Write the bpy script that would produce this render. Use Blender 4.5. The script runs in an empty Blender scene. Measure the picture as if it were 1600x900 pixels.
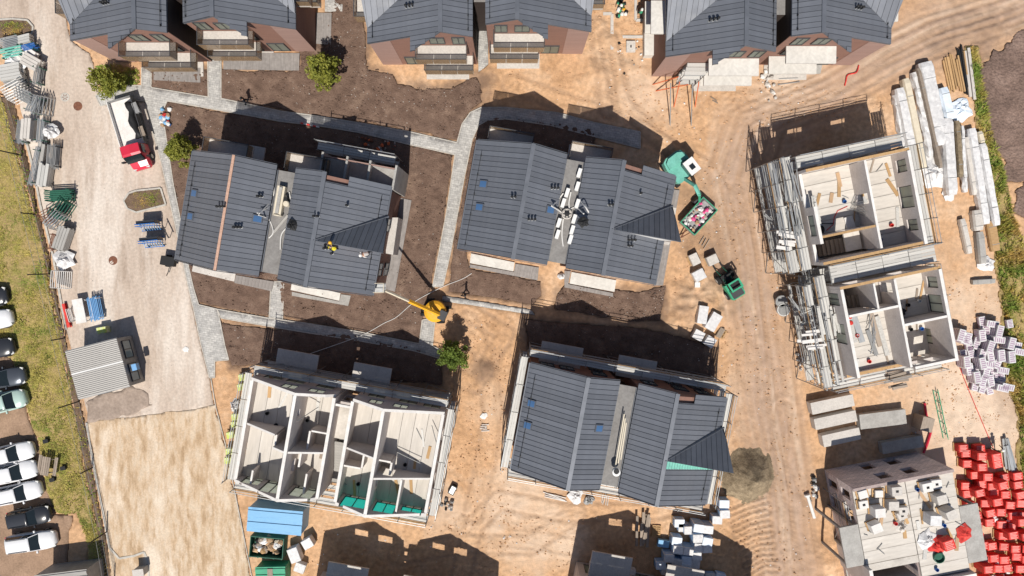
import bpy, bmesh, math, random
import numpy as np
from mathutils import Vector, Matrix, noise as mnoise
from mathutils.geometry import delaunay_2d_cdt
random.seed(7)
R = math.radians
PI = math.pi
scene = bpy.context.scene
COL = scene.collection

# ---------------------------------------------------------------- camera
CAM_H = 65.0
FOC = 1066.7            # focal length in photo pixels (photo 1600 x 900)
TILT = R(-2.15)         # a hair off straight down
cam_d = bpy.data.cameras.new('camera')
cam_d.sensor_fit = 'HORIZONTAL'
cam_d.angle_x = 2 * math.atan(800 / FOC)
cam_d.clip_end = 2000
cam = bpy.data.objects.new('camera', cam_d)
COL.objects.link(cam)
cam.location = (0, 0, CAM_H)
cam.rotation_euler = (TILT, 0, 0)
scene.camera = cam

# ---------------------------------------------------------------- sky, sun, exposure
SUN_DIR = Vector((0.035, 0.685, -1.0)).normalized()      # the way the light travels
elev = math.asin(-SUN_DIR.z)
world = bpy.data.worlds.new('World')
scene.world = world
world.use_nodes = True
wn = world.node_tree
bg = wn.nodes['Background']
sky = wn.nodes.new('ShaderNodeTexSky')
sky.sky_type = 'NISHITA'
sky.sun_disc = False
sky.sun_elevation = elev
sky.sun_rotation = R(183)
wn.links.new(sky.outputs[0], bg.inputs[0])
bg.inputs[1].default_value = 0.068
sun_d = bpy.data.lights.new('sun', 'SUN')
sun_d.energy = 4.6
sun_d.angle = R(0.5)
sun_d.color = (1.0, 0.95, 0.87)
sun = bpy.data.objects.new('sun', sun_d)
COL.objects.link(sun)
sun.location = (0, -40, 60)
sun.rotation_euler = SUN_DIR.to_track_quat('-Z', 'Y').to_euler()
vs = scene.view_settings
vs.view_transform = 'Standard'
vs.look = 'None'
vs.gamma = 1.0
vs.exposure = 0.17
vs.use_curve_mapping = False

# ---------------------------------------------------------------- survey: photo pixel + height -> place on site
_c, _s = math.cos(TILT), math.sin(TILT)
def P(px, py, z=0.0):
    x = (px - 800) / FOC
    y = -(py - 450) / FOC
    y2 = y * _c + _s
    d2 = y * _s - _c
    t = (z - CAM_H) / d2
    return Vector((x * t, y2 * t, z))
def P2(px, py, z=0.0):
    v = P(px, py, z)
    return (v.x, v.y)

# ---------------------------------------------------------------- materials
MATS = {}
def lin(r, g, b):
    f = lambda c: (c / 255 / 12.92) if c / 255 <= 0.04045 else ((c / 255 + 0.055) / 1.055) ** 2.4
    return (f(r), f(g), f(b))
def mat(name, c1, c2=None, c3=None, scale=1.0, rough=0.8, metal=0.0, bump=0.0, bscale=None, world_co=False,
        detail=6, contrast=(0.35, 0.65), spec=0.3, objvar=0.0, stretch=None, fine=0.0, fscale=14.0, alpha=None, trans=0.0, bdist=0.05, macro=None):
    m = bpy.data.materials.new(name)
    m.use_nodes = True
    nt = m.node_tree
    N, L = nt.nodes, nt.links
    b = N['Principled BSDF']
    b.inputs['Roughness'].default_value = rough
    b.inputs['Metallic'].default_value = metal
    b.inputs['Specular IOR Level'].default_value = spec
    if trans:
        b.inputs['Transmission Weight'].default_value = trans
    if alpha is not None:
        b.inputs['Alpha'].default_value = alpha
    c2 = c2 or tuple(x * 0.82 for x in c1)
    if world_co:
        co = N.new('ShaderNodeNewGeometry').outputs['Position']
    else:
        co = N.new('ShaderNodeTexCoord').outputs['Object']
    if stretch:
        mp = N.new('ShaderNodeMapping')
        mp.inputs['Scale'].default_value = stretch[:3]
        if len(stretch) > 3:
            mp.inputs['Rotation'].default_value = (0, 0, stretch[3])
        L.new(co, mp.inputs[0]); co2 = mp.outputs[0]
    else:
        co2 = co
    nz = N.new('ShaderNodeTexNoise')
    nz.inputs['Scale'].default_value = scale
    nz.inputs['Detail'].default_value = detail
    nz.inputs['Roughness'].default_value = 0.62
    L.new(co2, nz.inputs['Vector'])
    rp = N.new('ShaderNodeValToRGB')
    e = rp.color_ramp.elements
    e[0].position = contrast[0]; e[0].color = (*c2, 1)
    e[1].position = contrast[1]; e[1].color = (*c1, 1)
    if c3:
        k = e.new((contrast[0] + contrast[1]) / 2); k.color = (*c3, 1)
    L.new(nz.outputs['Fac'], rp.inputs[0])
    out = rp.outputs[0]
    if macro:      # broad patches of another tone: (colour, scale, lower, upper)
        n3 = N.new('ShaderNodeTexNoise'); n3.inputs['Scale'].default_value = macro[1]; n3.inputs['Detail'].default_value = 7; n3.inputs['Roughness'].default_value = .68
        L.new(co2, n3.inputs['Vector'])
        m3 = N.new('ShaderNodeMapRange'); m3.inputs[1].default_value = macro[2]; m3.inputs[2].default_value = macro[3]
        L.new(n3.outputs['Fac'], m3.inputs[0])
        mm = N.new('ShaderNodeMix'); mm.data_type = 'RGBA'
        L.new(m3.outputs[0], mm.inputs['Factor']); L.new(out, mm.inputs['A']); mm.inputs['B'].default_value = (*macro[0], 1)
        out = mm.outputs['Result']
    if fine:
        n2 = N.new('ShaderNodeTexNoise')
        n2.inputs['Scale'].default_value = fscale
        n2.inputs['Detail'].default_value = 4
        L.new(co, n2.inputs['Vector'])
        mr = N.new('ShaderNodeMapRange')
        mr.inputs[1].default_value = 0.3; mr.inputs[2].default_value = 0.7
        mr.inputs[3].default_value = 1 - fine; mr.inputs[4].default_value = 1 + fine
        L.new(n2.outputs['Fac'], mr.inputs[0])
        mx = N.new('ShaderNodeVectorMath'); mx.operation = 'SCALE'
        L.new(out, mx.inputs[0]); L.new(mr.outputs[0], mx.inputs['Scale'])
        out = mx.outputs[0]
    if objvar:
        oi = N.new('ShaderNodeObjectInfo')
        mr = N.new('ShaderNodeMapRange')
        mr.inputs[3].default_value = 1 - objvar; mr.inputs[4].default_value = 1 + objvar
        L.new(oi.outputs['Random'], mr.inputs[0])
        mx = N.new('ShaderNodeVectorMath'); mx.operation = 'SCALE'
        L.new(out, mx.inputs[0]); L.new(mr.outputs[0], mx.inputs['Scale'])
        out = mx.outputs[0]
    L.new(out, b.inputs['Base Color'])
    if bump:
        nb = N.new('ShaderNodeTexNoise')
        nb.inputs['Scale'].default_value = bscale or scale * 6
        nb.inputs['Detail'].default_value = 6
        L.new(co2 if stretch else co, nb.inputs['Vector'])
        bp = N.new('ShaderNodeBump')
        bp.inputs['Strength'].default_value = bump
        bp.inputs['Distance'].default_value = bdist
        L.new(nb.outputs['Fac'], bp.inputs['Height'])
        L.new(bp.outputs[0], b.inputs['Normal'])
    MATS[name] = m
    return m
def glassmat(name, c, rough=0.05, alpha=1.0):
    m = mat(name, c, tuple(x * .8 for x in c), scale=.5, rough=rough, spec=0.6)
    if alpha < 1:
        m.node_tree.nodes['Principled BSDF'].inputs['Alpha'].default_value = alpha
    return m

# ground
mat('sand', (.59, .37, .215), (.42, .245, .13), (.525, .32, .18), scale=.35, world_co=True, rough=.95, bump=.7, bscale=11, contrast=(.3, .68), fine=.2, fscale=2.6, detail=10, bdist=.08, macro=((.63, .445, .30), .16, .5, .7))
mat('road', (.53, .44, .365), (.37, .29, .23), (.475, .385, .315), scale=.5, world_co=True, rough=.95, bump=.5, bscale=14, contrast=(.3, .66), fine=.12, fscale=4, detail=11, stretch=(1.6, .3, 1, R(14)), bdist=.05, macro=((.62, .545, .475), .16, .48, .62))
mat('haul', (.46, .29, .19), (.35, .21, .135), scale=.35, world_co=True, rough=.95, bump=.6, bscale=5, contrast=(.3, .7), fine=.15, fscale=3, detail=9, stretch=(1.6, .45, 1, R(6)), bdist=.12)
mat('yard', (.57, .455, .335), (.38, .26, .155), (.51, .375, .25), scale=1.1, world_co=True, rough=.95, bump=.5, bscale=12, contrast=(.36, .60), fine=.12, fscale=7, detail=11, bdist=.05, stretch=(1.5, .4, 1, R(12)), macro=((.66, .555, .44), .22, .5, .62))
mat('soil', (.20, .135, .102), (.105, .068, .052), (.155, .102, .077), scale=.9, world_co=True, rough=1, bump=.9, bscale=10, contrast=(.28, .7), fine=.25, fscale=14, detail=10, spec=.1, bdist=.09, macro=((.27, .19, .14), .45, .56, .8))
mat('soil_pale', (.27, .19, .155), (.12, .083, .068), (.19, .13, .105), scale=.28, world_co=True, rough=1, bump=1.0, bscale=4, contrast=(.3, .68), fine=.25, fscale=6, detail=10, spec=.1, bdist=.18)
mat('verge', (.36, .28, .10), (.21, .20, .05), (.33, .24, .11), scale=.6, world_co=True, rough=1, bump=.7, bscale=8, contrast=(.3, .68), fine=.3, fscale=7, detail=9, spec=.1)
mat('strip', (.19, .125, .085), (.10, .07, .045), scale=1.2, world_co=True, rough=1, bump=.8, bscale=8, fine=.25, fscale=8)
mat('damp', (.36, .285, .235), (.27, .21, .17), scale=.8, world_co=True, rough=1, bump=.5, bscale=9, fine=.15, fscale=4)
mat('slab_pale', (.64, .615, .57), (.54, .515, .475), scale=.9, rough=.85, fine=.08, fscale=4, bump=.08)
mat('carpark', (.36, .24, .165), (.25, .165, .11), scale=.5, world_co=True, rough=1, bump=.5, bscale=7, fine=.15, fscale=6)
mat('pale_sand', (.58, .42, .29), (.46, .31, .20), scale=.6, world_co=True, rough=1, bump=.6, bscale=6, fine=.12, fscale=5, bdist=.12)
mat('grit', (.30, .235, .155), (.16, .122, .078), scale=1.5, world_co=True, rough=1, bump=1, bscale=9, fine=.25, fscale=10)
def paver_mat():
    m = mat('paver', (.50, .485, .455), (.36, .35, .335), (.45, .435, .41), scale=2.2, world_co=True, rough=.9, bump=.2, bscale=12, contrast=(.3, .7), fine=.16, fscale=8)
    nt = m.node_tree; N, L = nt.nodes, nt.links
    b = N['Principled BSDF']
    src = b.inputs['Base Color'].links[0].from_socket
    g = N.new('ShaderNodeNewGeometry')
    br = N.new('ShaderNodeTexBrick')
    br.inputs['Scale'].default_value = 1.0
    br.inputs['Brick Width'].default_value = .42
    br.inputs['Row Height'].default_value = .21
    br.inputs['Mortar Size'].default_value = .012
    br.inputs['Color1'].default_value = (1.08, 1.08, 1.08, 1)
    br.inputs['Color2'].default_value = (.84, .84, .85, 1)
    br.inputs['Mortar'].default_value = (.6, .6, .6, 1)
    mp = N.new('ShaderNodeMapping'); mp.inputs['Rotation'].default_value = (0, 0, R(10))
    L.new(g.outputs['Position'], mp.inputs[0]); L.new(mp.outputs[0], br.inputs['Vector'])
    mx = N.new('ShaderNodeVectorMath'); mx.operation = 'MULTIPLY'
    L.new(src, mx.inputs[0]); L.new(br.outputs['Color'], mx.inputs[1]); L.new(mx.outputs[0], b.inputs['Base Color'])
paver_mat()
mat('kerb', (.52, .49, .44), (.40, .37, .33), scale=2, rough=.9, bump=.1, world_co=True)
# buildings
mat('roofmetal', (.158, .168, .192), (.138, .147, .170), scale=.7, rough=.5, metal=.2, spec=.4, objvar=.11, bump=.05, bscale=2, contrast=(.3, .7), fine=.07, fscale=1.2, macro=((.20, .205, .22), .5, .54, .8))
mat('roofcap', (.15, .16, .185), (.12, .13, .15), scale=1, rough=.5, metal=.3)
mat('darkmetal', (.045, .05, .062), (.035, .04, .05), rough=.5)
mat('membrane', (.235, .225, .215), (.19, .18, .172), (.215, .205, .197), scale=1.2, rough=.9, fine=.1, fscale=5, bump=.1)
mat('clad', (.27, .150, .115), (.225, .125, .098), scale=.8, rough=.75, stretch=(.4, .4, 9), fine=.06)
mat('clad_pale', (.36, .235, .20), (.31, .20, .17), scale=.8, rough=.75, stretch=(.4, .4, 9), fine=.06)
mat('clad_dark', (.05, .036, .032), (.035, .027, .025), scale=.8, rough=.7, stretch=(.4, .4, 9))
mat('white', (.74, .73, .71), (.66, .65, .63), scale=1.5, rough=.7, fine=.06)
mat('frame_dark', (.06, .06, .065), rough=.5)
mat('frame_white', (.66, .66, .64), rough=.5)
glassmat('glass', (.16, .22, .25))
glassmat('skylight', (.07, .15, .30), rough=.08)
glassmat('pane_pale', (.42, .46, .40), rough=.15, alpha=.6)
glassmat('pane_teal', (.08, .62, .56), rough=.25, alpha=.82)
glassmat('bronze', (.34, .225, .12), rough=.12, alpha=.55)
mat('concrete', (.56, .525, .485), (.43, .40, .37), (.52, .485, .445), scale=.7, rough=.9, bump=.12, bscale=9, fine=.10, fscale=6, contrast=(.28, .66), objvar=.04, detail=9)
mat('concrete_grey', (.40, .385, .36), (.31, .295, .275), scale=1.1, rough=.9, bump=.1, fine=.10, fscale=7, objvar=.06)
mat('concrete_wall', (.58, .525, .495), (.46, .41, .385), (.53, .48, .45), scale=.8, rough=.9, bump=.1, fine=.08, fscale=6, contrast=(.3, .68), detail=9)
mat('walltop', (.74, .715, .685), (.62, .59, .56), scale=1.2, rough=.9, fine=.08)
mat('floor_lit', (.60, .56, .51), (.41, .375, .335), (.53, .49, .44), scale=.8, rough=.9, bump=.1, fine=.08, fscale=5, contrast=(.28, .64), objvar=.06, detail=9)  # pale concrete of the shells' floor planks, slabs and landings
mat('deck', (.29, .265, .25), (.22, .20, .188), scale=1.4, rough=.85, stretch=(6, .5, 1), fine=.12, fscale=4, objvar=.05)
mat('block', (.36, .29, .275), (.29, .235, .222), scale=3, rough=.95, objvar=.12, fine=.08)
mat('wood', (.50, .32, .16), (.38, .235, .11), scale=2, rough=.85, stretch=(8, 1, 1), objvar=.15)
mat('wood_old', (.34, .28, .225), (.25, .20, .16), scale=2, rough=.9, stretch=(8, 1, 1), objvar=.2)
mat('steel', (.52, .53, .53), (.38, .39, .395), scale=3, rough=.45, metal=.6, objvar=.12)
mat('steel_dull', (.33, .33, .325), (.24, .24, .24), scale=3, rough=.6, metal=.3, objvar=.15)
mat('scaf_deck', (.58, .565, .535), (.44, .43, .405), scale=2, rough=.7, metal=.15, objvar=.14, stretch=(1, 8, 1), fine=.1)
mat('scaf_pole', (.30, .30, .295), (.22, .22, .22), rough=.5, metal=.4, objvar=.12)
mat('rust', (.22, .095, .055), (.14, .06, .04), scale=4, rough=.9)
mat('red', (.66, .06, .05), (.48, .04, .035), (.60, .055, .045), scale=2.2, rough=.75, objvar=.2, fine=.14, fscale=4, spec=.15, macro=((.62, .22, .17), 1.6, .55, .8))
mat('red_paint', (.58, .03, .06), (.50, .025, .05), scale=.5, rough=.3, spec=.5)
mat('orange', (.70, .16, .06), rough=.6)
mat('black', (.02, .02, .021), (.014, .014, .015), rough=.6)
mat('tyre', (.022, .022, .022), rough=.9)
mat('carglass', (.018, .026, .03), rough=.06, spec=.6)
mat('car_white', (.76, .76, .77), (.73, .73, .74), scale=.4, rough=.25, spec=.5)
mat('car_dark', (.035, .038, .045), (.03, .032, .038), scale=.4, rough=.25, spec=.5)
mat('car_grey', (.10, .115, .135), (.09, .10, .12), scale=.4, rough=.25, metal=.4)
mat('car_green', (.42, .55, .50), (.40, .52, .47), scale=.4, rough=.25, spec=.5)
mat('yellow', (.80, .42, .03), (.70, .35, .03), scale=1.5, rough=.45)
mat('green', (.05, .36, .20), (.04, .28, .16), scale=1.5, rough=.5, fine=.1)
mat('mint', (.17, .47, .39), (.12, .36, .29), scale=1.5, rough=.5, fine=.1)
mat('green_dark', (.03, .13, .085), (.02, .09, .06), scale=2, rough=.6)
mat('blue', (.17, .38, .62), (.12, .30, .53), (.20, .42, .65), scale=.8, rough=.45, fine=.06, contrast=(.25, .7))
mat('blue_deep', (.03, .14, .42), (.025, .11, .34), rough=.5, objvar=.15)
mat('blue_print', (.20, .42, .72), rough=.5)
mat('film', (.70, .69, .685), (.54, .53, .53), scale=3.5, rough=.35, bump=.35, bscale=5, objvar=.05, bdist=.08)
mat('film_blue', (.72, .78, .84), (.60, .68, .77), scale=2, rough=.4, bump=.3, bscale=5, objvar=.06)
mat('cardboard', (.46, .31, .19), (.38, .25, .15), rough=.9, objvar=.15)
mat('cream', (.66, .59, .46), (.56, .49, .38), rough=.6, scale=3)
mat('hose', (.70, .68, .65), rough=.5)
mat('sheet_ribbed', (.56, .53, .49), (.47, .445, .41), scale=.6, rough=.5, metal=.2, fine=.05)
mat('lime', (.52, .60, .12), (.60, .62, .42), scale=2.5, rough=.6, contrast=(.42, .56))
mat('skin', (.48, .29, .20), rough=.6)
mat('cloth_dark', (.018, .02, .028), rough=.9)
mat('cloth_hi', (.75, .65, .04), rough=.8)
mat('pink', (.72, .10, .28), (.60, .08, .22), rough=.7)
mat('seamstrip', (.52, .33, .25), (.42, .26, .19), scale=6, rough=.9, fine=.2)
mat('rubble', (.50, .46, .42), (.30, .27, .24), scale=5, rough=1, objvar=.25)
# foliage
def leafmat(name, c1, c2):
    m = mat(name, c1, c2, scale=1.3, rough=.6, contrast=(.35, .65), fine=.2, fscale=6)
    return m
leafmat('leaf_yellow', (.34, .33, .06), (.15, .175, .03))
leafmat('leaf_green', (.20, .27, .05), (.10, .15, .03))
leafmat('leaf_bright', (.15, .24, .035), (.08, .15, .02))
mat('grass_blade', (.46, .37, .11), (.22, .26, .05), (.38, .33, .085), scale=.35, world_co=True, rough=.8, contrast=(.35, .65), fine=.3, fscale=3)
mat('weed_blade', (.20, .29, .05), (.50, .34, .10), (.30, .30, .06), scale=.45, world_co=True, rough=.8, contrast=(.38, .6), fine=.25, fscale=2.5)
def translucent(name, c, f):
    nt = MATS[name].node_tree; N, L = nt.nodes, nt.links
    o = N['Material Output']; src = o.inputs['Surface'].links[0].from_socket
    tr = N.new('ShaderNodeBsdfTranslucent'); tr.inputs['Color'].default_value = (*c, 1)
    mx = N.new('ShaderNodeMixShader'); mx.inputs[0].default_value = f
    L.new(src, mx.inputs[1]); L.new(tr.outputs[0], mx.inputs[2]); L.new(mx.outputs[0], o.inputs['Surface'])
translucent('pane_teal', (.12, .80, .72), .6)
translucent('pane_pale', (.62, .66, .58), .45)
for q_ in ('leaf_yellow', 'leaf_green'): translucent(q_, (.30, .34, .05), .3)
mat('bark', (.10, .07, .05), (.06, .045, .03), scale=6, rough=1)

# ---------------------------------------------------------------- mesh helpers
class MB:
    """collects shapes, becomes ONE mesh"""
    def __init__(s):
        s.v = []; s.f = []; s.m = []; s.mats = []
    def mi(s, m):
        if m is None:
            return 0
        if m not in s.mats:
            s.mats.append(m)
        return s.mats.index(m)
    def poly(s, pts, m=None):
        i = len(s.v); s.v += [tuple(p) for p in pts]
        s.f.append(tuple(range(i, i + len(pts)))); s.m.append(s.mi(m))
    def prism(s, pts, z0, z1, m=None, mtop=None):
        n = len(pts); i = len(s.v)
        a = sum(pts[k][0] * pts[(k + 1) % n][1] - pts[(k + 1) % n][0] * pts[k][1] for k in range(n))
        if a < 0: pts = pts[::-1]
        f0 = (lambda p: z0) if not callable(z0) else z0
        f1 = (lambda p: z1) if not callable(z1) else z1
        s.v += [(p[0], p[1], f0(p)) for p in pts] + [(p[0], p[1], f1(p)) for p in pts]
        k0 = s.mi(m); k1 = s.mi(mtop or m)
        s.f.append(tuple(i + k for k in range(n))[::-1]); s.m.append(k0)
        s.f.append(tuple(i + n + k for k in range(n))); s.m.append(k1)
        for k in range(n):
            j = (k + 1) % n
            s.f.append((i + k, i + j, i + n + j, i + n + k)); s.m.append(k0)
    def box(s, x0, x1, y0, y1, z0, z1, m=None, mtop=None):
        s.prism([(x0, y0), (x1, y0), (x1, y1), (x0, y1)], z0, z1, m, mtop)
    def obox(s, c, size, rz=0.0, m=None, tilt=None):
        M = Matrix.Rotation(rz, 4, 'Z')
        if tilt: M = M @ Matrix.Rotation(tilt, 4, 'X')
        i = len(s.v); c = Vector(c)
        for sx in (-.5, .5):
            for sy in (-.5, .5):
                for sz in (-.5, .5):
                    s.v.append(tuple(c + M @ Vector((sx * size[0], sy * size[1], sz * size[2]))))
        k = s.mi(m)
        for f in ((0, 1, 3, 2), (4, 6, 7, 5), (0, 4, 5, 1), (2, 3, 7, 6), (0, 2, 6, 4), (1, 5, 7, 3)):
            s.f.append(tuple(i + q for q in f)); s.m.append(k)
    def tube(s, path, r, n=6, m=None, cap=True, r2=None):
        path = [Vector(p) for p in path]; i = len(s.v); k = s.mi(m); L = len(path)
        for j, p in enumerate(path):
            d = (path[min(j + 1, L - 1)] - path[max(j - 1, 0)])
            if d.length < 1e-6: d = Vector((0, 0, 1))
            d.normalize()
            a = d.orthogonal().normalized() if abs(d.z) > .95 else d.cross(Vector((0, 0, 1))).normalized()
            b = d.cross(a)
            rr = r if r2 is None else r + (r2 - r) * j / max(1, L - 1)
            for q in range(n):
                t = 2 * PI * q / n
                s.v.append(tuple(p + a * math.cos(t) * rr + b * math.sin(t) * rr))
        for j in range(L - 1):
            for q in range(n):
                w = (q + 1) % n
                s.f.append((i + j * n + q, i + j * n + w, i + (j + 1) * n + w, i + (j + 1) * n + q)); s.m.append(k)
        if cap:
            s.f.append(tuple(i + q for q in range(n))[::-1]); s.m.append(k)
            s.f.append(tuple(i + (L - 1) * n + q for q in range(n))); s.m.append(k)
    def lathe(s, c, prof, n=12, m=None, axis='Z'):
        i = len(s.v); k = s.mi(m)
        for (r, z) in prof:
            for q in range(n):
                t = 2 * PI * q / n
                p = (r * math.cos(t), r * math.sin(t), z)
                if axis == 'Y': p = (p[0], p[2], p[1])
                if axis == 'X': p = (p[2], p[0], p[1])
                s.v.append((c[0] + p[0], c[1] + p[1], c[2] + p[2]))
        for j in range(len(prof) - 1):
            for q in range(n):
                w = (q + 1) % n
                s.f.append((i + j * n + q, i + j * n + w, i + (j + 1) * n + w, i + (j + 1) * n + q)); s.m.append(k)
        s.f.append(tuple(i + q for q in range(n))[::-1]); s.m.append(k)
        s.f.append(tuple(i + (len(prof) - 1) * n + q for q in range(n))); s.m.append(k)
    def mesh(s, name, m=None, smooth=False):
        me = bpy.data.meshes.new(name)
        me.from_pydata(s.v, [], s.f)
        mats = s.mats or [m]
        if m and m not in mats: mats = [m] + mats if not s.mats else mats
        for q in mats:
            me.materials.append(MATS[q or m])
        if len(mats) > 1:
            me.polygons.foreach_set('material_index', s.m)
        bm = bmesh.new(); bm.from_mesh(me)
        bmesh.ops.recalc_face_normals(bm, faces=bm.faces)
        bm.to_mesh(me); bm.free()
        if smooth:
            me.polygons.foreach_set('use_smooth', [True] * len(me.polygons))
        return me
    def build(s, name, m=None, parent=None, loc=(0, 0, 0), rz=0.0, smooth=False):
        return put(name, s.mesh(name, m, smooth), parent, loc, rz)
def put(name, me, parent=None, loc=(0, 0, 0), rz=0.0, M=None):
    o = bpy.data.objects.new(name, me)
    COL.objects.link(o)
    if M is not None: o.matrix_basis = M
    else:
        o.location = loc; o.rotation_euler = (0, 0, rz)
    if parent: o.parent = parent
    return o
def tag(o, label, cat, group=None, kind=None):
    if label: o['label'] = label
    if cat: o['category'] = cat
    if group: o['group'] = group
    if kind: o['kind'] = kind
    return o
def thing(name, label, cat, loc=(0, 0, 0), rz=0.0, group=None):
    o = bpy.data.objects.new(name, None)
    o.empty_display_size = .3
    COL.objects.link(o)
    o.location = loc; o.rotation_euler = (0, 0, rz)
    return tag(o, label, cat, group)
def dup(root, loc, rz, label=None, group=None):
    r = root.copy(); COL.objects.link(r); r.location = loc; r.rotation_euler = (0, 0, rz)
    if label: r['label'] = label
    if group: r['group'] = group
    for ch in list(root.children):
        c = ch.copy(); COL.objects.link(c); c.parent = r
        for g in list(ch.children):
            d = g.copy(); COL.objects.link(d); d.parent = c
    return r
UNIT = {}
def unit(kind, m):
    k = (kind, m)
    if k not in UNIT:
        b = MB()
        if kind == 'pole': b.lathe((0, 0, 0), [(1, 0), (1, 1)], 6)
        else: b.box(-.5, .5, -.5, .5, 0, 1)
        UNIT[k] = b.mesh(kind + '_' + m, m)
    return UNIT[k]
def pole(name, p0, p1, r, m, parent):
    p0 = Vector(p0); d = Vector(p1) - p0
    q = d.to_track_quat('Z', 'Y').to_matrix().to_4x4()
    return put(name, unit('pole', m), parent, M=Matrix.Translation(p0) @ q @ Matrix.Diagonal((r, r, d.length, 1)))
def slab(name, c, size, rz, m, parent, tilt=0.0):
    """a plain board: centre of its underside, size, heading"""
    return put(name, unit('box', m), parent, M=Matrix.Translation(Vector(c)) @ Matrix.Rotation(rz, 4, 'Z') @ Matrix.Rotation(tilt, 4, 'X') @ Matrix.Diagonal((size[0], size[1], size[2], 1)))

# ---------------------------------------------------------------- human figures (grown first, while the scene is still small)
BODY = {}
def body_mesh(stride=.35, bend=0.0, arm=.2):
    k = (stride, bend, arm)
    if k in BODY: return BODY[k]
    vs_ = []; es = []; rs = []
    def add(p, r, par=None):
        vs_.append(p); rs.append(r)
        if par is not None: es.append((par, len(vs_) - 1))
        return len(vs_) - 1
    bx = math.sin(bend)
    pel = add((0, 0, .95), .14); ab = add((.12 * bx * 2, 0, 1.15), .14, pel); ch = add((.3 * bx * 1.6, 0, 1.38 - .12 * bx), .16, ab); nk = add((.42 * bx * 1.6, 0, 1.52 - .18 * bx), .06, ch); hd = add((.48 * bx * 1.6 + .01, 0, 1.64 - .2 * bx), .10, nk); add((.5 * bx * 1.6 + .01, 0, 1.74 - .22 * bx), .085, hd)
    for s in (-1, 1):
        hip = add((0, s * .1, .9), .095, pel); kn = add((s * stride * .45 + .05, s * .11, .5), .07, hip); an = add((s * stride, s * .11, .09), .045, kn); add((s * stride + .17, s * .12, .04), .04, an)
        sh = add((.3 * bx * 1.6, s * .2, 1.42 - .12 * bx), .07, ch); el = add((.3 * bx * 1.6 - s * arm * .5, s * .27, 1.16 - .1 * bx), .05, sh); wr = add((.3 * bx * 1.6 - s * arm + .12, s * .27, .94), .035, el); add((.3 * bx * 1.6 - s * arm + .18, s * .265, .85), .035, wr)
    me = bpy.data.meshes.new('person'); me.from_pydata(vs_, es, [])
    ob = bpy.data.objects.new('tmp', me); COL.objects.link(ob)
    ob.modifiers.new('s', 'SKIN'); sb = ob.modifiers.new('u', 'SUBSURF'); sb.levels = 1
    for i, r in enumerate(rs): me.skin_vertices[0].data[i].radius = (r, r * .95)
    me.skin_vertices[0].data[0].use_root = True
    dg = bpy.context.evaluated_depsgraph_get(); m2 = bpy.data.meshes.new_from_object(ob.evaluated_get(dg))
    bpy.data.objects.remove(ob)
    BODY[k] = m2
    return m2
for k_ in ((.35, 0.0, .2), (.2, .6, .2), (.2, .5, .2), (.2, .7, .2), (.25, 0.0, .2), (.25, .4, .2), (.25, .5, .2)): body_mesh(*k_)
def nth(i): return ('first', 'second', 'third', 'fourth', 'fifth', 'sixth', 'seventh', 'eighth', 'ninth', 'tenth', 'eleventh', 'twelfth', 'thirteenth', 'fourteenth', 'fifteenth')[i]
def rows_of(spots, gap):
    """row number and place in the row for a list of photo spots"""
    order = sorted(range(len(spots)), key=lambda i: spots[i][1]); rows = [[order[0]]]
    for i in order[1:]:
        if spots[i][1] - spots[rows[-1][0]][1] > gap: rows.append([i])
        else: rows[-1].append(i)
    out = {}
    for r, row in enumerate(rows):
        for c, i in enumerate(sorted(row, key=lambda i: spots[i][0])): out[i] = (nth(r), nth(c))
    return out
# ================================================================ GROUND
rng = np.random.default_rng(3)
_LAT = rng.random((256, 256))
def vnoise(x, y, freq, seed=0):
    x = np.asarray(x) * freq + seed * 17.3 + 1000; y = np.asarray(y) * freq + seed * 9.1 + 1000
    xi = np.floor(x).astype(int); yi = np.floor(y).astype(int)
    fx = x - xi; fy = y - yi
    fx = fx * fx * (3 - 2 * fx); fy = fy * fy * (3 - 2 * fy)
    g = lambda a, b: _LAT[a % 256, b % 256]
    return (g(xi, yi) * (1 - fx) * (1 - fy) + g(xi + 1, yi) * fx * (1 - fy) + g(xi, yi + 1) * (1 - fx) * fy + g(xi + 1, yi + 1) * fx * fy) * 2 - 1
def fbm(x, y, freq, octs=4, seed=0):
    t = 0; a = 1; n = 0
    for k in range(octs):
        t = t + a * vnoise(x, y, freq * 2 ** k, seed + k); n += a; a *= .55
    return t / n
def inpoly(x, y, poly):
    r = np.zeros(x.shape, bool); n = len(poly); j = n - 1
    for i in range(n):
        xi, yi = poly[i]; xj, yj = poly[j]
        c = ((yi > y) != (yj > y)) & (x < (xj - xi) * (y - yi) / (yj - yi + 1e-12) + xi)
        r ^= c; j = i
    return r
def polydist(x, y, pts):
    d = np.full(x.shape, 1e9); s = np.zeros(x.shape)
    for (a, b) in zip(pts[:-1], pts[1:]):
        ax, ay = a; bx, by = b; dx, dy = bx - ax, by - ay; L2 = dx * dx + dy * dy + 1e-9
        t = np.clip(((x - ax) * dx + (y - ay) * dy) / L2, 0, 1)
        ex = x - (ax + t * dx); ey = y - (ay + t * dy)
        dd = np.hypot(ex, ey); side = np.sign(ex * dy - ey * dx)
        m = dd < d
        d = np.where(m, dd, d); s = np.where(m, side * dd, s)
    return d, s
def pxs(pts, z=0.0):
    return [P2(a, b, z) for a, b in pts]
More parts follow.
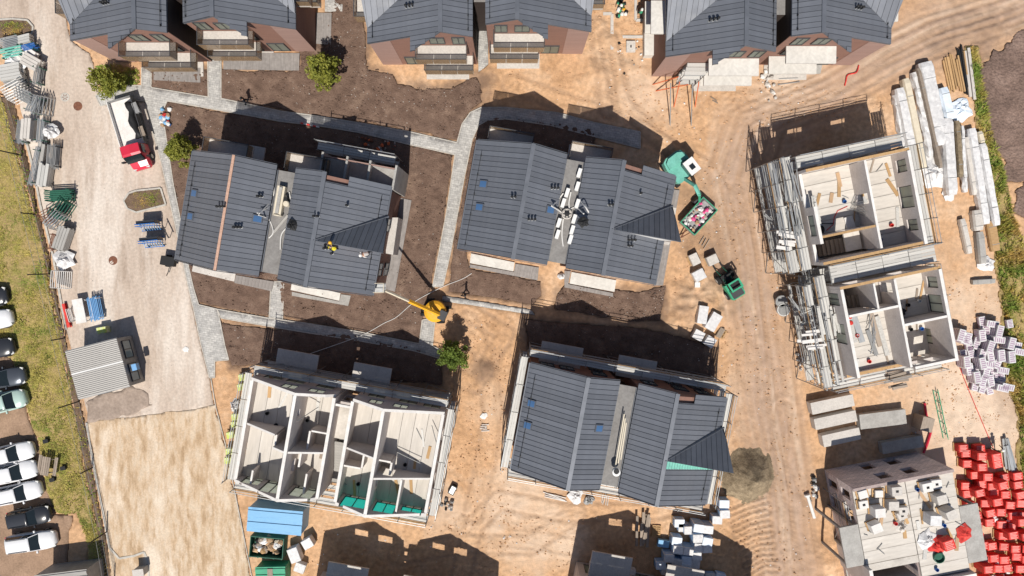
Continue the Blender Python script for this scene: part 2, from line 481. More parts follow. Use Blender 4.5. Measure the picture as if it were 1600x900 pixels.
def ragged(poly, step=.35, amp=.12, seed=0):
    out = []
    n = len(poly)
    for i in range(n):
        a = Vector(poly[i]); b = Vector(poly[(i + 1) % n]); L = (b - a).length
        k = max(1, int(L / step)); nr = Vector(((b - a).y, -(b - a).x)).normalized() if L > 0 else Vector((0, 0))
        for q in range(k):
            p = a.lerp(b, q / k)
            o = float(fbm(p.x, p.y, .9, 3, seed)) * amp * 2 if amp else 0
            out.append((p.x + nr.x * o, p.y + nr.y * o))
    return out
SHEETS = []          # polygons under which the loose sand is scooped away
def sheet(name, px, m, z, amp=.12, grid=.3, relief=.0, rfreq=1.2, edge_drop=True, seed=0, step=.35, scoop=True):
    poly = ragged(pxs(px), step, amp, seed)
    xs = [p[0] for p in poly]; ys = [p[1] for p in poly]
    pts = [Vector(p) for p in poly]; nb = len(pts)
    if grid:
        gx, gy = np.meshgrid(np.arange(min(xs), max(xs), grid), np.arange(min(ys), max(ys), grid))
        gx = gx + (rng.random(gx.shape) - .5) * grid * .5; gy = gy + (rng.random(gy.shape) - .5) * grid * .5
        ins = inpoly(gx, gy, poly)
        pts += [Vector((float(a), float(b))) for a, b in zip(gx[ins], gy[ins])]
    v, e, f, _, _, _ = delaunay_2d_cdt(pts, [(i, (i + 1) % nb) for i in range(nb)], [], 1, 1e-4)
    vx = np.array([p.x for p in v]); vy = np.array([p.y for p in v])
    zz = np.full(len(v), z)
    if relief:
        d, _s2 = polydist(vx, vy, poly + [poly[0]])
        w = np.clip(d / .5, 0, 1)
        zz = zz + relief * (fbm(vx, vy, rfreq, 4, seed) + .35) * w
    n0 = len(v)
    V = [(float(a), float(b), float(c)) for a, b, c in zip(vx, vy, zz)]
    F_ = [tuple(q) for q in f]
    # skirt so the sheet has an edge
    key = {}
    for i, p in enumerate(V): key[(round(p[0], 3), round(p[1], 3))] = i
    ring = [key.get((round(p[0], 3), round(p[1], 3))) for p in poly]
    ring = [r for r in ring if r is not None]
    low = []
    for r in ring:
        low.append(len(V)); V.append((V[r][0], V[r][1], -.12))
    for i in range(len(ring)):
        j = (i + 1) % len(ring)
        F_.append((ring[i], low[i], low[j], ring[j]))
    me = bpy.data.meshes.new(name); me.from_pydata(V, [], F_); me.materials.append(MATS[m])
    bm = bmesh.new(); bm.from_mesh(me); bmesh.ops.recalc_face_normals(bm, faces=bm.faces)
    up = sum(fc.normal.z * fc.calc_area() for fc in bm.faces)
    if up < 0: bmesh.ops.reverse_faces(bm, faces=bm.faces)
    bm.to_mesh(me); bm.free()
    me.polygons.foreach_set('use_smooth', [True] * len(me.polygons))
    o = put(name, me)
    o['kind'] = 'structure'
    if scoop: SHEETS.append(poly)
    return o
def edging(name, pxline, z=.09, w=.14, closed=False, parent=None, world=False):
    """kerb stones along a line: every stone is a piece of its own"""
    pts = [Vector(p) for p in (pxline if world else pxs(pxline))]
    if closed: pts.append(pts[0])
    k = 0
    for a, b in zip(pts[:-1], pts[1:]):
        d = b - a; L = d.length
        n = max(1, round(L / 1.0)); rz = math.atan2(d.y, d.x)
        for i in range(n):
            c = a.lerp(b, (i + .5) / n)
            slab('kerb_stone', (c.x, c.y, -.1), (L / n - .015, w, z + .1 + random.uniform(-.006, .006)), rz, 'kerb', parent); k += 1

# the gravel road on the left and the bare yard below it
road = sheet('road', [(-300, -60), (93, -60), (100, 20), (110, 64), (140, 84), (148, 112), (158, 165), (190, 158), (226, 160), (238, 205), (252, 255), (262, 300), (272, 345), (284, 400), (290, 430), (300, 478), (312, 535), (326, 590), (334, 636), (240, 650), (140, 662), (118, 570), (104, 515), (84, 400), (64, 320), (52, 260), (40, 200), (28, 150), (18, 110), (2, 70), (-300, 40)], 'road', .02, amp=.06, grid=.35, relief=.03, rfreq=.5, seed=1)
yard = sheet('yard', [(138, 659), (240, 647), (335, 633), (350, 690), (364, 760), (378, 830), (395, 915), (180, 930), (172, 880), (160, 800), (148, 720)], 'yard', .05, amp=.14, grid=.3, relief=.05, rfreq=.6, seed=2)
verge = sheet('verge', [(-300, 140), (2, 150), (10, 190), (30, 250), (52, 330), (70, 410), (86, 490), (100, 560), (112, 620), (124, 690), (134, 745), (148, 810), (160, 870), (170, 930), (130, 930), (140, 860), (120, 800), (88, 800), (72, 760), (60, 690), (42, 640), (20, 560), (-300, 440)], 'verge', .03, amp=.2, grid=.4, relief=.08, rfreq=1, seed=3)
strip = sheet('planting_strip', [(2, 152), (20, 150), (30, 195), (44, 260), (60, 330), (76, 400), (98, 515), (112, 575), (132, 662), (142, 725), (156, 800), (166, 850), (178, 930), (171, 930), (161, 870), (149, 810), (135, 745), (125, 690), (113, 620), (101, 560), (87, 490), (71, 410), (53, 330), (31, 250), (11, 190)], 'strip', .034, amp=.05, grid=.4, relief=.07, rfreq=1.5, seed=4)
damp = sheet('damp_patch', [(134, 628), (150, 622), (206, 606), (228, 618), (240, 636), (205, 650), (150, 660), (140, 660)], 'damp', .056, amp=.3, grid=.4, seed=6, scoop=False)
carpark = sheet('car_park', [(-300, 440), (18, 562), (40, 642), (58, 690), (70, 762), (86, 802), (112, 806), (100, 930), (-300, 930)], 'carpark', .02, amp=.12, grid=.5, relief=.03, seed=5)
# dark soil beds
SB = [
 ('soil_bed', [(520, -40), (558, -40), (572, 74), (575, 108), (601, 110), (612, 117), (622, 134), (652, 137), (700, 138), (714, 134), (722, 130), (743, 122), (751, 133), (753, 160), (738, 168), (724, 192), (716, 220), (640, 203), (560, 190), (500, 180), (440, 172), (346, 152), (346, 110), (468, 110), (472, 40), (518, 30)]),
 ('soil_bed', [(237, 108), (326, 108), (326, 150), (237, 135)]),
 ('soil_bed', [(262, 160), (330, 172), (440, 192), (560, 207), (706, 243), (700, 300), (688, 370), (675, 440), (664, 472), (655, 534), (560, 515), (445, 495), (430, 440), (424, 440), (420, 494), (310, 472), (302, 445), (296, 425), (282, 340), (272, 290), (256, 210), (252, 175)]),
 ('soil_bed', [(748, 192), (775, 180), (850, 190), (930, 200), (925, 240), (750, 240), (740, 330), (726, 395), (735, 420), (845, 440), (846, 462), (832, 474), (700, 456), (716, 340), (730, 260)]),
 ('soil_bed', [(884, 445), (1000, 458), (1040, 446), (1036, 470), (1032, 500), (990, 502), (868, 482), (872, 460)]),
 ('soil_bed', [(347, 505), (430, 515), (540, 520), (648, 545), (690, 560), (690, 600), (560, 590), (400, 570), (362, 572), (350, 540)]),
 ('soil_bed', [(820, 500), (1010, 515), (1110, 540), (1120, 600), (980, 590), (830, 555)]),
]
for i, (n, px) in enumerate(SB):
    sheet(n, px, 'soil', .05, amp=.10 if i else .2, grid=.17, relief=.11, rfreq=2.2, seed=10 + i, step=.2)
sheet('soil_field', [(1532, 92), (1560, 80), (1590, 50), (1640, 20), (1900, -20), (1900, 380), (1592, 330), (1590, 300), (1600, 285), (1572, 275), (1560, 240), (1540, 150)], 'soil_pale', .04, amp=.6, grid=.25, relief=.16, rfreq=.8, seed=20)
weedbed = sheet('weed_bank', [(1508, 72), (1526, 72), (1534, 120), (1548, 200), (1566, 260), (1580, 330), (1600, 380), (1900, 420), (1900, 930), (1592, 930), (1592, 760), (1590, 650), (1572, 600), (1566, 500), (1556, 420), (1546, 330), (1530, 230), (1518, 140)], 'verge', .035, amp=.2, grid=.35, relief=.14, rfreq=1.1, seed=21)
# paved footpaths (pale setts) with kerb stones
PV = [
 [(150, 150), (162, 142), (196, 134), (222, 134), (222, 106), (237, 106), (237, 137), (326, 152), (325, 92), (346, 92), (346, 154), (440, 174), (500, 182), (560, 192), (640, 206), (714, 223), (722, 194), (735, 176), (752, 168), (790, 168), (870, 176), (930, 192), (1000, 206), (1000, 232), (930, 214), (860, 196), (790, 186), (762, 188), (748, 196), (738, 218), (726, 275), (715, 335), (704, 395), (692, 448), (676, 448), (686, 395), (698, 330), (708, 262), (711, 242), (640, 226), (560, 207), (500, 197), (440, 190), (330, 170), (262, 158), (254, 175), (262, 225), (271, 285), (282, 340), (296, 420), (303, 450), (311, 476), (340, 483), (344, 500), (352, 540), (358, 562), (336, 564), (336, 590), (328, 590), (314, 535), (302, 478), (291, 430), (285, 400), (273, 345), (263, 300), (253, 255), (239, 205), (228, 165), (228, 158), (190, 157), (158, 166)],
 [(340, 483), (420, 497), (480, 505), (560, 518), (655, 537), (660, 500), (680, 496), (676, 540), (690, 548), (688, 560), (648, 548), (560, 532), (470, 518), (346, 497)],
 [(424, 440), (444, 440), (442, 500), (421, 496)],
 [(742, -30), (760, -30), (763, 100), (748, 112)],
 [(508, -40), (536, -40), (535, 18), (508, 18)],
 [(692, 462), (830, 484), (836, 492), (690, 470)],
]
for i, px in enumerate(PV):
    o = sheet('footpath', px, 'paver', .075, amp=.03, grid=.6, seed=40 + i, step=.5)
    if i in (0, 1, 2):
        edging('kerb_stone', px, z=.10, w=.09, closed=True, parent=o)
edging('kerb_stone', [(36, 196), (52, 260), (64, 320), (84, 400), (104, 515)], z=.13, w=.2, parent=road)
edging('kerb_stone', [(136, 660), (146, 720), (160, 790), (172, 855), (187, 872), (210, 868), (226, 862), (234, 880), (232, 920)], z=.13, w=.2, parent=yard)
edging('kerb_stone', [(330, 590), (338, 636), (352, 690), (366, 760), (380, 830), (396, 910)], z=.12, w=.08, parent=yard)
# the two little islands in the road
def island(px, label):
    o = sheet('kerbed_island', px, 'strip', .10, amp=.02, grid=.3, relief=.05, seed=60, scoop=False)
    edging('kerb_stone', px, z=.15, w=.16, closed=True, parent=o)
    del o['kind']
    tag(o, label, 'traffic island')
    return o
island([(202, 302), (214, 298), (252, 294), (260, 320), (214, 332), (200, 326), (194, 314)], 'small kerbed planting island with weedy soil beside blue pallet trolleys')
island([(-40, 34), (20, 30), (44, 32), (53, 42), (52, 52), (44, 57), (4, 62), (-40, 62)], 'rounded kerbed planting island at the top of the gravel road')
# the loose sand everywhere else: one fine sheet reaching the horizon
GX = np.arange(-56, 56.01, .15); GY = np.arange(-34, 34.01, .15)
gx, gy = np.meshgrid(GX, GY)
z = .035 * fbm(gx, gy, .35, 4, 5) + .04 * fbm(gx, gy, 1.6, 4, 9)
rutm = np.zeros_like(gx)
for (cx, cy, rr, am) in ((960, 70, 3.5, .16), (985, 150, 4, .08), (1190, 560, 5, .05), (1220, 760, 6, .06), (760, 560, 4, .10), (730, 830, 5, .06), (1060, 420, 4, .14), (1090, 480, 4, .2), (1240, 860, 5, .1), (1440, 80, 5, .12), (1560, 60, 5, .2), (1180, 850, 4, .08), (640, 850, 5, .06)):
    c = P(cx, cy); w = np.clip(1.3 - np.hypot(gx - c.x, gy - c.y) / rr, 0, 1)
    z += am * w * (np.abs(fbm(gx, gy, 1.1, 4, int(cx))) * 1.6 - .35)
def tracks(px, depth, half, w, lug=0.0):
    global z, rutm
    d, s = polydist(gx, gy, pxs(px))
    for off in (-half, half):
        e = np.abs(s - off)
        rut = np.exp(-(e / w) ** 2)
        rutm = np.maximum(rutm, rut * min(1, depth / .06))
        z -= depth * rut * (1 + lug * np.sin(gy * 14 + gx * 9))
        z += depth * .55 * np.exp(-((e - w * 1.9) / (w * .7)) ** 2)
HAUL = [(1700, -40), (1560, 20), (1460, 50), (1380, 90), (1300, 140), (1180, 190), (1150, 280), (1170, 400), (1190, 520), (1200, 640), (1220, 760), (1240, 930)]
for k, o in enumerate((-26, -8, 14, 30)):
    tracks([(a + o + 6 * math.sin(b / 60 + k), b + o * .3) for a, b in HAUL], .05 + .02 * (k % 2), .95, .2, .4)
tracks([(800, 130), (880, 160), (980, 190), (1100, 260), (1150, 330)], .05, .9, .2, .3)
tracks([(950, 60), (960, 110), (975, 160), (1010, 200), (1060, 240)], .10, .8, .28, .5)
tracks([(935, 40), (945, 110), (950, 170)], .09, .8, .3, .5)
tracks([(720, 900), (740, 820), (780, 780), (880, 800), (1000, 800), (1100, 780)], .06, .9, .2, .5)
tracks([(730, 500), (760, 560), (770, 640), (760, 720), (740, 800)], .05, .9, .22, .4)
tracks([(720, 480), (790, 520), (740, 600), (720, 590)], .06, .8, .2, .4)
tracks([(620, 870), (720, 850), (830, 850), (900, 800)], .05, .9, .2, .5)
rt = random.Random(5)
for k in range(26):      # lighter wheel marks wandering over the open sand
    zone = rt.choice(((730, 500, 790, 800), (690, 780, 1000, 860), (820, 110, 1180, 200), (1120, 200, 1230, 880), (1100, 200, 1240, 880), (1060, 130, 1400, 180)))
    a = [rt.uniform(zone[0], zone[2]), rt.uniform(zone[1], zone[3])]; c = [rt.uniform(zone[0], zone[2]), rt.uniform(zone[1], zone[3])]
    m_ = [(a[0] + c[0]) / 2 + rt.uniform(-25, 25), (a[1] + c[1]) / 2 + rt.uniform(-25, 25)]
    tracks([a, [(a[0] + m_[0]) / 2 + rt.uniform(-5, 5), (a[1] + m_[1]) / 2], m_, [(c[0] + m_[0]) / 2, (c[1] + m_[1]) / 2 + rt.uniform(-5, 5)], c], .028, .85, .15, .8)
for k in range(7):
    tracks([(1140 + k * 5, 800 + k * 17), (1165 + k * 5, 790 + k * 16), (1195 + k * 3, 780 + k * 18)], .10, .3, .16, .8)
tracks([(1225, 640), (1215, 720), (1250, 800), (1270, 900)], .06, .8, .2, .5)
def mound(cx, cy, rpx, hgt, rough=.35, sy=1.0):
    global z
    c = P(cx, cy); d = np.hypot(gx - c.x, (gy - c.y) / sy) / (rpx / 16.4)
    n = fbm(gx, gy, .9, 4, int(cx))
    z += np.clip(1 - d + rough * n, 0, None) ** 1.2 * hgt * (d < 1.6)
mound(935, 115, 28, .5); mound(955, 60, 22, .3); mound(1090, 470, 50, .7, .5); mound(1060, 500, 34, .4, .5); mound(1120, 490, 34, .5, .6); mound(760, 575, 18, .35); mound(1290, 880, 45, .5); mound(980, 100, 20, .3)
mound(610, 820, 60, .15); mound(905, 130, 20, .2); mound(1240, 480, 20, .3)
zz = z.copy()
for poly in SHEETS:
    xs = [p[0] for p in poly]; ys = [p[1] for p in poly]
    i0, i1 = np.searchsorted(GX, [min(xs), max(xs)]); j0, j1 = np.searchsorted(GY, [min(ys), max(ys)])
    if i1 <= i0 or j1 <= j0: continue
    sub = inpoly(gx[j0:j1, i0:i1], gy[j0:j1, i0:i1], poly)
    zz[j0:j1, i0:i1] = np.where(sub, -.25, zz[j0:j1, i0:i1])
z = zz
edge = np.minimum(np.minimum(gx + 56, 56 - gx), np.minimum(gy + 34, 34 - gy))
z = np.where(edge < .2, 0, z)
nx, ny = len(GX), len(GY)
V = np.stack([gx, gy, z], -1).reshape(-1, 3)
ii = (np.arange(ny - 1)[:, None] * nx + np.arange(nx - 1)[None, :]).reshape(-1)
Q = np.stack([ii, ii + 1, ii + nx + 1, ii + nx], -1)
far = 900.0
ring_in = [(-56, -34), (56, -34), (56, 34), (-56, 34)]
nV = len(V)
V = np.concatenate([V, np.array([(-far, -far, 0), (far, -far, 0), (far, far, 0), (-far, far, 0)] + [(a, b, 0) for a, b in ring_in])])
Q2 = [[nV + i, nV + (i + 1) % 4, nV + 4 + (i + 1) % 4, nV + 4 + i] for i in range(4)]
Q = np.concatenate([Q, np.array(Q2)])
gm = bpy.data.meshes.new('ground')
gm.vertices.add(len(V)); gm.vertices.foreach_set('co', V.astype(np.float32).reshape(-1))
gm.loops.add(len(Q) * 4); gm.loops.foreach_set('vertex_index', Q.astype(np.int32).reshape(-1))
gm.polygons.add(len(Q)); gm.polygons.foreach_set('loop_start', np.arange(len(Q), dtype=np.int32) * 4)
gm.update(calc_edges=True)
gm.polygons.foreach_set('use_smooth', [True] * len(Q))
# what the ground is made of, place by place: driven haul road, pale builder's sand, spilt topsoil
dh, _ = polydist(gx, gy, pxs(HAUL))
haul = np.clip(1.25 - dh / 3.0 + .5 * fbm(gx, gy, .35, 4, 31), 0, 1)
streak = vnoise(_ * 2.4, gy * .10 + gx * .05, 1.0, 3) * .6 + vnoise(_ * 5.5, gy * .2, 1.0, 8) * .4
rutm = np.clip(rutm * (.75 + .5 * fbm(gx, gy, 1.3, 3, 77)), 0, 1)
c = P(1520, 640); pale = np.clip(1.3 - np.hypot((gx - c.x) / 7.5, (gy - c.y) / 14) + .35 * fbm(gx, gy, .4, 4, 33), 0, 1)
for (cx, cy, rr, st) in ((800, 790, 4.5, .9), (850, 850, 5, .9), (1000, 150, 4, .6), (1230, 120, 3.5, .7), (700, 800, 3, .6), (1420, 430, 5, .6), (1500, 640, 5, .8), (770, 640, 3, .5)):
    c = P(cx, cy); pale = np.maximum(pale, st * np.clip(1.15 - np.hypot(gx - c.x, gy - c.y) / rr + .6 * fbm(gx, gy, .5, 4, int(cx)), 0, 1))
spill = np.zeros_like(gx)
for (cx, cy, rr) in ((745, 135, 2.0), (745, 170, 1.5), (700, 140, 1.0), (1180, 740, 2.6), (1160, 725, 2.2), (1060, 480, 2), (1100, 380, 3), (1120, 420, 2.6), (640, 510, 1.5), (760, 575, 1.4), (1540, 60, 4), (1480, 70, 2.5), (1590, 630, 2), (1080, 300, 2.5)):
    c = P(cx, cy); spill = np.maximum(spill, (.9 if cx < 1000 else .55) * np.clip(1.2 - np.hypot(gx - c.x, gy - c.y) / rr + .9 * fbm(gx, gy, .9, 4, int(cx)), 0, 1))
pale = np.clip(np.maximum(pale, np.clip(haul * streak * 1.1, 0, .8)), 0, 1)
for (n_, poly_) in SB:      # topsoil trodden out over the edges of the beds
    pw = pxs(poly_); d_, _q = polydist(gx, gy, pw + [pw[0]])
    spill = np.maximum(spill, np.clip(1.0 - d_ / .75 + .7 * fbm(gx, gy, 1.2, 3, 44), 0, 1) * .85)
for nm, arr in (('haul', haul), ('pale', pale), ('spill', spill), ('rut', rutm)):
    a = gm.attributes.new(nm, 'FLOAT', 'POINT')
    a.data.foreach_set('value', np.concatenate([arr.reshape(-1), np.zeros(8)]).astype(np.float32))
def ground_mat():
    m = MATS['sand']; nt = m.node_tree; N, L = nt.nodes, nt.links
    b = N['Principled BSDF']
    cur = b.inputs['Base Color'].links[0].from_socket
    for nm, col in (('haul', (.42, .30, .23)), ('pale', (.67, .53, .41)), ('spill', (.15, .10, .075)), ('rut', (.38, .245, .155))):
        at = N.new('ShaderNodeAttribute'); at.attribute_name = nm
        n2 = N.new('ShaderNodeTexNoise'); n2.inputs['Scale'].default_value = 1.1; n2.inputs['Detail'].default_value = 8
        g = N.new('ShaderNodeNewGeometry'); L.new(g.outputs['Position'], n2.inputs['Vector'])
        mr = N.new('ShaderNodeMapRange'); mr.inputs[1].default_value = .3; mr.inputs[2].default_value = .7; mr.inputs[3].default_value = .82; mr.inputs[4].default_value = 1.12
        L.new(n2.outputs['Fac'], mr.inputs[0])
        sc_ = N.new('ShaderNodeVectorMath'); sc_.operation = 'SCALE'; sc_.inputs[0].default_value = col
        L.new(mr.outputs[0], sc_.inputs['Scale'])
        mx = N.new('ShaderNodeMix'); mx.data_type = 'RGBA'
        mul = N.new('ShaderNodeMath'); mul.operation = 'MULTIPLY'; mul.inputs[1].default_value = .85
        L.new(at.outputs['Fac'], mul.inputs[0])
        L.new(mul.outputs[0], mx.inputs['Factor']); L.new(cur, mx.inputs['A']); L.new(sc_.outputs[0], mx.inputs['B'])
        cur = mx.outputs['Result']
    L.new(cur, b.inputs['Base Color'])
ground_mat()
gm.materials.append(MATS['sand'])
ground = put('ground', gm); ground['kind'] = 'structure'
# manhole covers
def manhole(px, py, m, label, zz=.03):
    b = MB(); c = P(px, py)
    b.lathe((0, 0, 0), [(.42, -.1), (.42, .02), (.36, .025), (.36, .012), (.3, .012)], 20, m)
    o = b.build('manhole_cover', m, loc=(c.x, c.y, zz)); f = MB()
    for k in range(6):
        f.obox((.2 * math.cos(k * PI / 3), .2 * math.sin(k * PI / 3), .016), (.18, .06, .012), k * PI / 3)
    f.build('rib', 'rust', o)
    tag(o, label, 'manhole cover', 'manhole covers in the road')
manhole(122, 166, 'rust', 'rusty round manhole cover in the road left of the red truck')
manhole(102, 152, 'kerb', 'faint sandy manhole cover near the scaffold stacks')
manhole(177, 407, 'rust', 'rusty round manhole cover in the middle of the gravel road')
manhole(245, 768, 'kerb', 'pale manhole cover in the yard, left of a pair')
manhole(260, 773, 'kerb', 'pale manhole cover in the yard, right of a pair')

# clods, stones and litter lying about: nobody could count them
def scatter(name, label, cat, polys, n, smin, smax, m, seed, zf=.05):
    r2 = np.random.default_rng(seed); V = []; F_ = []
    oct_ = [(1, 0, 0), (0, 1, 0), (-1, 0, 0), (0, -1, 0), (0, 0, .8), (0, 0, -.5)]
    fc = [(0, 1, 4), (1, 2, 4), (2, 3, 4), (3, 0, 4), (1, 0, 5), (2, 1, 5), (3, 2, 5), (0, 3, 5)]
    for poly, share in polys:
        poly = pxs(poly); xs = [p[0] for p in poly]; ys = [p[1] for p in poly]
        X = r2.uniform(min(xs), max(xs), int(n * share * 2.5)); Y = r2.uniform(min(ys), max(ys), len(X))
        ok = inpoly(X, Y, poly) & (fbm(X, Y, .7, 3, seed) + .5 * (r2.random(len(X)) - .5) > -.05); X = X[ok][:int(n * share)]; Y = Y[ok][:int(n * share)]
        for x, y in zip(X, Y):
            s = smin + (smax - smin) * r2.random() ** 3; a = r2.uniform(0, 6.28); ca, sa = math.cos(a), math.sin(a); i = len(V); j = r2.uniform(.6, 1.2, 6)
            V += [(x + s * q[k_] * 0 + s * (q[0] * ca - q[1] * sa) * j[k_], y + s * (q[0] * sa + q[1] * ca) * j[k_], zf + s * q[2] * j[k_]) for k_, q in enumerate(oct_) for q in (q,)] if False else [(x + s * (q[0] * ca - q[1] * sa) * j[k_], y + s * (q[0] * sa + q[1] * ca) * j[k_], zf + s * q[2] * j[k_]) for k_, q in enumerate(oct_)]
            F_ += [tuple(i + q for q in f) for f in fc]
    me = bpy.data.meshes.new(name); me.from_pydata(V, [], F_); me.materials.append(MATS[m])
    return tag(put(name, me), label, cat, None, 'stuff')
soilz = [(px, sh_) for (n_, px), sh_ in zip(SB, (.34, .03, .30, .12, .07, .07, .07))]
scatter('soil_clods', 'dark clods of topsoil strewn over the planting beds', 'clods', soilz, 9000, .03, .15, 'soil', 71, .1)
scatter('stones', 'small pale stones strewn over the dark topsoil', 'stones', soilz, 1500, .02, .07, 'rubble', 72, .12)
openz = [([(700, 480), (800, 500), (800, 860), (700, 860)], .15), ([(480, 830), (1000, 800), (1000, 900), (480, 900)], .12), ([(760, 110), (1200, 110), (1400, 170), (1180, 200), (1050, 230)], .18), ([(1060, 240), (1180, 200), (1280, 900), (1140, 900), (1050, 520)], .35), ([(1480, 430), (1590, 480), (1590, 700), (1400, 700)], .12), ([(900, 0), (1010, 0), (1000, 120), (900, 150)], .08)]
scatter('sand_clods', 'clods of sand thrown up by wheels across the site', 'clods', openz, 6500, .03, .13, 'sand', 73, .02)
scatter('site_litter', 'tiny pale scraps littered over the sand', 'litter', openz, 420, .03, .12, 'white', 74, .04)
scatter('gravel_crumbs', 'gravel crumbs along the road and yard', 'gravel', [([(60, 60), (140, 90), (330, 640), (140, 660)], .6), ([(145, 664), (335, 638), (395, 900), (180, 900)], .4)], 1800, .02, .06, 'rubble', 75, .03)
# ================================================================ BUILDINGS
PANEL = {}
def panel_mesh(L, w, L2=None, cut0=0.0, m='roofmetal'):
    """one standing-seam roof sheet: runs down-slope along +x from cut0, its upright seam along one edge"""
    k = (round(L, 2), round(w, 3), round(L2 if L2 is not None else L, 2), round(cut0, 2), m)
    if k not in PANEL:
        b = MB(); L2 = L if L2 is None else L2
        q = [(cut0, 0), (L, 0), (L2, w - .02), (cut0, w - .02)]
        b.prism(q, 0, .03, m)
        b.prism([(cut0, w - .02), (L2, w - .02), (L2, w), (cut0, w)], 0, .06, 'darkmetal')
        PANEL[k] = b.mesh('roof_panel')
    return PANEL[k]
def slope_panels(parent, ur, zr, ue, ze, v0, v1, w=.43, spans=None):
    """sheets from ridge to eave between v0 (south) and v1 (north); spans(v) -> (start, end) as fractions of the slope"""
    sg = 1 if ue > ur else -1
    run = abs(ue - ur); drop = zr - ze; L = math.hypot(run, drop); c, s = run / L, drop / L
    n = max(1, round((v1 - v0) / w)); w = (v1 - v0) / n
    X = Vector((sg * c, 0, -s)); Y = Vector((0, sg, 0)); Z = X.cross(Y)
    for i in range(n):
        a = v0 + i * w
        f0, f1 = spans(a + w / 2) if spans else (0, 1)
        if f1 - f0 < .03: continue
        org = Vector((ur, a if sg > 0 else a + w, zr))
        M = Matrix((X, Y, Z)).transposed().to_4x4(); M.translation = org
        put('roof_panel', panel_mesh(L * f1, w, None, L * f0), parent, M=M)
WIN = {}
def window(parent, c, w, h, rz, frame='frame_dark', pane='glass', mull=1, name='window', depth=.12):
    """frame proud of the wall; local -y looks outward"""
    k = (round(w, 2), round(h, 2), frame, mull, depth)
    if k not in WIN:
        b = MB(); t = .07
        b.box(-w / 2, -w / 2 + t, -depth, .02, -h / 2, h / 2); b.box(w / 2 - t, w / 2, -depth, .02, -h / 2, h / 2)
        b.box(-w / 2 + t, w / 2 - t, -depth, .02, -h / 2, -h / 2 + t); b.box(-w / 2 + t, w / 2 - t, -depth, .02, h / 2 - t, h / 2)
        for q in range(mull):
            x = -w / 2 + w * (q + 1) / (mull + 1)
            b.box(x - .035, x + .035, -depth + .004, .016, -h / 2 + t, h / 2 - t)
        WIN[k] = b.mesh('window', frame)
    o = put(name, WIN[k], parent, c, rz)
    kp = (k, pane)
    if kp not in WIN:
        b = MB(); b.box(-w / 2 + .03, w / 2 - .03, -depth / 2 - .012, -depth / 2 + .012, -h / 2 + .03, h / 2 - .03); WIN[kp] = b.mesh('pane', pane)
    put('pane', WIN[kp], o)
    return o
def balcony(parent, c, w, d, rz, railing='bronze', m='concrete', rail=True, thick=.22, n=3):
    """slab with glass railing; local -y looks outward, c = middle of its wall side, top of slab"""
    b = MB(); b.box(-w / 2, w / 2, -d, 0, -thick, 0)
    o = b.build('balcony', m, parent, c, rz)
    if rail:
        for i in range(n):
            b = MB(); x0 = -w / 2 + w * i / n + .02; x1 = -w / 2 + w * (i + 1) / n - .02
            b.box(x0, x1, -d - .03, -d - .005, -.35, 1.05); b.build('rail_panel', railing, o)
        for s in (-1, 1):
            b = MB(); b.box(s * w / 2 + .005, s * w / 2 + .03, -d, -.02, -.3, 1.05); b.build('rail_panel', railing, o)
        b = MB(); b.box(-w / 2 - .03, w / 2 + .03, -d - .05, -d + .01, 1.05, 1.1)
        for s in (-1, 1): b.box(s * w / 2 - .01, s * w / 2 + .04, -d + .01, -.02, 1.05, 1.1)
        b.build('handrail', 'frame_dark', o)
    return o
def wallseg(b, axis, c, a0, a1, t, z0, top, opens=(), breaks=(), m=None, mtop=None):
    """a wall along x or y with a sloping top and real openings"""
    cuts = sorted(set([a0, a1] + [x for o in opens for x in o[:2] if a0 < x < a1] + [x for x in breaks if a0 < x < a1]))
    tf = top if callable(top) else (lambda a: top)
    for p, q in zip(cuts[:-1], cuts[1:]):
        mid = (p + q) / 2
        holes = sorted((o[2], o[3]) for o in opens if o[0] - 1e-6 <= mid <= o[1] + 1e-6)
        z = z0; spans = []
        for (h0, h1) in holes:
            if h0 > z: spans.append((z, h0))
            z = max(z, h1)
        spans.append((z, None))
        for (s0, s1) in spans:
            if s1 is None and tf(mid) <= s0 + .02: continue
            f1 = s1 if s1 is not None else ((lambda P_: tf(P_[0])) if axis == 'x' else (lambda P_: tf(P_[1])))
            R_ = [(p, c - t / 2), (q, c - t / 2), (q, c + t / 2), (p, c + t / 2)] if axis == 'x' else [(c - t / 2, p), (c + t / 2, p), (c + t / 2, q), (c - t / 2, q)]
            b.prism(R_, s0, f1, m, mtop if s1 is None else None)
def local(root, px, py, z):
    p = P(px, py, z) - Vector(root.location)
    return Matrix.Rotation(-root.rotation_euler.z, 3, 'Z') @ Vector((p.x, p.y, z))

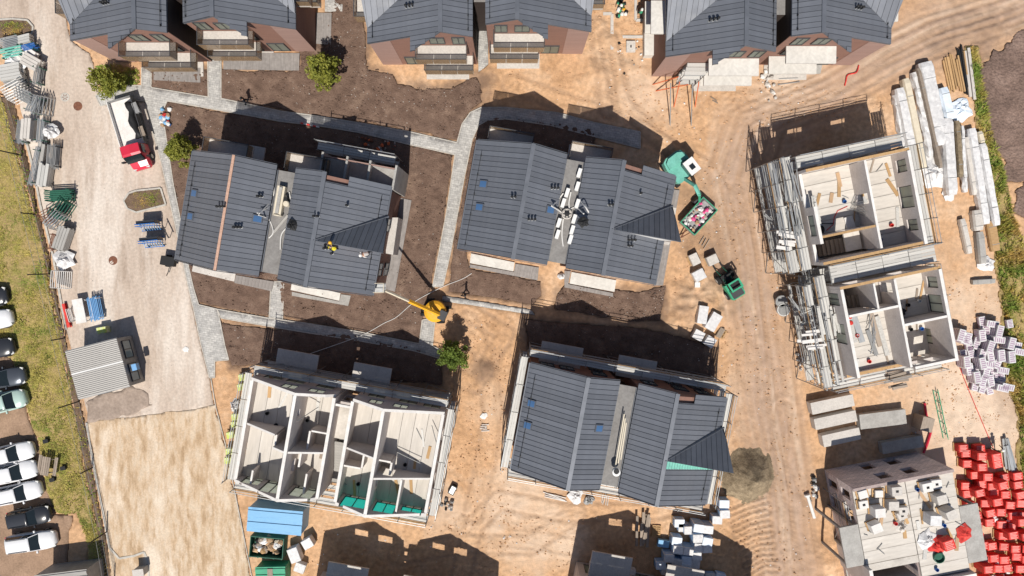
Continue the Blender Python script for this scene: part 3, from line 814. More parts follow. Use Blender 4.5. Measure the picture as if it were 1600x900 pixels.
# ---------------------------------------------------------------- the finished houses in the middle
UW, UR1, UE1, UW2, UR2, UE = -8.55, -3.80, -0.90, 0.70, 3.65, 8.55
ZE, ZR, ZI = 6.5, 9.5, 7.67
VN, VS = 4.7, -4.7
HR = R(-10.3)
def roofz(u):
    if u < UR1: return ZE + (u - UW) / (UR1 - UW) * (ZR - ZE)
    if u < UE1: return ZR - (u - UR1) / (UE1 - UR1) * (ZR - ZI)
    if u < UW2: return 7.25
    if u < UR2: return ZI + (u - UW2) / (UR2 - UW2) * (ZR - ZI)
    return ZR - (u - UR2) / (UE - UR2) * (ZR - ZE)
def house(label, c, skylights=(), vents=(), ridge1='roofcap', notch=True, dormer_fascia='white', north=True):
    t = thing('house', label, 'house', (c[0], c[1], 0), HR)
    d = -.22
    # walls: two gabled blocks and the recessed link
    for (a, r, e, za, ze) in ((UW + .15, UR1, UE1 - .03, ZE, ZI), (UW2 + .03, UR2, UE - .15, ZI, ZE)):
        b = MB()
        prof = [(a, 0), (e, 0), (e, ze + d), (r, ZR + d), (a, za + d)]
        n0 = len(b.v)
        for v in (VS + .2, VN - .2): b.v += [(p[0], v, p[1]) for p in prof]
        b.f += [tuple(range(5)), tuple(range(9, 4, -1))] + [(i, (i + 1) % 5, 5 + (i + 1) % 5, 5 + i) for i in range(5)]
        b.m += [0] * 7
        b.build('wall', 'clad', t)
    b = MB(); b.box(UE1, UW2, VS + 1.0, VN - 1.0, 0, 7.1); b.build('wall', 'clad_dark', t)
    for u in (-7.0, -5.2, -2.3, 2.2, 5.0, 7.1):
        for zc in (1.5, 4.4):
            window(t, (u, VS + .2, zc), 1.3, 1.9, 0); window(t, (u, VN - .2, zc), 1.3, 1.9, PI)
    for v in (-2.5, 1.5):
        for zc in (1.5, 4.4):
            window(t, (UW + .15, v, zc), 1.2, 1.7, -PI / 2); window(t, (UE - .15, v, zc), 1.2, 1.7, PI / 2)
    # roof: boarding below, sheets on top
    b = MB()
    for (r, e, ze) in ((UR1, UW, ZE), (UR1, UE1, ZI), (UR2, UW2, ZI), (UR2, UE, ZE)):
        n1 = VN - (.75 if (notch and e == UE) else 0)
        q = [(r, VS, ZR - .04), (e, VS, ze - .04), (e, n1, ze - .04), (r, n1, ZR - .04)]
        i = len(b.v); b.v += q + [(p[0], p[1], p[2] - .18) for p in q]
        b.f += [(i, i + 1, i + 2, i + 3), (i + 7, i + 6, i + 5, i + 4), (i, i + 4, i + 5, i + 1), (i + 1, i + 5, i + 6, i + 2), (i + 2, i + 6, i + 7, i + 3), (i + 3, i + 7, i + 4, i)]; b.m += [0] * 6
    if notch:   # the outer half of the east slope runs on further north
        um = UR2 + 1.75; zm = roofz(um)
        q = [(um, VN - .75, zm - .04), (UE, VN - .75, ZE - .04), (UE, VN + .1, ZE - .04), (um, VN + .1, zm - .04)]
        i = len(b.v); b.v += q + [(p[0], p[1], p[2] - .18) for p in q]
        b.f += [(i, i + 1, i + 2, i + 3), (i + 7, i + 6, i + 5, i + 4), (i, i + 4, i + 5, i + 1), (i + 1, i + 5, i + 6, i + 2), (i + 2, i + 6, i + 7, i + 3), (i + 3, i + 7, i + 4, i)]; b.m += [0] * 6
    roof = b.build('roof', 'darkmetal', t)
    slope_panels(roof, UR1, ZR, UW, ZE, VS, VN)
    slope_panels(roof, UR1, ZR, UE1, ZI, VS, VN)
    slope_panels(roof, UR2, ZR, UW2, ZI, VS, VN)
    slope_panels(roof, UR2, ZR, UE, ZE, VS, VN + (.1 if notch else 0), spans=(lambda v: (1.75 / (UE - UR2), 1) if v > VN - .75 else (0, 1)) if notch else None)
    for (u, m) in ((UR1, ridge1), (UR2, 'roofcap')):
        b = MB(); w = .17 if m == 'roofcap' else .11
        b.prism([(u - w, VS - .03), (u + w, VS - .03), (u + w, VN + .03), (u - w, VN + .03)], ZR - .07, lambda p: ZR + .07, m)
        b.build('ridge_cap', m, roof)
    for (u0, z0, u1, z1) in ((UW, ZE, UR1, ZR), (UR1, ZR, UE1, ZI), (UW2, ZI, UR2, ZR), (UR2, ZR, UE, ZE)):
        for v in (VS, VN):
            b = MB(); dv = -.09 if v < 0 else .05
            if notch and u1 == UE and v > 0: v -= .78; 
            q = [(u0, z0 - .25), (u1, z1 - .25), (u1, z1 + .06), (u0, z0 + .06)]
            i = len(b.v); b.v += [(p[0], v + dv, p[1]) for p in q] + [(p[0], v + dv + .04, p[1]) for p in q]
            b.f += [(i, i + 1, i + 2, i + 3), (i + 7, i + 6, i + 5, i + 4)] + [(i + k, i + (k + 1) % 4, i + 4 + (k + 1) % 4, i + 4 + k) for k in range(4)]; b.m += [0] * 6
            b.build('verge_trim', 'roofcap', roof)
    for (u, sg) in ((UW + .55, 1), (UE - .55, -1)):     # snow guards
        b = MB(); zz = roofz(u) + .2
        b.tube([(u, VS + .3, zz), (u, VN - .9, zz)], .022, 5)
        for v in (-4.2, -3.3, -1.6, .1, 1.8, 3.4): b.box(u - .04, u + .04, v - .05, v + .05, zz - .2, zz + .02)
        b.build('snow_guard', 'black', roof)
        b = MB(); ue = UW if sg > 0 else UE
        b.tube([(ue - sg * .07, VS, ZE - .05), (ue - sg * .07, VN, ZE - .05)], .075, 6); b.build('gutter', 'roofcap', roof)
    # link roof
    b = MB(); b.box(UE1 + .01, UW2 - .01, VS + .35, VN - .35, 7.1, 7.27); fr = b.build('flat_roof', 'membrane', t)
    for u in (UE1 + .05, UW2 - .05):
        b = MB(); b.box(u - .04, u + .04, VS + .36, VN - .36, 7.27, 7.4); b.build('upstand', 'roofcap', fr)
    # shed dormer over the east slope, falling north
    vd = -.9; ud1 = UE + .85; kd = 3.0 / 3.2; pitch = (ZR - ZE) / (UE - UR2)
    zd = lambda p: ZR + .02 - (p[1] - vd) * kd
    b = MB()
    b.poly([(UR2 + .1, vd + .01, ZR - .02), (ud1 - .1, vd + .01, ZR - .02), (UE - .2, vd + .01, ZE + .1)], dormer_fascia)
    b.poly([(UR2 + .1, vd + .15, ZR - .1), (UE - .2, vd + .15, ZE), (ud1 - .1, vd + .15, ZR - .1)], 'clad')
    ue = UE - .12
    b.poly([(ue, vd + .05, ZE - .3), (ue, vd + 3.0, ZE - .3), (ue, vd + 3.0, ZE + .1), (ue, vd + .05, ZR - .1)], 'clad_dark')
    b.build('dormer_wall', None, t)
    dr = MB(); dr.poly([(UR2, vd, ZR - .02), (ud1, vd, ZR - .02), (UE + .25, vd + 3.1, ZE + .02)], 'darkmetal')
    dr.poly([(UR2, vd - .05, ZR - .12), (UE + .25, vd + 3.1, ZE - .12), (ud1, vd - .05, ZR - .12)], 'darkmetal')
    dr.poly([(UR2, vd - .05, ZR - .12), (ud1, vd - .05, ZR - .12), (ud1, vd, ZR - .02), (UR2, vd, ZR - .02)], 'roofcap')
    dr.poly([(ud1, vd - .05, ZR - .12), (UE + .25, vd + 3.1, ZE - .12), (UE + .25, vd + 3.1, ZE + .02), (ud1, vd, ZR - .02)], 'roofcap')
    dro = dr.build('dormer_roof', None, t)
    n = 13; wu = (ud1 - UR2) / n
    for i in range(n):
        u0 = UR2 + i * wu; u1 = u0 + wu
        def vlim(u):
            lim = (u - UR2) * pitch / kd
            # east edge slants back
            eu = ud1 - (ud1 - UE - .25) * min(1, lim / 3.1)
            if u > UE + .25: lim = min(lim, 3.1 * (ud1 - u) / (ud1 - UE - .25))
            return max(.02, lim)
        b = MB(); p0, p1 = vlim(u0), vlim(u1)
        q = [(u0, vd, 0), (u1 - .025, vd, 0), (u1 - .025, vd + p1, 0), (u0, vd + p0, 0)]
        b.prism([(p[0], p[1]) for p in q], zd, lambda p: zd(p) + .035, 'roofmetal')
        b.prism([(u1 - .025, vd), (u1, vd), (u1, vd + p1), (u1 - .025, vd + p1)], zd, lambda p: zd(p) + .065, 'darkmetal')
        b.build('roof_panel', None, dro)
    b = MB(); a0 = Vector((UR2, vd, ZR + .05)); a1 = Vector((UE + .25, vd + 3.1, ZE + .12)); b.tube([a0, a1], .09, 4); b.build('valley_trim', 'roofcap', dro)
    # roof furniture
    for (px, py) in skylights:
        p = local(t, px, py, 8.2); zz = roofz(p.x)
        p = local(t, px, py, zz); sl = (ZR - ZE) / (UR1 - UW) * (1 if p.x < UR1 or p.x > UE1 and p.x < UR2 else -1)
        if UR1 < p.x < UE1: sl = -(ZR - ZI) / (UE1 - UR1)
        ang = -math.atan(sl)
        M = Matrix.Translation((p.x, p.y, roofz(p.x) + .03)) @ Matrix.Rotation(ang, 4, 'Y')
        b = MB(); b.box(-.40, .40, -.33, .33, -.05, .13, 'roofcap'); k = put('skylight', b.mesh('skylight'), t, M=M)
        b = MB(); b.box(-.32, .32, -.25, .25, .13, .145); b.build('pane', 'skylight', k)
    for (px, py, n) in vents:
        for i in range(n):
            p = local(t, px + (i % 3) * 5, py + (i // 3) * 9, 8.8); p = local(t, px + (i % 3) * 5, py + (i // 3) * 9, roofz(p.x) + .2)
            b = MB(); b.lathe((0, 0, 0), [(.11, -.25), (.075, -.1), (.075, .42), (.11, .44), (.11, .52), (.05, .56)], 8, 'black'); b.lathe((0, 0, 0), [(.14, -.12), (.12, 0)], 8, 'steel')
            b.build('vent_pipe', None, t, (p.x, p.y, roofz(p.x) + .05))
    for (u0, u1) in ((-7.7, -3.9), (-.6, 2.9)):
        balcony(t, ((u0 + u1) / 2, VN - .2, 3.0), u1 - u0, 1.9, PI, rail=False)
        if north: balcony(t, ((u0 + u1) / 2, VN - .2, 5.7), u1 - u0, 1.5, PI, n=3)
    return t
def terrace(t, px, m, z=.16, name='terrace', boards=False):
    pts = [local(t, a, b_, z) for a, b_ in px]
    b = MB(); b.prism([(p.x, p.y) for p in pts], -.1, z); o = b.build(name, m, t)
    if boards:      # deck boards laid across
        a, c, d = pts[0], pts[1], pts[3]
        e1 = (c - a); e2 = (d - a); n = max(2, int(e1.length / .32))
        for i in range(n):
            p = a + e1 * ((i + .5) / n) + e2 * .5
            slab('deck_board', (p.x, p.y, z + .002), (e1.length / n - .035, e2.length, .03), math.atan2(e1.y, e1.x), 'deck', o)
    return o
h1 = house('dark metal roofed house with copper coloured ridge strip and cream duct unit', (-19.56, 3.33),
      [(303, 302), (297, 338), (402, 342)], [(342, 323, 3), (366, 355, 3), (405, 307, 2), (492, 338, 2), (543, 321, 1), (507, 388, 3), (519, 396, 1)], ridge1='seamstrip', dormer_fascia='clad_pale')
h2 = house('dark metal roofed house with rows of white vent boxes on its flat link', (4.65, 4.24),
      [(756, 288), (750, 324), (859, 328)], [(800, 308, 2), (862, 294, 3), (826, 343, 3), (952, 320, 2), (1001, 302, 1), (982, 375, 5)], notch=True)
h3 = house('scaffolded dark metal roofed house with a green insulation strip along its dormer', (9.28, -14.95),
      [(833, 633), (827, 667), (937, 672)], [], north=False)
h3.scale = (1.012, 1.012, .92)
# terraces at the feet of the finished houses
terrace(h1, [(302, 412), (368, 428), (366, 440), (300, 424)], 'concrete'); terrace(h1, [(369, 430), (428, 440), (424, 455), (366, 442)], 'deck', boards=True)
terrace(h1, [(456, 442), (532, 458), (530, 470), (454, 453)], 'slab_pale'); terrace(h1, [(533, 460), (548, 462), (544, 478), (456, 462), (456, 456), (530, 471)], 'concrete_grey')
terrace(h1, [(624, 309), (643, 313), (617, 456), (596, 450)], 'deck')
terrace(h1, [(604, 340), (622, 340), (614, 398), (603, 396)], 'concrete', z=3.0, name='balcony')
terrace(h2, [(736, 396), (804, 410), (802, 424), (734, 411)], 'slab_pale'); terrace(h2, [(805, 412), (842, 418), (840, 438), (734, 418), (734, 413), (803, 425)], 'deck')
terrace(h2, [(893, 425), (963, 438), (960, 456), (890, 443)], 'slab_pale'); terrace(h2, [(882, 423), (892, 424), (888, 444), (958, 458), (958, 464), (882, 449)], 'deck')
terrace(h2, [(1052, 296), (1062, 297), (1036, 446), (1022, 446)], 'deck')
terrace(h2, [(1050, 324), (1057, 325), (1054, 342), (1048, 340)], 'concrete', z=3.0, name='balcony')
terrace(h2, [(1037, 377), (1047, 379), (1045, 383), (1036, 381)], 'concrete', z=3.0, name='balcony')
b = MB()     # unfinished party walls of the north balconies of the first house
for (px, py) in ((503, 253), (541, 262), (577, 267), (617, 277)):
    p = local(h1, px, py, 6.3); b = MB(); b.box(p.x - .09, p.x + .09, VN - .2, VN + 1.9, 0, 6.5); b.build('balcony_divider', 'concrete_grey', h1)
for zz in (3.0, 5.6):
    p0 = local(h1, 503, 253, 6.3); p1 = local(h1, 617, 277, 6.3)
    b = MB(); b.box(p0.x + .1, p1.x - .1, VN - .15, VN + 1.6, zz - .2, zz); b.build('balcony', 'concrete_grey', h1)
    b = MB(); b.box(p0.x + .1, p1.x - .1, VN + 1.55, VN + 1.62, zz + .3, zz + .9); b.build('guard_board', 'clad_pale', h1)
# green strip of insulation still showing below the third house's dormer
b = MB()
for i in range(18):
    u = UR2 + .2 + i * .26; b.box(u, u + .2, -1.55, -.92, roofz(u + .1) + .1, roofz(u + .1) + .2)
b.build('insulation_strip', 'mint', h3)

# ---------------------------------------------------------------- the three finished houses along the top
def top_house(label, xs, ys, bald=True):
    """xs: west eave, ridge, inner edge, inner edge, ridge, east eave; ys: south verge of the two blocks"""
    t = thing('row_house', label, 'house', (xs[0], ys[0], 0))
    x = [q - xs[0] for q in xs]; dy = ys[1] - ys[0]; D = 11.0
    for k, (a, r, e, v0) in enumerate(((x[0], x[1], x[2], 0.0), (x[5], x[4], x[3], dy))):
        sg = 1 if k == 0 else -1
        b = MB(); zi = ZR - abs(e - r) * (ZR - ZE) / abs(a - r)
        prof = [(a + sg * .12, 0), (e - sg * .04, 0), (e - sg * .04, zi - .22), (r, ZR - .22), (a + sg * .12, ZE - .22)]
        for v in (v0 + .12, v0 + D): b.v += [(p[0], v, p[1]) for p in prof]
        b.f += [tuple(range(5)), tuple(range(9, 4, -1))] + [(i, (i + 1) % 5, 5 + (i + 1) % 5, 5 + i) for i in range(5)]; b.m += [0] * 7
        b.build('wall', 'clad', t)
        # pale cladding bay and dark recessed side wall
        b = MB(); wv = v0 + .12
        q = [(a + sg * .115, 0), (a + sg * 2.0, 0), (a + sg * 2.0, 7.1), (a + sg * .115, ZE - .25)]
        i = len(b.v); b.v += [(p[0], wv - .03, p[1]) for p in q] + [(p[0], wv + .03, p[1]) for p in q]
        b.f += [(i, i + 1, i + 2, i + 3), (i + 7, i + 6, i + 5, i + 4)] + [(i + j, i + (j + 1) % 4, i + 4 + (j + 1) % 4, i + 4 + j) for j in range(4)]; b.m += [0] * 6
        b.build('cladding_bay', 'clad_pale', t)
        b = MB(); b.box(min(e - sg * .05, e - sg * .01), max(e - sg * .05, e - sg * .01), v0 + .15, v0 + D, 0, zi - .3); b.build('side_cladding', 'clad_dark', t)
        # openings
        for (f, zc, w, h) in ((.36, 1.4, 1.6, 2.1), (.66, 1.4, 1.9, 2.2), (.56, 4.4, 1.5, 2.0), (.80, 4.4, 1.6, 2.1), (.66, 7.0, 1.3, 1.5), (.86, 7.0, 1.1, 1.7)):
            u = a + sg * (abs(e - a)) * f
            window(t, (u, wv, zc), w, h, 0, pane='pane_pale', depth=.1)
        # balconies on two floors
        um = a + sg * abs(e - a) * .69
        balcony(t, (um, wv - .03, 5.7), 4.3, 1.45, 0); balcony(t, (um + sg * .4, wv - .03, 2.8), 4.3, 1.55, 0)
        b = MB(); b.box(um - 2.0, um + 2.0, wv - 1.4, wv - .05, -.1, .12); b.build('terrace', 'concrete', t)
        # outer side balconies
        for zz in (2.9, 5.6):
            balcony(t, (a + sg * .12, v0 + 3.6 + (5.7 - zz) * .35, zz), 2.8, 1.2, -PI / 2 if sg > 0 else PI / 2)
        # roof
        b = MB()
        for (e_, ze) in ((a, ZE), (e, zi)):
            q = [(r, v0, ZR - .04), (e_, v0, ze - .04), (e_, v0 + D + .3, ze - .04), (r, v0 + D + .3, ZR - .04)]
            i = len(b.v); b.v += q + [(p[0], p[1], p[2] - .18) for p in q]
            b.f += [(i, i + 1, i + 2, i + 3), (i + 7, i + 6, i + 5, i + 4), (i, i + 4, i + 5, i + 1), (i + 1, i + 5, i + 6, i + 2), (i + 2, i + 6, i + 7, i + 3), (i + 3, i + 7, i + 4, i)]; b.m += [0] * 6
        # canopy: the verge runs out to a point beside the ridge
        W = abs(a - r); um = r - sg * W * .4; zm = ZR - (ZR - ZE) * .4
        q = [(r, v0, ZR - .04), (um, v0, zm - .04), (um, v0 - 1.2, zm - .04)]
        i = len(b.v); b.v += q + [(p[0], p[1], p[2] - .16) for p in q]
        b.f += [(i, i + 1, i + 2), (i + 5, i + 4, i + 3), (i, i + 3, i + 4, i + 1), (i + 1, i + 4, i + 5, i + 2), (i + 2, i + 5, i + 3, i)]; b.m += [0] * 5
        roof = b.build('roof', 'roofcap', t)
        slope_panels(roof, r, ZR, a, ZE, v0, v0 + D + .3)
        slope_panels(roof, r, ZR, e, zi, v0, v0 + D + .3)
        slope_panels(roof, r, ZR, a, ZE, v0 - 1.2, v0, w=.4, spans=lambda v: ((v0 - v) / 1.2 * .4, .4))
        b = MB(); b.box(r - .17, r + .17, v0 - .03, v0 + D + .3, ZR - .06, ZR + .07); b.build('ridge_cap', 'roofcap', roof)
        b = MB(); u = a + sg * .5; zz = ZE + .5 * (ZR - ZE) / W + .2
        b.tube([(u, v0 + .3, zz), (u, v0 + 5, zz)], .022, 5)
        for q in (.5, 1.6, 2.8, 4.0): b.box(u - .04, u + .04, v0 + q - .05, v0 + q + .05, zz - .2, zz + .02)
        b.build('snow_guard', 'black', roof)
        b = MB(); u = e - sg * .35; zz = zi + .35 * (ZR - ZE) / W + .2
        b.tube([(u, v0 + .3, zz), (u, v0 + 5, zz)], .022, 5)
        for q in (.5, 1.6, 2.8, 4.0): b.box(u - .04, u + .04, v0 + q - .05, v0 + q + .05, zz - .2, zz + .02)
        b.build('snow_guard', 'black', roof)
        # shed dormer falling south over the outer slope
        ve = v0 + 1.25; dv = 4.3; vh = ve + dv; kd = (ZR - ZE) / dv; u1 = a - sg * .45
        zd = lambda p: ZE + .04 + (p[1] - ve) * kd
        b = MB(); b.poly([(r, vh, ZR), (u1, vh, ZR), (a, ve, ZE + .03)]); b.poly([(r, vh, ZR - .12), (a, ve, ZE - .1), (u1, vh, ZR - .12)])
        b.poly([(r, vh, ZR), (r, vh, ZR - .12), (u1, vh, ZR - .12), (u1, vh, ZR)]); b.poly([(u1, vh, ZR), (u1, vh, ZR - .12), (a, ve, ZE - .1), (a, ve, ZE + .03)])
        dro = b.build('dormer_roof', 'roofcap', t)
        n = 14; wu = abs(r - u1) / n
        for i in range(n):
            ua = r - sg * i * wu; ub = r - sg * (i + 1) * wu
            lo = lambda u: ve + dv * (1 - min(1, abs(u - r) / W)) if abs(u - r) <= W else ve + dv * (abs(u - r) - W) / .45 * .999
            b = MB(); uc = ub + sg * .025
            b.prism([(ua, lo(ua)), (uc, lo(uc)), (uc, vh), (ua, vh)], zd, lambda p: zd(p) + .035, 'roofmetal')
            b.prism([(uc, lo(ub)), (ub, lo(ub)), (ub, vh), (uc, vh)], zd, lambda p: zd(p) + .065, 'darkmetal')
            b.build('roof_panel', None, dro)
        b = MB(); b.poly([(a + sg * .1, ve, ZE - .2), (a + sg * .1, vh, ZE - .2), (a + sg * .1, vh, ZR - .1), (a + sg * .1, ve, ZE)])
        b.poly([(r, vh - .02, ZR - .1), (a + sg * .1, vh - .02, ZR - .1), (a + sg * .1, vh - .02, ZE)]); b.build('dormer_wall', 'clad', t)
        for (f, vv, n) in ((.45, 2.4, 3), (-.25, 4.0, 2)):
            for i in range(n):
                u = r - sg * W * f + i * .28; zz = ZR - abs(u - r) * (ZR - ZE) / W
                b = MB(); b.lathe((0, 0, 0), [(.11, -.25), (.075, -.1), (.075, .42), (.11, .44), (.11, .52), (.05, .56)], 8, 'black'); b.lathe((0, 0, 0), [(.14, -.12), (.12, 0)], 8, 'steel')
                b.build('vent_pipe', None, t, (u, v0 + vv, zz + .05))
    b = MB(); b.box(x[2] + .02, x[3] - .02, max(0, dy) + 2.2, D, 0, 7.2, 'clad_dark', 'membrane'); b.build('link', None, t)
    return t
hA = top_house('brown clad house with dark roof at the top left corner beside the gravel road', (-37.36, -30.3, -28.16, -27.13, -24.05, -18.29), (18.75, 19.72))
hB = top_house('brown clad house with dark roof at the top centre facing bare sand', (-12.24, -5.75, -3.23, -2.17, .42, 6.71), (18.5, 19.5))
hC = top_house('brown clad house at the top right with bare concrete balcony slabs', (13.01, 18.8, 21.77, 22.82, 25.0, 32.06), (17.4, 18.45))
# this house has no railings yet: pale slabs, a scaffold stair in front
for ch in list(hC.children):
    if ch.name.startswith('balcony'):
        for g in list(ch.children): bpy.data.objects.remove(g)
        ch.data = ch.data.copy(); ch.data.materials[0] = MATS['slab_pale']
def wterrace(t, px, m, z=.14):
    pts = [P(a, b_, z) - Vector(t.location) for a, b_ in px]
    b = MB(); b.prism([(p.x, p.y) for p in pts], -.1, z); b.build('terrace', m, t)
wterrace(hA, [(240, 106), (313, 106), (313, 129), (240, 125)], 'deck'); wterrace(hA, [(349, 82), (468, 83), (467, 110), (349, 108)], 'deck')
wterrace(hA, [(494, 20), (518, 20), (517, 70), (494, 68)], 'deck')
wterrace(hC, [(1095, 121), (1168, 122), (1166, 134), (1094, 134)], 'slab_pale'); wterrace(hC, [(1210, 96), (1285, 100), (1282, 115), (1210, 114)], 'concrete_grey')
wterrace(hC, [(1007, 48), (1024, 48), (1024, 86), (1007, 86)], 'slab_pale', z=1.0); wterrace(hC, [(1007, 14), (1015, 14), (1015, 46), (1007, 46)], 'concrete_grey', z=1.0)
# ---------------------------------------------------------------- concrete shells of houses still going up
def uroof(u, d=.15):
    if UE1 < u < UW2: return 7.6
    return roofz(u) - d
def shell(label, c, detail=True):
    t = thing('house_shell', label, 'building shell', (c[0], c[1], 0), HR)
    FZ = 5.25
    tops = {UW + .1: 6.4, UR1: 9.3, UE1: 7.6, UW2: 7.6, UR2: 9.3, UE - .1: 6.4}
    brk = (UR1, UR2, UE1, UW2)
    # north and south gable walls with window openings
    opN = [(-7.9, -6.3, .3, 2.5), (-5.9, -4.3, .3, 2.5), (-3.2, -1.6, .3, 2.5), (1.5, 3.0, .3, 2.5), (4.3, 5.9, .3, 2.5), (6.5, 8.0, .3, 2.5)]
    opN += [(a, b_, 3.2, 5.4) for a, b_, _, _ in opN]
    opN += [(-5.6, -4.3, 6.3, 7.9), (-3.3, -1.9, 6.3, 7.7), (2.0, 3.2, 6.3, 7.8), (4.1, 5.4, 6.3, 7.7)]
    opS = [(a, b_, z0, z1) for a, b_, z0, z1 in opN if z0 < 6] + [(-7.9, -6.3, 5.4, 6.9), (-5.9, -4.1, 5.4, 8.1), (-3.4, -1.4, 5.4, 7.9), (1.1, 3.3, 5.35, 8.0), (3.95, 5.8, 5.35, 8.0), (6.25, 8.1, 5.35, 6.7)]
    for (v, ops, nm) in ((VN - .15, opN, 'gable_wall'), (VS + .15, opS, 'gable_wall')):
        for (a0, a1) in ((UW, UE1), (UW2, UE)):
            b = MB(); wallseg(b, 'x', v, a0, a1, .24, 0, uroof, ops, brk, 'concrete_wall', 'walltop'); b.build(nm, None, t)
        rz = PI if v > 0 else 0
        for (a, b_, z0, z1) in ops:
            if not detail and z0 > 6: continue
            teal = a > 1 and v < 0
            window(t, ((a + b_) / 2, v, (z0 + z1) / 2), b_ - a, z1 - z0, rz, pane='pane_teal' if teal and z0 > 5 else 'pane_pale', depth=.08)
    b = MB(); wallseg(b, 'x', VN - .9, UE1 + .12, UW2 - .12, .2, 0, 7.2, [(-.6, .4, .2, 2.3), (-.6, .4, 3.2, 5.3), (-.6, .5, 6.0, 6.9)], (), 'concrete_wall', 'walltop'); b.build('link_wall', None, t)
    # cross walls standing above the top floor
    for u, zt in tops.items():
        op = [(-3.0, -1.8, 5.9, 7.0)] if u in (UR1, UR2) else []
        if abs(u) > 8: op = [(-2.8, -1.4, 3.3, 5.2), (1.2, 2.6, 3.3, 5.2), (-2.8, -1.4, .4, 2.4), (1.2, 2.6, .4, 2.4)]
        if u == UR1: op.append((2.3, 2.9, 7.3, 8.0))
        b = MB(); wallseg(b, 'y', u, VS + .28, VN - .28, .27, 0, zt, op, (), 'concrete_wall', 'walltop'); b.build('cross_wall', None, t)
    # spine walls
    for (a0, a1, v, hcut) in ((UW + .25, -5.2, .55, 9), (-5.2, UR1 - .12, -.55, 9), (UR1 + .12, UE1 - .12, -.5, 9), (UW2 + .12, UR2 - .12, .3, 9), (UR2 + .12, UE - .25, -1.4, 9)):
        b = MB(); op = [(a0 + .5, a0 + 1.4, 5.8, 7.7)] if a1 - a0 > 2 and a0 > 3 else []
        wallseg(b, 'x', v, a0, a1, .16, FZ, lambda u: uroof(u) - .25, op, brk, 'concrete_wall', 'walltop'); b.build('spine_wall', None, t)
    for (u, v0, v1, zt) in ((-5.2, -.45, .45, 7.7), (-2.9, -2.0, -.6, 7.6), (6.0, VS + .3, -1.5, 7.7), (-2.5, -.4, 1.2, 7.4), (2.4, -1.2, .2, 7.3), (-6.9, VS + .3, -3.2, 7.0), (-2.2, VS + .3, -2.6, 7.2), (4.9, -1.3, -.2, 7.6)):
        b = MB(); wallseg(b, 'y', u, v0, v1, .16, FZ, zt, (), (), 'concrete_wall', 'walltop'); b.build('partition', None, t)
    for (a0, a1, v, zt) in ((-2.4, UE1 - .12, 1.2, 7.3), (UW2 + .12, 2.3, -1.3, 7.2), (UR2 + .12, 4.8, -.2, 7.5)):
        b = MB(); wallseg(b, 'x', v, a0, a1, .14, FZ, zt, (), (), 'concrete_wall', 'walltop'); b.build('partition', None, t)
    if detail:
        rr = random.Random(9)
        for i in range(26):
            u = rr.uniform(UW + .6, UE - .6); v = rr.uniform(VS + .6, VN - .6)
            if UE1 - .3 < u < UW2 + .3: continue
            k = rr.random()
            if k < .4: slab('loose_board', (u, v, FZ + .01), (rr.uniform(.12, .3), rr.uniform(.7, 2.0), .05), rr.uniform(-.4, .4), rr.choice(('wood', 'wood_old', 'scaf_deck')), t)
            elif k < .75: pole('loose_tube', (u, v, FZ + .06), (u + rr.uniform(-1, 1), v + rr.uniform(-1, 1), FZ + .08), .03, 'steel_dull', t)
            else:
                b = MB(); b.lathe((0, 0, 0), [(.14, 0), (.17, .28), (.15, .28), (.12, .05)], 9); b.build('bucket', rr.choice(('black', 'white', 'blue_deep')), t, (u, v, FZ + .01))
    # floor of hollow-core planks
    for (a0, a1) in ((UW + .25, UR1 - .11), (UR1 + .11, UE1 - .11), (UW2 + .11, UR2 - .11), (UR2 + .11, UE - .25)):
        n = max(2, round((a1 - a0) / 1.15)); w = (a1 - a0) / n
        for i in range(n):
            slab('floor_plank', (a0 + w * (i + .5), 0, FZ - .22 - .004 * (i % 2)), (w - .03, VN - VS - .6, .22), 0, 'floor_lit', t)
    b = MB(); b.box(UE1 + .11, UW2 - .11, .4, VN - 1.05, FZ - .25, FZ - .02); b.build('landing', 'floor_lit', t)
    for i in range(12):
        slab('stair_tread', (-.1, -.1 - i * .3, FZ - .35 - i * .2), (1.2, .29, .17), 0, 'concrete_grey', t)
    b = MB(); b.box(UE1 + .11, UW2 - .11, VS + .3, .4, 2.7, 2.9); b.build('landing', 'concrete_grey', t)
    for (u0, u1) in ((-7.7, -3.9), (-.6, 2.9)):      # balconies north
        balcony(t, ((u0 + u1) / 2, VN - .02, 2.9), u1 - u0, 2.3, PI, rail=False)
    return t
sh1 = shell('roofless concrete house shell with teal panes and open rooms, scaffolded', (-15.12, -16.12)); sh1.scale = (1.0, 1.0, .92)
sh2 = shell('house shell beyond the lower frame edge whose gable shadow falls beside the green skip', (-10.7, -36.0), detail=False); sh2.scale = (1, 1, .92)
sh3 = shell('house shell beyond the lower frame edge whose shadow falls on the white pallets', (13.8, -35.0), detail=False); sh3.scale = (1, 1, .92)
# things left lying in the open rooms
def brace(t, p0, p1, m='steel_dull'): pole('brace', p0, p1, .035, m, t)
brace(sh1, (-4.9, 3.8, 5.8), (-3.9, 2.3, 8.6)); brace(sh1, (5.0, .3, 5.85), (7.2, -.3, 5.9)); brace(sh1, (7.6, 3.2, 5.8), (8.3, 1.9, 6.4)); brace(sh1, (-2.5, 3.0, 5.8), (-3.6, 2.0, 8.0))

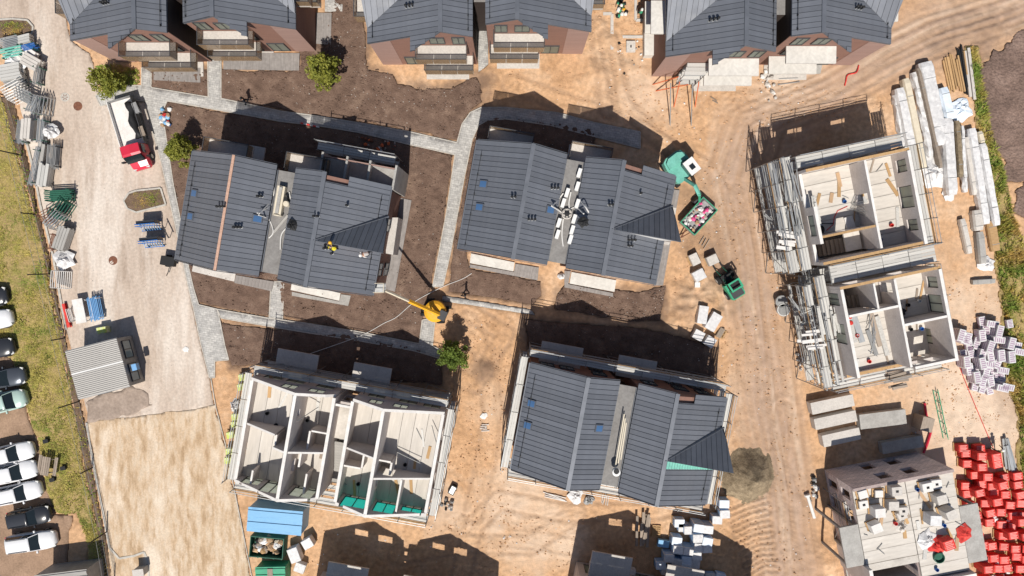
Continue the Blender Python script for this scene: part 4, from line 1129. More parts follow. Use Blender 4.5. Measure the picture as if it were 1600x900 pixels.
def block_shell(label, c, rot, w, d, FZ, TZ, parts):
    t = thing('precast_shell', label, 'building shell', (c[0], c[1], 0), rot)
    hw, hd = w / 2, d / 2
    b = MB(); wallseg(b, 'x', hd - .12, -hw, hw, .24, 0, TZ - .1, [(-hw + 1, -hw + 2.4, .3, 2.4), (hw - 2.6, hw - 1, .3, 2.4), (-hw + 1, -hw + 2.4, 2.9, 4.2), (hw - 2.6, hw - 1, 2.9, 4.2), (-hw + 1.1, -hw + 2.5, FZ + .4, FZ + 1.9), (hw - 3.6, hw - 2.2, FZ + .4, FZ + 1.9)], (), 'concrete_wall', 'wood'); b.build('front_wall', None, t)
    parts(t, hw, hd, FZ, TZ)
    return t
def planks_x(t, u0, u1, v0, v1, z, m='floor_lit', w=1.15):
    n = max(1, round((v1 - v0) / w)); k = (v1 - v0) / n
    for i in range(n): slab('floor_plank', ((u0 + u1) / 2, v0 + k * (i + .5), z - .22 - .004 * (i % 2)), (u1 - u0, k - .03, .22), 0, m, t)
def W_(t, axis, c, a0, a1, th, z0, z1, ops=(), nm='precast_wall', pane=None, mtop='walltop', rz=0):
    b = MB(); wallseg(b, axis, c, a0, a1, th, z0, z1, ops, (), 'concrete_wall', mtop); o = b.build(nm, None, t)
    if pane:
        for (a, b_, p, q) in ops:
            loc = (c, (a + b_) / 2, (p + q) / 2) if axis == 'y' else ((a + b_) / 2, c, (p + q) / 2)
            window(t, loc, b_ - a, q - p, rz, pane=pane, depth=.08)
    return o
def parts2(t, hw, hd, F_, T):
    W_(t, 'y', hw - .13, -hd, hd - .25, .26, 0, T, [(-2.9, -1.9, F_ + .5, F_ + 2.0), (-.9, 1.0, F_ + .1, F_ + 2.1), (2.2, 3.3, F_ + .5, F_ + 2.0)], pane='pane_pale', rz=PI / 2)
    W_(t, 'y', -hw + .13, -hd + .25, hd - .25, .26, 0, F_ + .9, [(-.6, .8, F_ - 2.4, F_ - .6), (2.0, 3.4, F_ - 2.4, F_ - .6)], pane='pane_pale', rz=-PI / 2)
    W_(t, 'y', -hw + .13, -2.3, .9, .27, F_ + .91, T, [(-1.6, .2, F_ + .95, F_ + 2.1)], pane='pane_pale', rz=-PI / 2)
    W_(t, 'x', -hd + .13, -hw, hw - .26, .24, 0, T - .2, [(-3.4, -2.2, 2.6, 4.6), (1.5, 2.8, 2.6, 4.6)], mtop='wood')
    W_(t, 'y', .55, -3.7, hd - .3, .2, 0, T, [(.2, 1.1, F_ + .02, F_ + 2.05)])
    W_(t, 'x', -1.75, -hw + .28, .44, .2, 0, T - .1, [(-1.9, -1.0, F_ + .02, F_ + 2.0)], mtop='wood')
    planks_x(t, -hw + .3, .43, -1.63, hd - .26, F_); planks_x(t, .67, hw - .28, -hd + .26, hd - .26, F_)
    b = MB(); b.box(-hw + .27, .43, -hd + .26, -1.87, 2.1, 2.3); b.build('floor_slab', 'concrete_grey', t)
    for i in range(9): slab('stair_tread', (-3.6 + i * .3, -3.0, 2.3 + i * .22), (.29, 1.3, .18), 0, 'wood_old', t)
    b = MB(); b.box(-1.2, .2, -3.6, -2.0, F_ - .2, F_); b.build('landing', 'floor_lit', t)
    b = MB()
    for i in range(8): b.tube([(.3 - .12 * i % .5, -.4 + .12 * i, F_ + .05), (.36, -.9 + .2 * i, F_ + 1.3 + .1 * (i % 3))], .035, 5)
    b.build('prop_bundle', 'steel_dull', t)
    b = MB(); b.tube([(-2.6, -1.4, F_ + .03), (-1.9, -1.0, F_ + .03), (-1.7, -.4, F_ + .03), (-1.3, .1, F_ + .03), (-.4, .3, F_ + .03)], .035, 5); b.build('hose', 'red', t)
    b = MB(); b.tube([(1.0, -.6, F_ + .03), (1.4, -.7, F_ + .03), (1.5, -2.0, F_ + .03)], .035, 5); b.build('hose', 'red', t)
    b = MB(); b.lathe((-3.2, -1.2, F_), [(.45, 0), (.45, .1), (.25, .12)], 14); b.tube([(-3.6, -1.1, F_ + .05), (-2.9, -.7, F_ + .04), (-1.9, -.9, F_ + .04)], .04, 5); b.build('cable_reel', 'black', t)
    slab('formwork_panel', (-.5, -1.2, F_), (.75, 1.2, .15), .1, 'walltop', t)
    slab('timber_beam', (1.05, 2.0, F_), (.18, 2.3, .16), .02, 'wood', t)
def parts3(t, hw, hd, F_, T):
    W_(t, 'y', hw - .13, -hd, hd - .25, .26, 0, T, [(2.2, 3.2, F_ + .5, F_ + 2.0), (0.0, 1.6, F_ + .1, F_ + 2.1), (-3.0, -1.6, F_ - 2.3, F_ - .3)], pane='pane_pale', rz=PI / 2)
    W_(t, 'y', -hw + .13, -hd + .25, hd - .25, .26, 0, T - .1, [(2.4, 3.5, F_ - .2, F_ + 1.8), (-1.0, .8, F_ - .2, F_ + 1.8)], pane='pane_pale', rz=-PI / 2)
    W_(t, 'x', -hd + .13, -hw, hw - .26, .24, 0, F_ + .5, [(1.2, 2.5, F_ - 2.2, F_ - .1), (2.9, 3.6, F_ - 2.2, F_ - .1)], mtop='wood')
    W_(t, 'x', -hd + .13, .6, hw - .26, .23, F_ + .51, T, [(.9, 1.9, F_ + .6, F_ + 2.0), (2.4, 3.3, F_ + .6, F_ + 1.9)])
    W_(t, 'y', .3, -hd + .26, hd - .3, .2, 0, T, [(2.6, 3.5, F_ + .02, F_ + 2.0)])
    W_(t, 'x', -.2, .42, hw - .28, .2, 0, T, ())
    W_(t, 'x', 1.5, -hw + .28, .18, .2, 0, T, [(-1.6, -.7, F_ + .02, F_ + 2.0)])
    W_(t, 'y', -1.5, 1.62, hd - .3, .16, 0, T, ())
    planks_x(t, .42, hw - .28, -.08, hd - .26, F_); planks_x(t, -hw + .28, .18, -hd + .26, 1.38, F_)
    b = MB(); b.box(.42, hw - .28, -hd + .26, -.32, F_ - 1.2, F_ - 1.0); b.build('floor_slab', 'floor_lit', t)
    b = MB(); b.box(-hw + .28, .18, 1.62, hd - .26, 2.2, 2.4); b.build('floor_slab', 'concrete_grey', t)
    b = MB(); b.box(-1.3, .15, 1.65, hd - .3, F_ - .2, F_ + .01); b.build('landing', 'floor_lit', t)
    for i in range(9): slab('stair_tread', (-3.9 + i * .28, 2.2, 2.4 + i * .24), (.27, 1.1, .18), 0, 'wood_old', t)
    for k, (u, v, w, h, r, m) in enumerate(((-3.0, .0, .6, 2.6, .05, 'scaf_deck'), (-2.4, -.2, .5, 2.4, .12, 'steel'), (-.9, -.4, .45, 3.4, .1, 'wood_old'), (-.45, -1.2, .4, 3.6, .08, 'scaf_deck'), (-1.4, -1.6, .35, 2.4, .15, 'steel_dull'))):
        slab('stacked_board', (u, v, F_ + .02), (w, h, .12 + .05 * (k % 2)), r, m, t)
    b = MB()
    for i in range(10): b.tube([(-1.7 + .1 * i % .7, -2.6 + .3 * i, F_ + .06 + .05 * i), (-1.1 + .1 * (i % 4), -1.6 + .35 * i, F_ + .1)], .035, 5)
    b.build('prop_bundle', 'steel', t)
    b = MB(); b.lathe((-2.95, .5, F_), [(.2, 0), (.2, .25), (.1, .3)], 8); b.lathe((-2.9, 1.0, F_), [(.16, 0), (.16, .2), (.1, .25)], 8); b.build('fuel_can', 'red', t)
    b = MB(); b.obox((1.5, .4, F_ + .2), (.5, .4, .4), .3); b.obox((1.75, .55, F_ + .15), (.4, .3, .3), .7); b.build('tool_case', 'black', t)
U_ROT = R(12)
sp2 = block_shell('upper of two open precast shells at right, with a long pale floor and red hose', (29.85, 4.7), U_ROT, 8.85, 8.25, 4.9, 7.4, parts2)
sp3 = block_shell('lower of two open precast shells at right, cluttered with props and red cans', (32.8, -5.2), U_ROT, 8.65, 8.2, 4.9, 7.4, parts3)

# masonry shell with pallets on its deck, lower right
def brick_mat():
    m = mat('brickwork', (.74, .66, .645), (.64, .565, .55), scale=1, rough=.95)
    nt = m.node_tree; N, L = nt.nodes, nt.links; b = N['Principled BSDF']
    src = b.inputs['Base Color'].links[0].from_socket
    tc = N.new('ShaderNodeTexCoord'); sp = N.new('ShaderNodeSeparateXYZ'); L.new(tc.outputs['Object'], sp.inputs[0])
    ad = N.new('ShaderNodeMath'); ad.operation = 'ADD'; L.new(sp.outputs[0], ad.inputs[0]); L.new(sp.outputs[1], ad.inputs[1])
    cb = N.new('ShaderNodeCombineXYZ'); L.new(ad.outputs[0], cb.inputs[0]); L.new(sp.outputs[2], cb.inputs[1])
    br = N.new('ShaderNodeTexBrick'); br.inputs['Scale'].default_value = 1; br.inputs['Brick Width'].default_value = .5; br.inputs['Row Height'].default_value = .25; br.inputs['Mortar Size'].default_value = .022
    br.inputs['Color1'].default_value = (1.15, 1.12, 1.1, 1); br.inputs['Color2'].default_value = (.78, .78, .8, 1); br.inputs['Mortar'].default_value = (.62, .6, .6, 1)
    L.new(cb.outputs[0], br.inputs['Vector'])
    mx = N.new('ShaderNodeVectorMath'); mx.operation = 'MULTIPLY'; L.new(src, mx.inputs[0]); L.new(br.outputs['Color'], mx.inputs[1]); L.new(mx.outputs[0], b.inputs['Base Color'])
    bp = N.new('ShaderNodeBump'); bp.inputs['Strength'].default_value = .6; bp.inputs['Distance'].default_value = .02; L.new(br.outputs['Fac'], bp.inputs['Height']); bp.invert = True; L.new(bp.outputs[0], b.inputs['Normal'])
brick_mat()
M4 = R(11.3); Z4 = 5.3
ms = thing('masonry_shell', 'block masonry storey with white pallets standing on its concrete deck, lower right corner', 'building shell', (34.5, -19.2, 0), M4)
# local: u -4.7..4.7, v 0 (north wall) .. -13
def W4(axis, c, a0, a1, ops, z1=Z4 - .24, th=.26, z0=0):
    b = MB(); wallseg(b, axis, c, a0, a1, th, z0, z1, ops, (), 'brickwork', 'block'); return b.build('masonry_wall', None, ms)
W4('x', 0, -4.5, 4.5, [(-1.5, -.4, .5, 1.9), (-1.5, -.4, 3.2, 4.6), (.9, 2.0, .5, 1.9), (.9, 2.0, 3.2, 4.6)], z1=Z4 + .25)
W4('y', -4.37, -12, -.14, [(-1.3, -.5, .5, 2.2), (-1.3, -.5, 3.0, 4.6), (-3.4, -2.2, .3, 2.2), (-3.4, -2.2, 3.0, 4.6), (-8.6, -7.0, .3, 2.6)])
W4('y', 4.37, -12, -.14, [(-3.0, -1.6, .5, 2.6), (-7.0, -5.4, .3, 2.6)])
W4('y', .2, -12, -.14, [(-4, -3, 0, 2.1)])
for (u0, u1) in ((-4.5, .18), (.22, 4.5)):
    n = 8
    for i in range(n):
        v1 = -.14 - i * 1.13; v0 = v1 - 1.1
        if u0 < -4 and i >= 6: 
            if i == 6: continue
            continue
        slab('floor_plank', ((u0 + u1) / 2, (v0 + v1) / 2, Z4 - .22 - .004 * (i % 2)), (u1 - u0 - .03, 1.1, .22), 0, 'floor_lit', ms)
b = MB(); b.box(-4.5, -2.2 + 2.4, -7.6, -6.95, Z4 - .25, Z4 - .02); b.build('landing', 'floor_lit', ms)
for (u0, u1, v0, v1) in ((-6.2, -4.53, -6.9, -3.2), (4.53, 6.2, -8.6, -3.4)):
    b = MB(); b.box(u0, u1, v0, v1, Z4 - .25, Z4 - .03); b.build('balcony', 'concrete_grey', ms)
    for (pu, pv) in ((u0 + .2, v0 + .2), (u1 - .2, v1 - .2), (u0 + .2, v1 - .2), (u1 - .2, v0 + .2)): slab('post', (pu, pv, 0), (.2, .2, Z4 - .25), 0, 'steel_dull', ms)
b = MB(); b.box(-4.7, -.1, -9.2, -8.9, 0, Z4 + .9, 'concrete_wall', 'walltop'); b.box(-4.7, -4.4, -8.9, -7.0, 0, Z4 + .9, 'concrete_wall', 'walltop'); b.build('parapet', None, ms)
b = MB(); b.box(-4.6, 0, -12, -7, .8, 1.0); b.build('floor_slab', 'concrete_grey', ms)
for i in range(9): slab('stair_tread', (-3.9 + i * .3, -10.2, 1.0 + i * .28), (.29, 1.4, .2), 0, 'wood_old', ms)
for i in range(5): slab('stair_board', (-.9, -9.7 - i * .25, 2.6 + i * .1), (1.1, .18, .06), 0, 'yellow', ms)
b = MB(); b.box(.3, 4.7, -9.6, -9.3, 0, Z4 + .5, 'concrete_wall', 'walltop'); b.build('parapet', None, ms)
b = MB(); b.box(-.1, 4.0, -12.6, -10.0, Z4 - .2, Z4); b.build('floor_slab', 'floor_lit', ms)

# ---------------------------------------------------------------- scaffolding
def scaffold(label, lines, levels, depth=.8, bay=2.4, top_extra=1.0, boards=3, brace=True, group='scaffolds around the buildings', ragged_=0.0, m='scaf_deck'):
    """lines: list of (p, q, side): wall-side line in world metres, the scaffold stands on its left side"""
    p0 = Vector(lines[0][0])
    t = thing('scaffold', label, 'scaffold', (p0.x, p0.y, 0), 0, group)
    for (p, q) in lines:
        p = Vector(p) - p0; q = Vector(q) - p0; d = q - p; L = d.length; d.normalize(); nrm = Vector((-d.y, d.x)); rz = math.atan2(d.y, d.x)
        n = max(1, round(L / bay)); zt = levels[-1] + top_extra
        for i in range(n + 1):
            a = p + d * (L * i / n)
            for off in (.05, depth):
                e = a + nrm * off
                h = zt if off > .1 else levels[-1] + .05
                h += random.uniform(-.15, .25)
                pole('standard', (e.x, e.y, 0), (e.x, e.y, h), .04, 'scaf_pole', t)
            for zl in levels:
                e0 = a + nrm * .05; e1 = a + nrm * depth
                pole('transom', (e0.x, e0.y, zl - .08), (e1.x, e1.y, zl - .08), .03, 'scaf_pole', t)
        for i in range(n):
            a = p + d * (L * (i + .5) / n); w = L / n
            for j, zl in enumerate(levels):
                top = j == len(levels) - 1
                nb = boards if top else max(1, boards - 1)
                bw = (depth - .12) / boards
                for k in range(nb):
                    if random.random() < ragged_: continue
                    e = a + nrm * (.1 + bw * (k + .5))
                    slab('deck_board', (e.x, e.y, zl - .04 + .004 * (k % 2)), (w - .06, bw - .025, .05), rz + random.uniform(-.01, .01), m, t)
                for zr in (.5, 1.0):
                    e0 = a - d * w / 2 + nrm * depth; e1 = a + d * w / 2 + nrm * depth
                    pole('guard_rail', (e0.x, e0.y, zl + zr), (e1.x, e1.y, zl + zr), .03, 'steel', t)
                if top:
                    e = a + nrm * (depth + .04); slab('toe_board', (e.x, e.y, zl), (w - .05, .03, .17), rz, 'wood', t)
            if brace and i % 3 == 0:
                e0 = a - d * w / 2 + nrm * (depth + .05); e1 = a + d * w / 2 + nrm * (depth + .05)
                pole('brace', (e0.x, e0.y, .1), (e1.x, e1.y, levels[0]), .025, 'scaf_pole', t)
                if len(levels) > 1: pole('brace', (e1.x, e1.y, levels[0]), (e0.x, e0.y, levels[-1]), .025, 'scaf_pole', t)
    return t
def around(c, rot, u0, u1, v0, v1, sides):
    M = Matrix.Rotation(rot, 2); C = Vector(c); W = lambda u, v: tuple(C + M @ Vector((u, v)))
    S = {'N': (W(u0, v1), W(u1, v1)), 'E': (W(u1, v1), W(u1, v0)), 'S': (W(u1, v0), W(u0, v0)), 'W': (W(u0, v0), W(u0, v1))}
    return [S[k] for k in sides]
LV = (1.9, 3.8, 5.7)
# left side of the direction of travel must be outward: go clockwise round the house
scaffold('pale decked scaffold round the dark roofed house with the green dormer strip', around((9.28, -14.95), HR, UW - .25, UE + .2, VS - .2, VN + .4, 'NESW'), (1.75, 3.5, 5.2), depth=.75)
scaffold('scaffold with pale decks round the roofless shell with teal panes', around((-15.12, -16.12), HR, UW - .15, UE + .1, VS - .15, VN + .15, 'NESW'), (1.75, 3.5, 5.1), depth=.75)
s2 = around((29.85, 4.7), U_ROT, -4.6, 4.6, -4.3, 4.3, 'NE')
scaffold('railed scaffold platform along the north and east of the upper precast shell', s2, (2.2, 4.4, 6.2), depth=1.1, boards=4)
scaffold('double scaffold packed with boards and tubes west of the upper precast shell', [around((29.85, 4.7), U_ROT, -4.6, 4.6, -4.4, 5.6, 'W')[0], around((29.85, 4.7), U_ROT, -5.7, 4.6, -4.4, 5.4, 'W')[0]], (1.8, 3.6, 5.4), depth=1.05, bay=1.9, boards=4, ragged_=.2)
scaffold('narrow scaffold bridge between the two precast shells', around((32.8, -5.2), U_ROT, -4.4, 4.8, -4.3, 4.3, 'N'), (2.2, 4.2, 6.2), depth=1.65, boards=5)
scaffold('double scaffold full of props west of the lower precast shell', [around((32.8, -5.2), U_ROT, -4.5, 4.6, -4.4, 5.2, 'W')[0], around((32.8, -5.2), U_ROT, -5.6, 4.6, -4.6, 4.6, 'W')[0]], (1.8, 3.6, 5.4), depth=1.05, bay=1.8, boards=4, ragged_=.22)
scaffold('scaffold walkway south and east of the lower precast shell', around((32.8, -5.2), U_ROT, -5.4, 4.6, -4.3, 4.0, 'ES'), (2.2, 4.4), depth=.95, boards=3)
scaffold('small scaffold at the west side of the masonry shell with white pallets', [(tuple(P2(1336, 850, 2)), tuple(P2(1318, 770, 2)))], (1.8, 3.8), depth=1.0, bay=1.8, boards=3, ragged_=.3)
scaffold('scaffold in front of the north side of the house with the copper ridge strip', around((-19.56, 3.33), HR, 1.0, 8.0, VS, VN + 2.2, 'N'), (1.9, 3.9), depth=.8, boards=3, top_extra=1.2)
# loose tubes and boards heaped in the western scaffolds
def heap(name, label, cat, cx, cy, z, n, Lr, rot, m, spread=1.0, group=None, r=.04, boards=False):
    c = P(cx, cy, z); t = thing(name, label, cat, (c.x, c.y, z), rot, group)
    for i in range(n):
        L = random.uniform(*Lr); u = random.uniform(-spread, spread); a = random.uniform(-.12, .12); zz = .05 + .09 * (i % 4); v = random.uniform(-.4, .4)
        if boards: slab('board', (u, v, zz - .05), (random.uniform(.18, .32), L, .06), a, m, t)
        else: pole('tube', (u - math.sin(a) * L / 2, v - math.cos(a) * L / 2, zz), (u + math.sin(a) * L / 2, v + math.cos(a) * L / 2, zz + random.uniform(0, .2)), r, m, t)
    return t
heap('tube_heap', 'steel tubes heaped on the scaffold near the top of the upper precast shell', 'tubes', 1228, 290, 5.5, 16, (2, 3.6), U_ROT, 'steel', 1.0)
heap('tube_heap', 'steel tubes heaped on the scaffold beside the lower half of the upper precast shell', 'tubes', 1232, 352, 5.5, 18, (1.6, 3), U_ROT, 'steel', 1.1)
heap('tube_heap', 'dark tubes and props piled at the north west corner of the lower precast shell', 'tubes', 1264, 448, 3.8, 18, (2, 3.4), U_ROT + .1, 'steel_dull', 1.0)
heap('board_heap', 'pale boards stacked on the scaffold west of the lower precast shell', 'boards', 1290, 505, 5.5, 12, (1.6, 2.8), U_ROT, 'scaf_deck', 1.1, boards=True)
heap('tube_heap', 'jumble of tubes at the south west corner of the lower precast shell', 'tubes', 1300, 560, 3.7, 18, (1.2, 2.4), U_ROT + .2, 'steel_dull', 1.2)
heap('board_heap', 'pale boards laid along the scaffold beside the upper precast shell', 'boards', 1268, 330, 5.5, 8, (2, 3.2), U_ROT, 'scaf_deck', .5, boards=True)
heap('board_heap', 'boards and timber scraps on the walkway south of the lower precast shell', 'boards', 1400, 592, 4.4, 14, (1, 2.2), U_ROT + PI / 2, 'wood_old', .8, boards=True)

def clutter(t, spots, F_, seed):
    rr = random.Random(seed)
    for (u0, u1, v0, v1, n) in spots:
        for i in range(n):
            u = rr.uniform(u0, u1); v = rr.uniform(v0, v1); k = rr.random()
            if k < .45: slab('loose_board', (u, v, F_ + .02), (rr.uniform(.12, .35), rr.uniform(.6, 1.8), .05), rr.uniform(-.5, .5), rr.choice(('wood', 'wood_old', 'scaf_deck', 'cardboard')), t)
            elif k < .7: pole('loose_tube', (u, v, F_ + .06), (u + rr.uniform(-.8, .8), v + rr.uniform(-.8, .8), F_ + .08), .03, 'steel_dull', t)
            else:
                b = MB(); b.lathe((0, 0, 0), [(.14, 0), (.17, .28), (.15, .28), (.12, .05)], 9); b.build('bucket', rr.choice(('black', 'white', 'red', 'blue_deep')), t, (u, v, F_ + .01))
clutter(sp2, [(-3.8, .2, -1.2, 3.4, 8), (1.0, 3.8, -3.6, 3.4, 9)], 4.9, 3)
clutter(sp3, [(-3.8, .0, -3.6, 1.0, 16), (.8, 3.8, .2, 3.4, 7)], 4.9, 4)
clutter(sp3, [(.8, 3.8, -3.6, -.6, 8)], 3.9, 5)
clutter(ms, [(-4, .0, -6.4, -.6, 14), (.6, 4.0, -8.6, -.6, 18)], Z4, 6)

for i, (px, py, z_, n, rot, m, brd, lb) in enumerate([(1222, 318, 3.7, 7, 1.5, 'scaf_deck', True, 'short boards laid crosswise on the scaffold beside the upper precast shell, upper'), (1226, 375, 5.5, 7, 1.2, 'walltop', True, 'white panels stacked on the scaffold beside the upper precast shell, lower'), (1212, 345, 3.7, 9, .6, 'steel', False, 'diagonal tubes leaning on the outer scaffold of the upper precast shell'), (1262, 490, 3.7, 8, 1.7, 'scaf_deck', True, 'short boards laid crosswise west of the lower precast shell'), (1268, 530, 5.5, 6, 1.4, 'walltop', True, 'white panels stacked on the scaffold west of the lower precast shell'), (1250, 470, 3.7, 9, .5, 'steel', False, 'diagonal tubes leaning on the outer scaffold of the lower precast shell'), (1240, 405, 3.7, 8, 1.6, 'steel', False, 'tubes lying crosswise where the two west scaffolds meet')]):
    heap('board_heap' if brd else 'tube_heap', lb, 'boards' if brd else 'tubes', px, py, z_, n, (1.0, 2.0), U_ROT + rot, m, .8, boards=brd)
# ================================================================ VEHICLES
def loft(b, secs, m=None):
    n = len(secs[0]); i = len(b.v); k = b.mi(m)
    for s in secs: b.v += s
    for j in range(len(secs) - 1):
        for q in range(n):
            w = (q + 1) % n
            b.f.append((i + j * n + q, i + j * n + w, i + (j + 1) * n + w, i + (j + 1) * n + q)); b.m.append(k)
    b.f.append(tuple(i + q for q in range(n))[::-1]); b.m.append(k)
    b.f.append(tuple(i + (len(secs) - 1) * n + q for q in range(n))); b.m.append(k)
def wheel(parent, x, y, r=.33, w=.22):
    b = MB(); b.lathe((0, 0, 0), [(r * .8, -w / 2), (r, -w / 2 + .04), (r, w / 2 - .04), (r * .8, w / 2)], 14, 'tyre', 'Y')
    o = b.build('wheel', None, parent, (x, y, r))
    b = MB(); b.lathe((0, 0, 0), [(r * .6, -w / 2 - .01), (r * .55, w / 2 + .01)], 10, 'steel', 'Y'); b.build('rim', None, o)
def car(label, px, py, deg, color, L=4.5, Wd=1.82, Hh=1.5, kind='sedan', rack=False):
    c = P(px, py, .8); t = thing('parked_car', label, 'car', (c.x, c.y, 0.03), R(deg), 'cars parked on the left')
    k = L / 4.5; w = Wd / 2
    xs = [-2.25, -2.18, -1.7, -.6, .7, 1.35, 1.85, 2.13, 2.25]; hw = [.70, .88, .97, 1, .99, .97, .91, .78, .55]
    zt = [.72, .96, 1.0, .98, .95, .92, .84, .74, .58] if kind != 'sedan' else [.68, .88, .95, .95, .93, .9, .82, .72, .56]
    secs = []
    for x, h, z_ in zip(xs, hw, zt):
        h *= w; z_ *= Hh / 1.5
        secs.append([(x * k, -h * .9, .22), (x * k, -h, .5), (x * k, -h * .98, z_ - .12), (x * k, -h * .82, z_), (x * k, 0, z_ + .035), (x * k, h * .82, z_), (x * k, h * .98, z_ - .12), (x * k, h, .5), (x * k, h * .9, .22)])
    b = MB(); loft(b, secs); b.build('body', color, t, smooth=True)
    xr = {'sedan': -1.75, 'suv': -2.1, 'van': -2.15, 'pickup': -.75}[kind]; xt = {'sedan': -1.15, 'suv': -1.85, 'van': -2.05, 'pickup': -.55}[kind]
    xf, xft = (.98, .28) if kind != 'van' else (1.45, .95)
    zb, zr_ = .9 * Hh / 1.5, Hh
    b = MB(); secs = []
    for x, z_, h in ((xr, zb, .86), (xt, zr_ - .06, .70), (xft, zr_ - .06, .70), (xf, zb, .86)):
        pass
    i = 0
    P8 = [(xr * k, -.86 * w, zb), (xf * k, -.86 * w, zb), (xf * k, .86 * w, zb), (xr * k, .86 * w, zb), (xt * k, -.72 * w, zr_ - .05), (xft * k, -.72 * w, zr_ - .05), (xft * k, .72 * w, zr_ - .05), (xt * k, .72 * w, zr_ - .05)]
    b.v += P8; b.f += [(3, 2, 1, 0), (4, 5, 6, 7), (0, 1, 5, 4), (1, 2, 6, 5), (2, 3, 7, 6), (3, 0, 4, 7)]; b.m += [0] * 6
    b.build('cabin_glass', 'carglass', t)
    b = MB(); q0, q1 = xt * k - .05, xft * k + .04
    secs = [[(x, -.74 * w * f, zr_ - .05), (x, -.66 * w * f, zr_ + .0), (x, 0, zr_ + .03), (x, .66 * w * f, zr_), (x, .74 * w * f, zr_ - .05)] for x, f in ((q0, .93), (q0 + .15, 1), (q1 - .2, 1), (q1, .95))]
    loft(b, secs); b.build('roof', color, t, smooth=True)
    for s in (-1, 1):
        for (a, e) in ((P8[0], P8[4]), (P8[1], P8[5])):
            b = MB(); b.tube([(a[0], s * abs(a[1]), a[2] - .02), (e[0], s * abs(e[1]), e[2])], .045, 5); b.build('pillar', color, t)
        b = MB(); xm = (-.35 if kind != 'pickup' else .2) * k; b.tube([(xm, s * .875 * w, zb), (xm - .05, s * .73 * w, zr_ - .04)], .035, 5); b.build('pillar', color, t)
        b = MB(); b.obox((.62 * k, s * (w + .08), zb + .06), (.14, .2, .13), 0); b.build('mirror', color, t)
        b = MB(); b.obox((2.05 * k, s * .66 * w, .66 * Hh / 1.5), (.28, .34, .12), s * -.35); b.build('headlight', 'frame_white', t)
        b = MB(); b.obox((-2.2 * k, s * .72 * w, .8 * Hh / 1.5), (.08, .28, .18), s * .1); b.build('tail_light', 'red_paint', t)
        for x in (-1.35, 1.4): wheel(t, x * k, s * (w - .1))
    if kind in ('suv', 'van') or rack:
        for s in (-1, 1):
            b = MB(); b.tube([(q0 + .2, s * .66 * w, zr_ + .06), (q1 - .25, s * .66 * w, zr_ + .06)], .025, 5); b.build('roof_rail', 'black', t)
    if rack:
        for i in range(6):
            b = MB(); y = -.55 * w + i * .22 * w; b.tube([(q0 + .1, y, zr_ + .08), (q1 - .1, y, zr_ + .08)], .03, 5); b.build('rack_bar', 'steel', t)
    return t
car('black car cut by the left frame edge, uppermost of the parked row', -28, 466, 8, 'car_dark')
car('white car at the left frame edge beside the grass, second from the top', -20, 502, 10, 'car_white', kind='suv')
car('black estate car at the left frame edge between a white car and a rack car', -18, 547, 10, 'car_dark', kind='suv', L=4.6)
car('dark car with blue grey roof rack bars at the left frame edge', -1, 592, 9, 'car_grey', L=4.7, kind='suv', rack=True)
car('pale green van at the left frame edge below the car with roof bars', 0, 630, 14, 'car_green', L=4.9, Wd=1.9, Hh=1.75, kind='van')
car('white car topmost of the three white cars beside the picnic table', 14, 710, 13, 'car_white')
car('white car in the middle of the three white cars beside the picnic table', 19, 739, 12, 'car_white')
car('white car lowest of the three white cars, above the dark hatchback', 26, 771, 12, 'car_white', kind='suv')
car('small dark grey hatchback between white cars', 45, 808, 10, 'car_dark', L=3.9, Wd=1.75, kind='suv')
car('white estate car with sunroof below the dark hatchback', 48, 847, 8, 'car_white', L=4.6, kind='suv')
# red cabbed flatbed truck
c = P(203, 205, 1.0); t = thing('flatbed_truck', 'flatbed truck with red cab and white loading bed parked by the footpath', 'truck', (c.x, c.y, .03), math.atan2(-102, 27) + .02)
b = MB(); b.box(-3.0, 1.35, -1.12, 1.12, .75, .9, 'walltop'); b.build('bed', None, t)
for s in (-1, 1):
    b = MB(); b.box(-3.0, 1.35, s * 1.12 - .03, s * 1.12 + .03, .7, 1.35); b.build('side_board', 'frame_dark' if s > 0 else 'white', t)
b = MB(); b.box(-3.04, -2.98, -1.1, 1.1, .7, 1.3); b.build('tail_board', 'steel_dull', t)
b = MB(); b.box(-2.9, 3.0, -.45, .45, .45, .72); b.build('chassis', 'black', t)
cs = []
for x, hw, zt in ((1.45, .95, 1.75), (1.5, 1.0, 2.05), (2.3, 1.0, 2.1), (2.5, .98, 1.98), (2.95, .95, 1.25), (3.45, .88, 1.0), (3.62, .7, .8)):
    cs.append([(x, -hw, .45), (x, -hw, zt * .6), (x, -hw * .86, zt - .06), (x, 0, zt + .03), (x, hw * .86, zt - .06), (x, hw, zt * .6), (x, hw, .45)])
b = MB(); loft(b, cs); b.build('cab', 'red_paint', t, smooth=False)
b = MB(); b.poly([(2.52, -.82, 2.0), (2.98, -.84, 1.3), (2.98, .84, 1.3), (2.52, .82, 2.0)]); b.poly([(2.53, -.82, 1.9), (2.53, .82, 1.9), (2.9, .84, 1.3), (2.9, -.84, 1.3)]); o = b.build('windscreen', 'carglass', t, (.05, 0, .07))
for s in (-1, 1):
    b = MB(); b.obox((2.0, s * .985, 1.5), (.8, .06, .5), 0); b.build('side_window', 'carglass', t)
    b = MB(); b.obox((2.75, s * 1.2, 1.35), (.12, .3, .35), 0); b.build('mirror', 'black', t)
    b = MB(); b.obox((3.5, s * .6, .8), (.18, .35, .18), s * -.3); b.build('headlight', 'frame_white', t)
    for x in (-1.8, 2.6): wheel(t, x, s * .92, .4, .28)
c = P(207, 193, 1.3); t2 = thing('covered_load', 'black tarpaulin and boxes lying on the bed of the red cabbed truck', 'load', (c.x, c.y, .95), t.rotation_euler.z)
b = MB()
secs = []
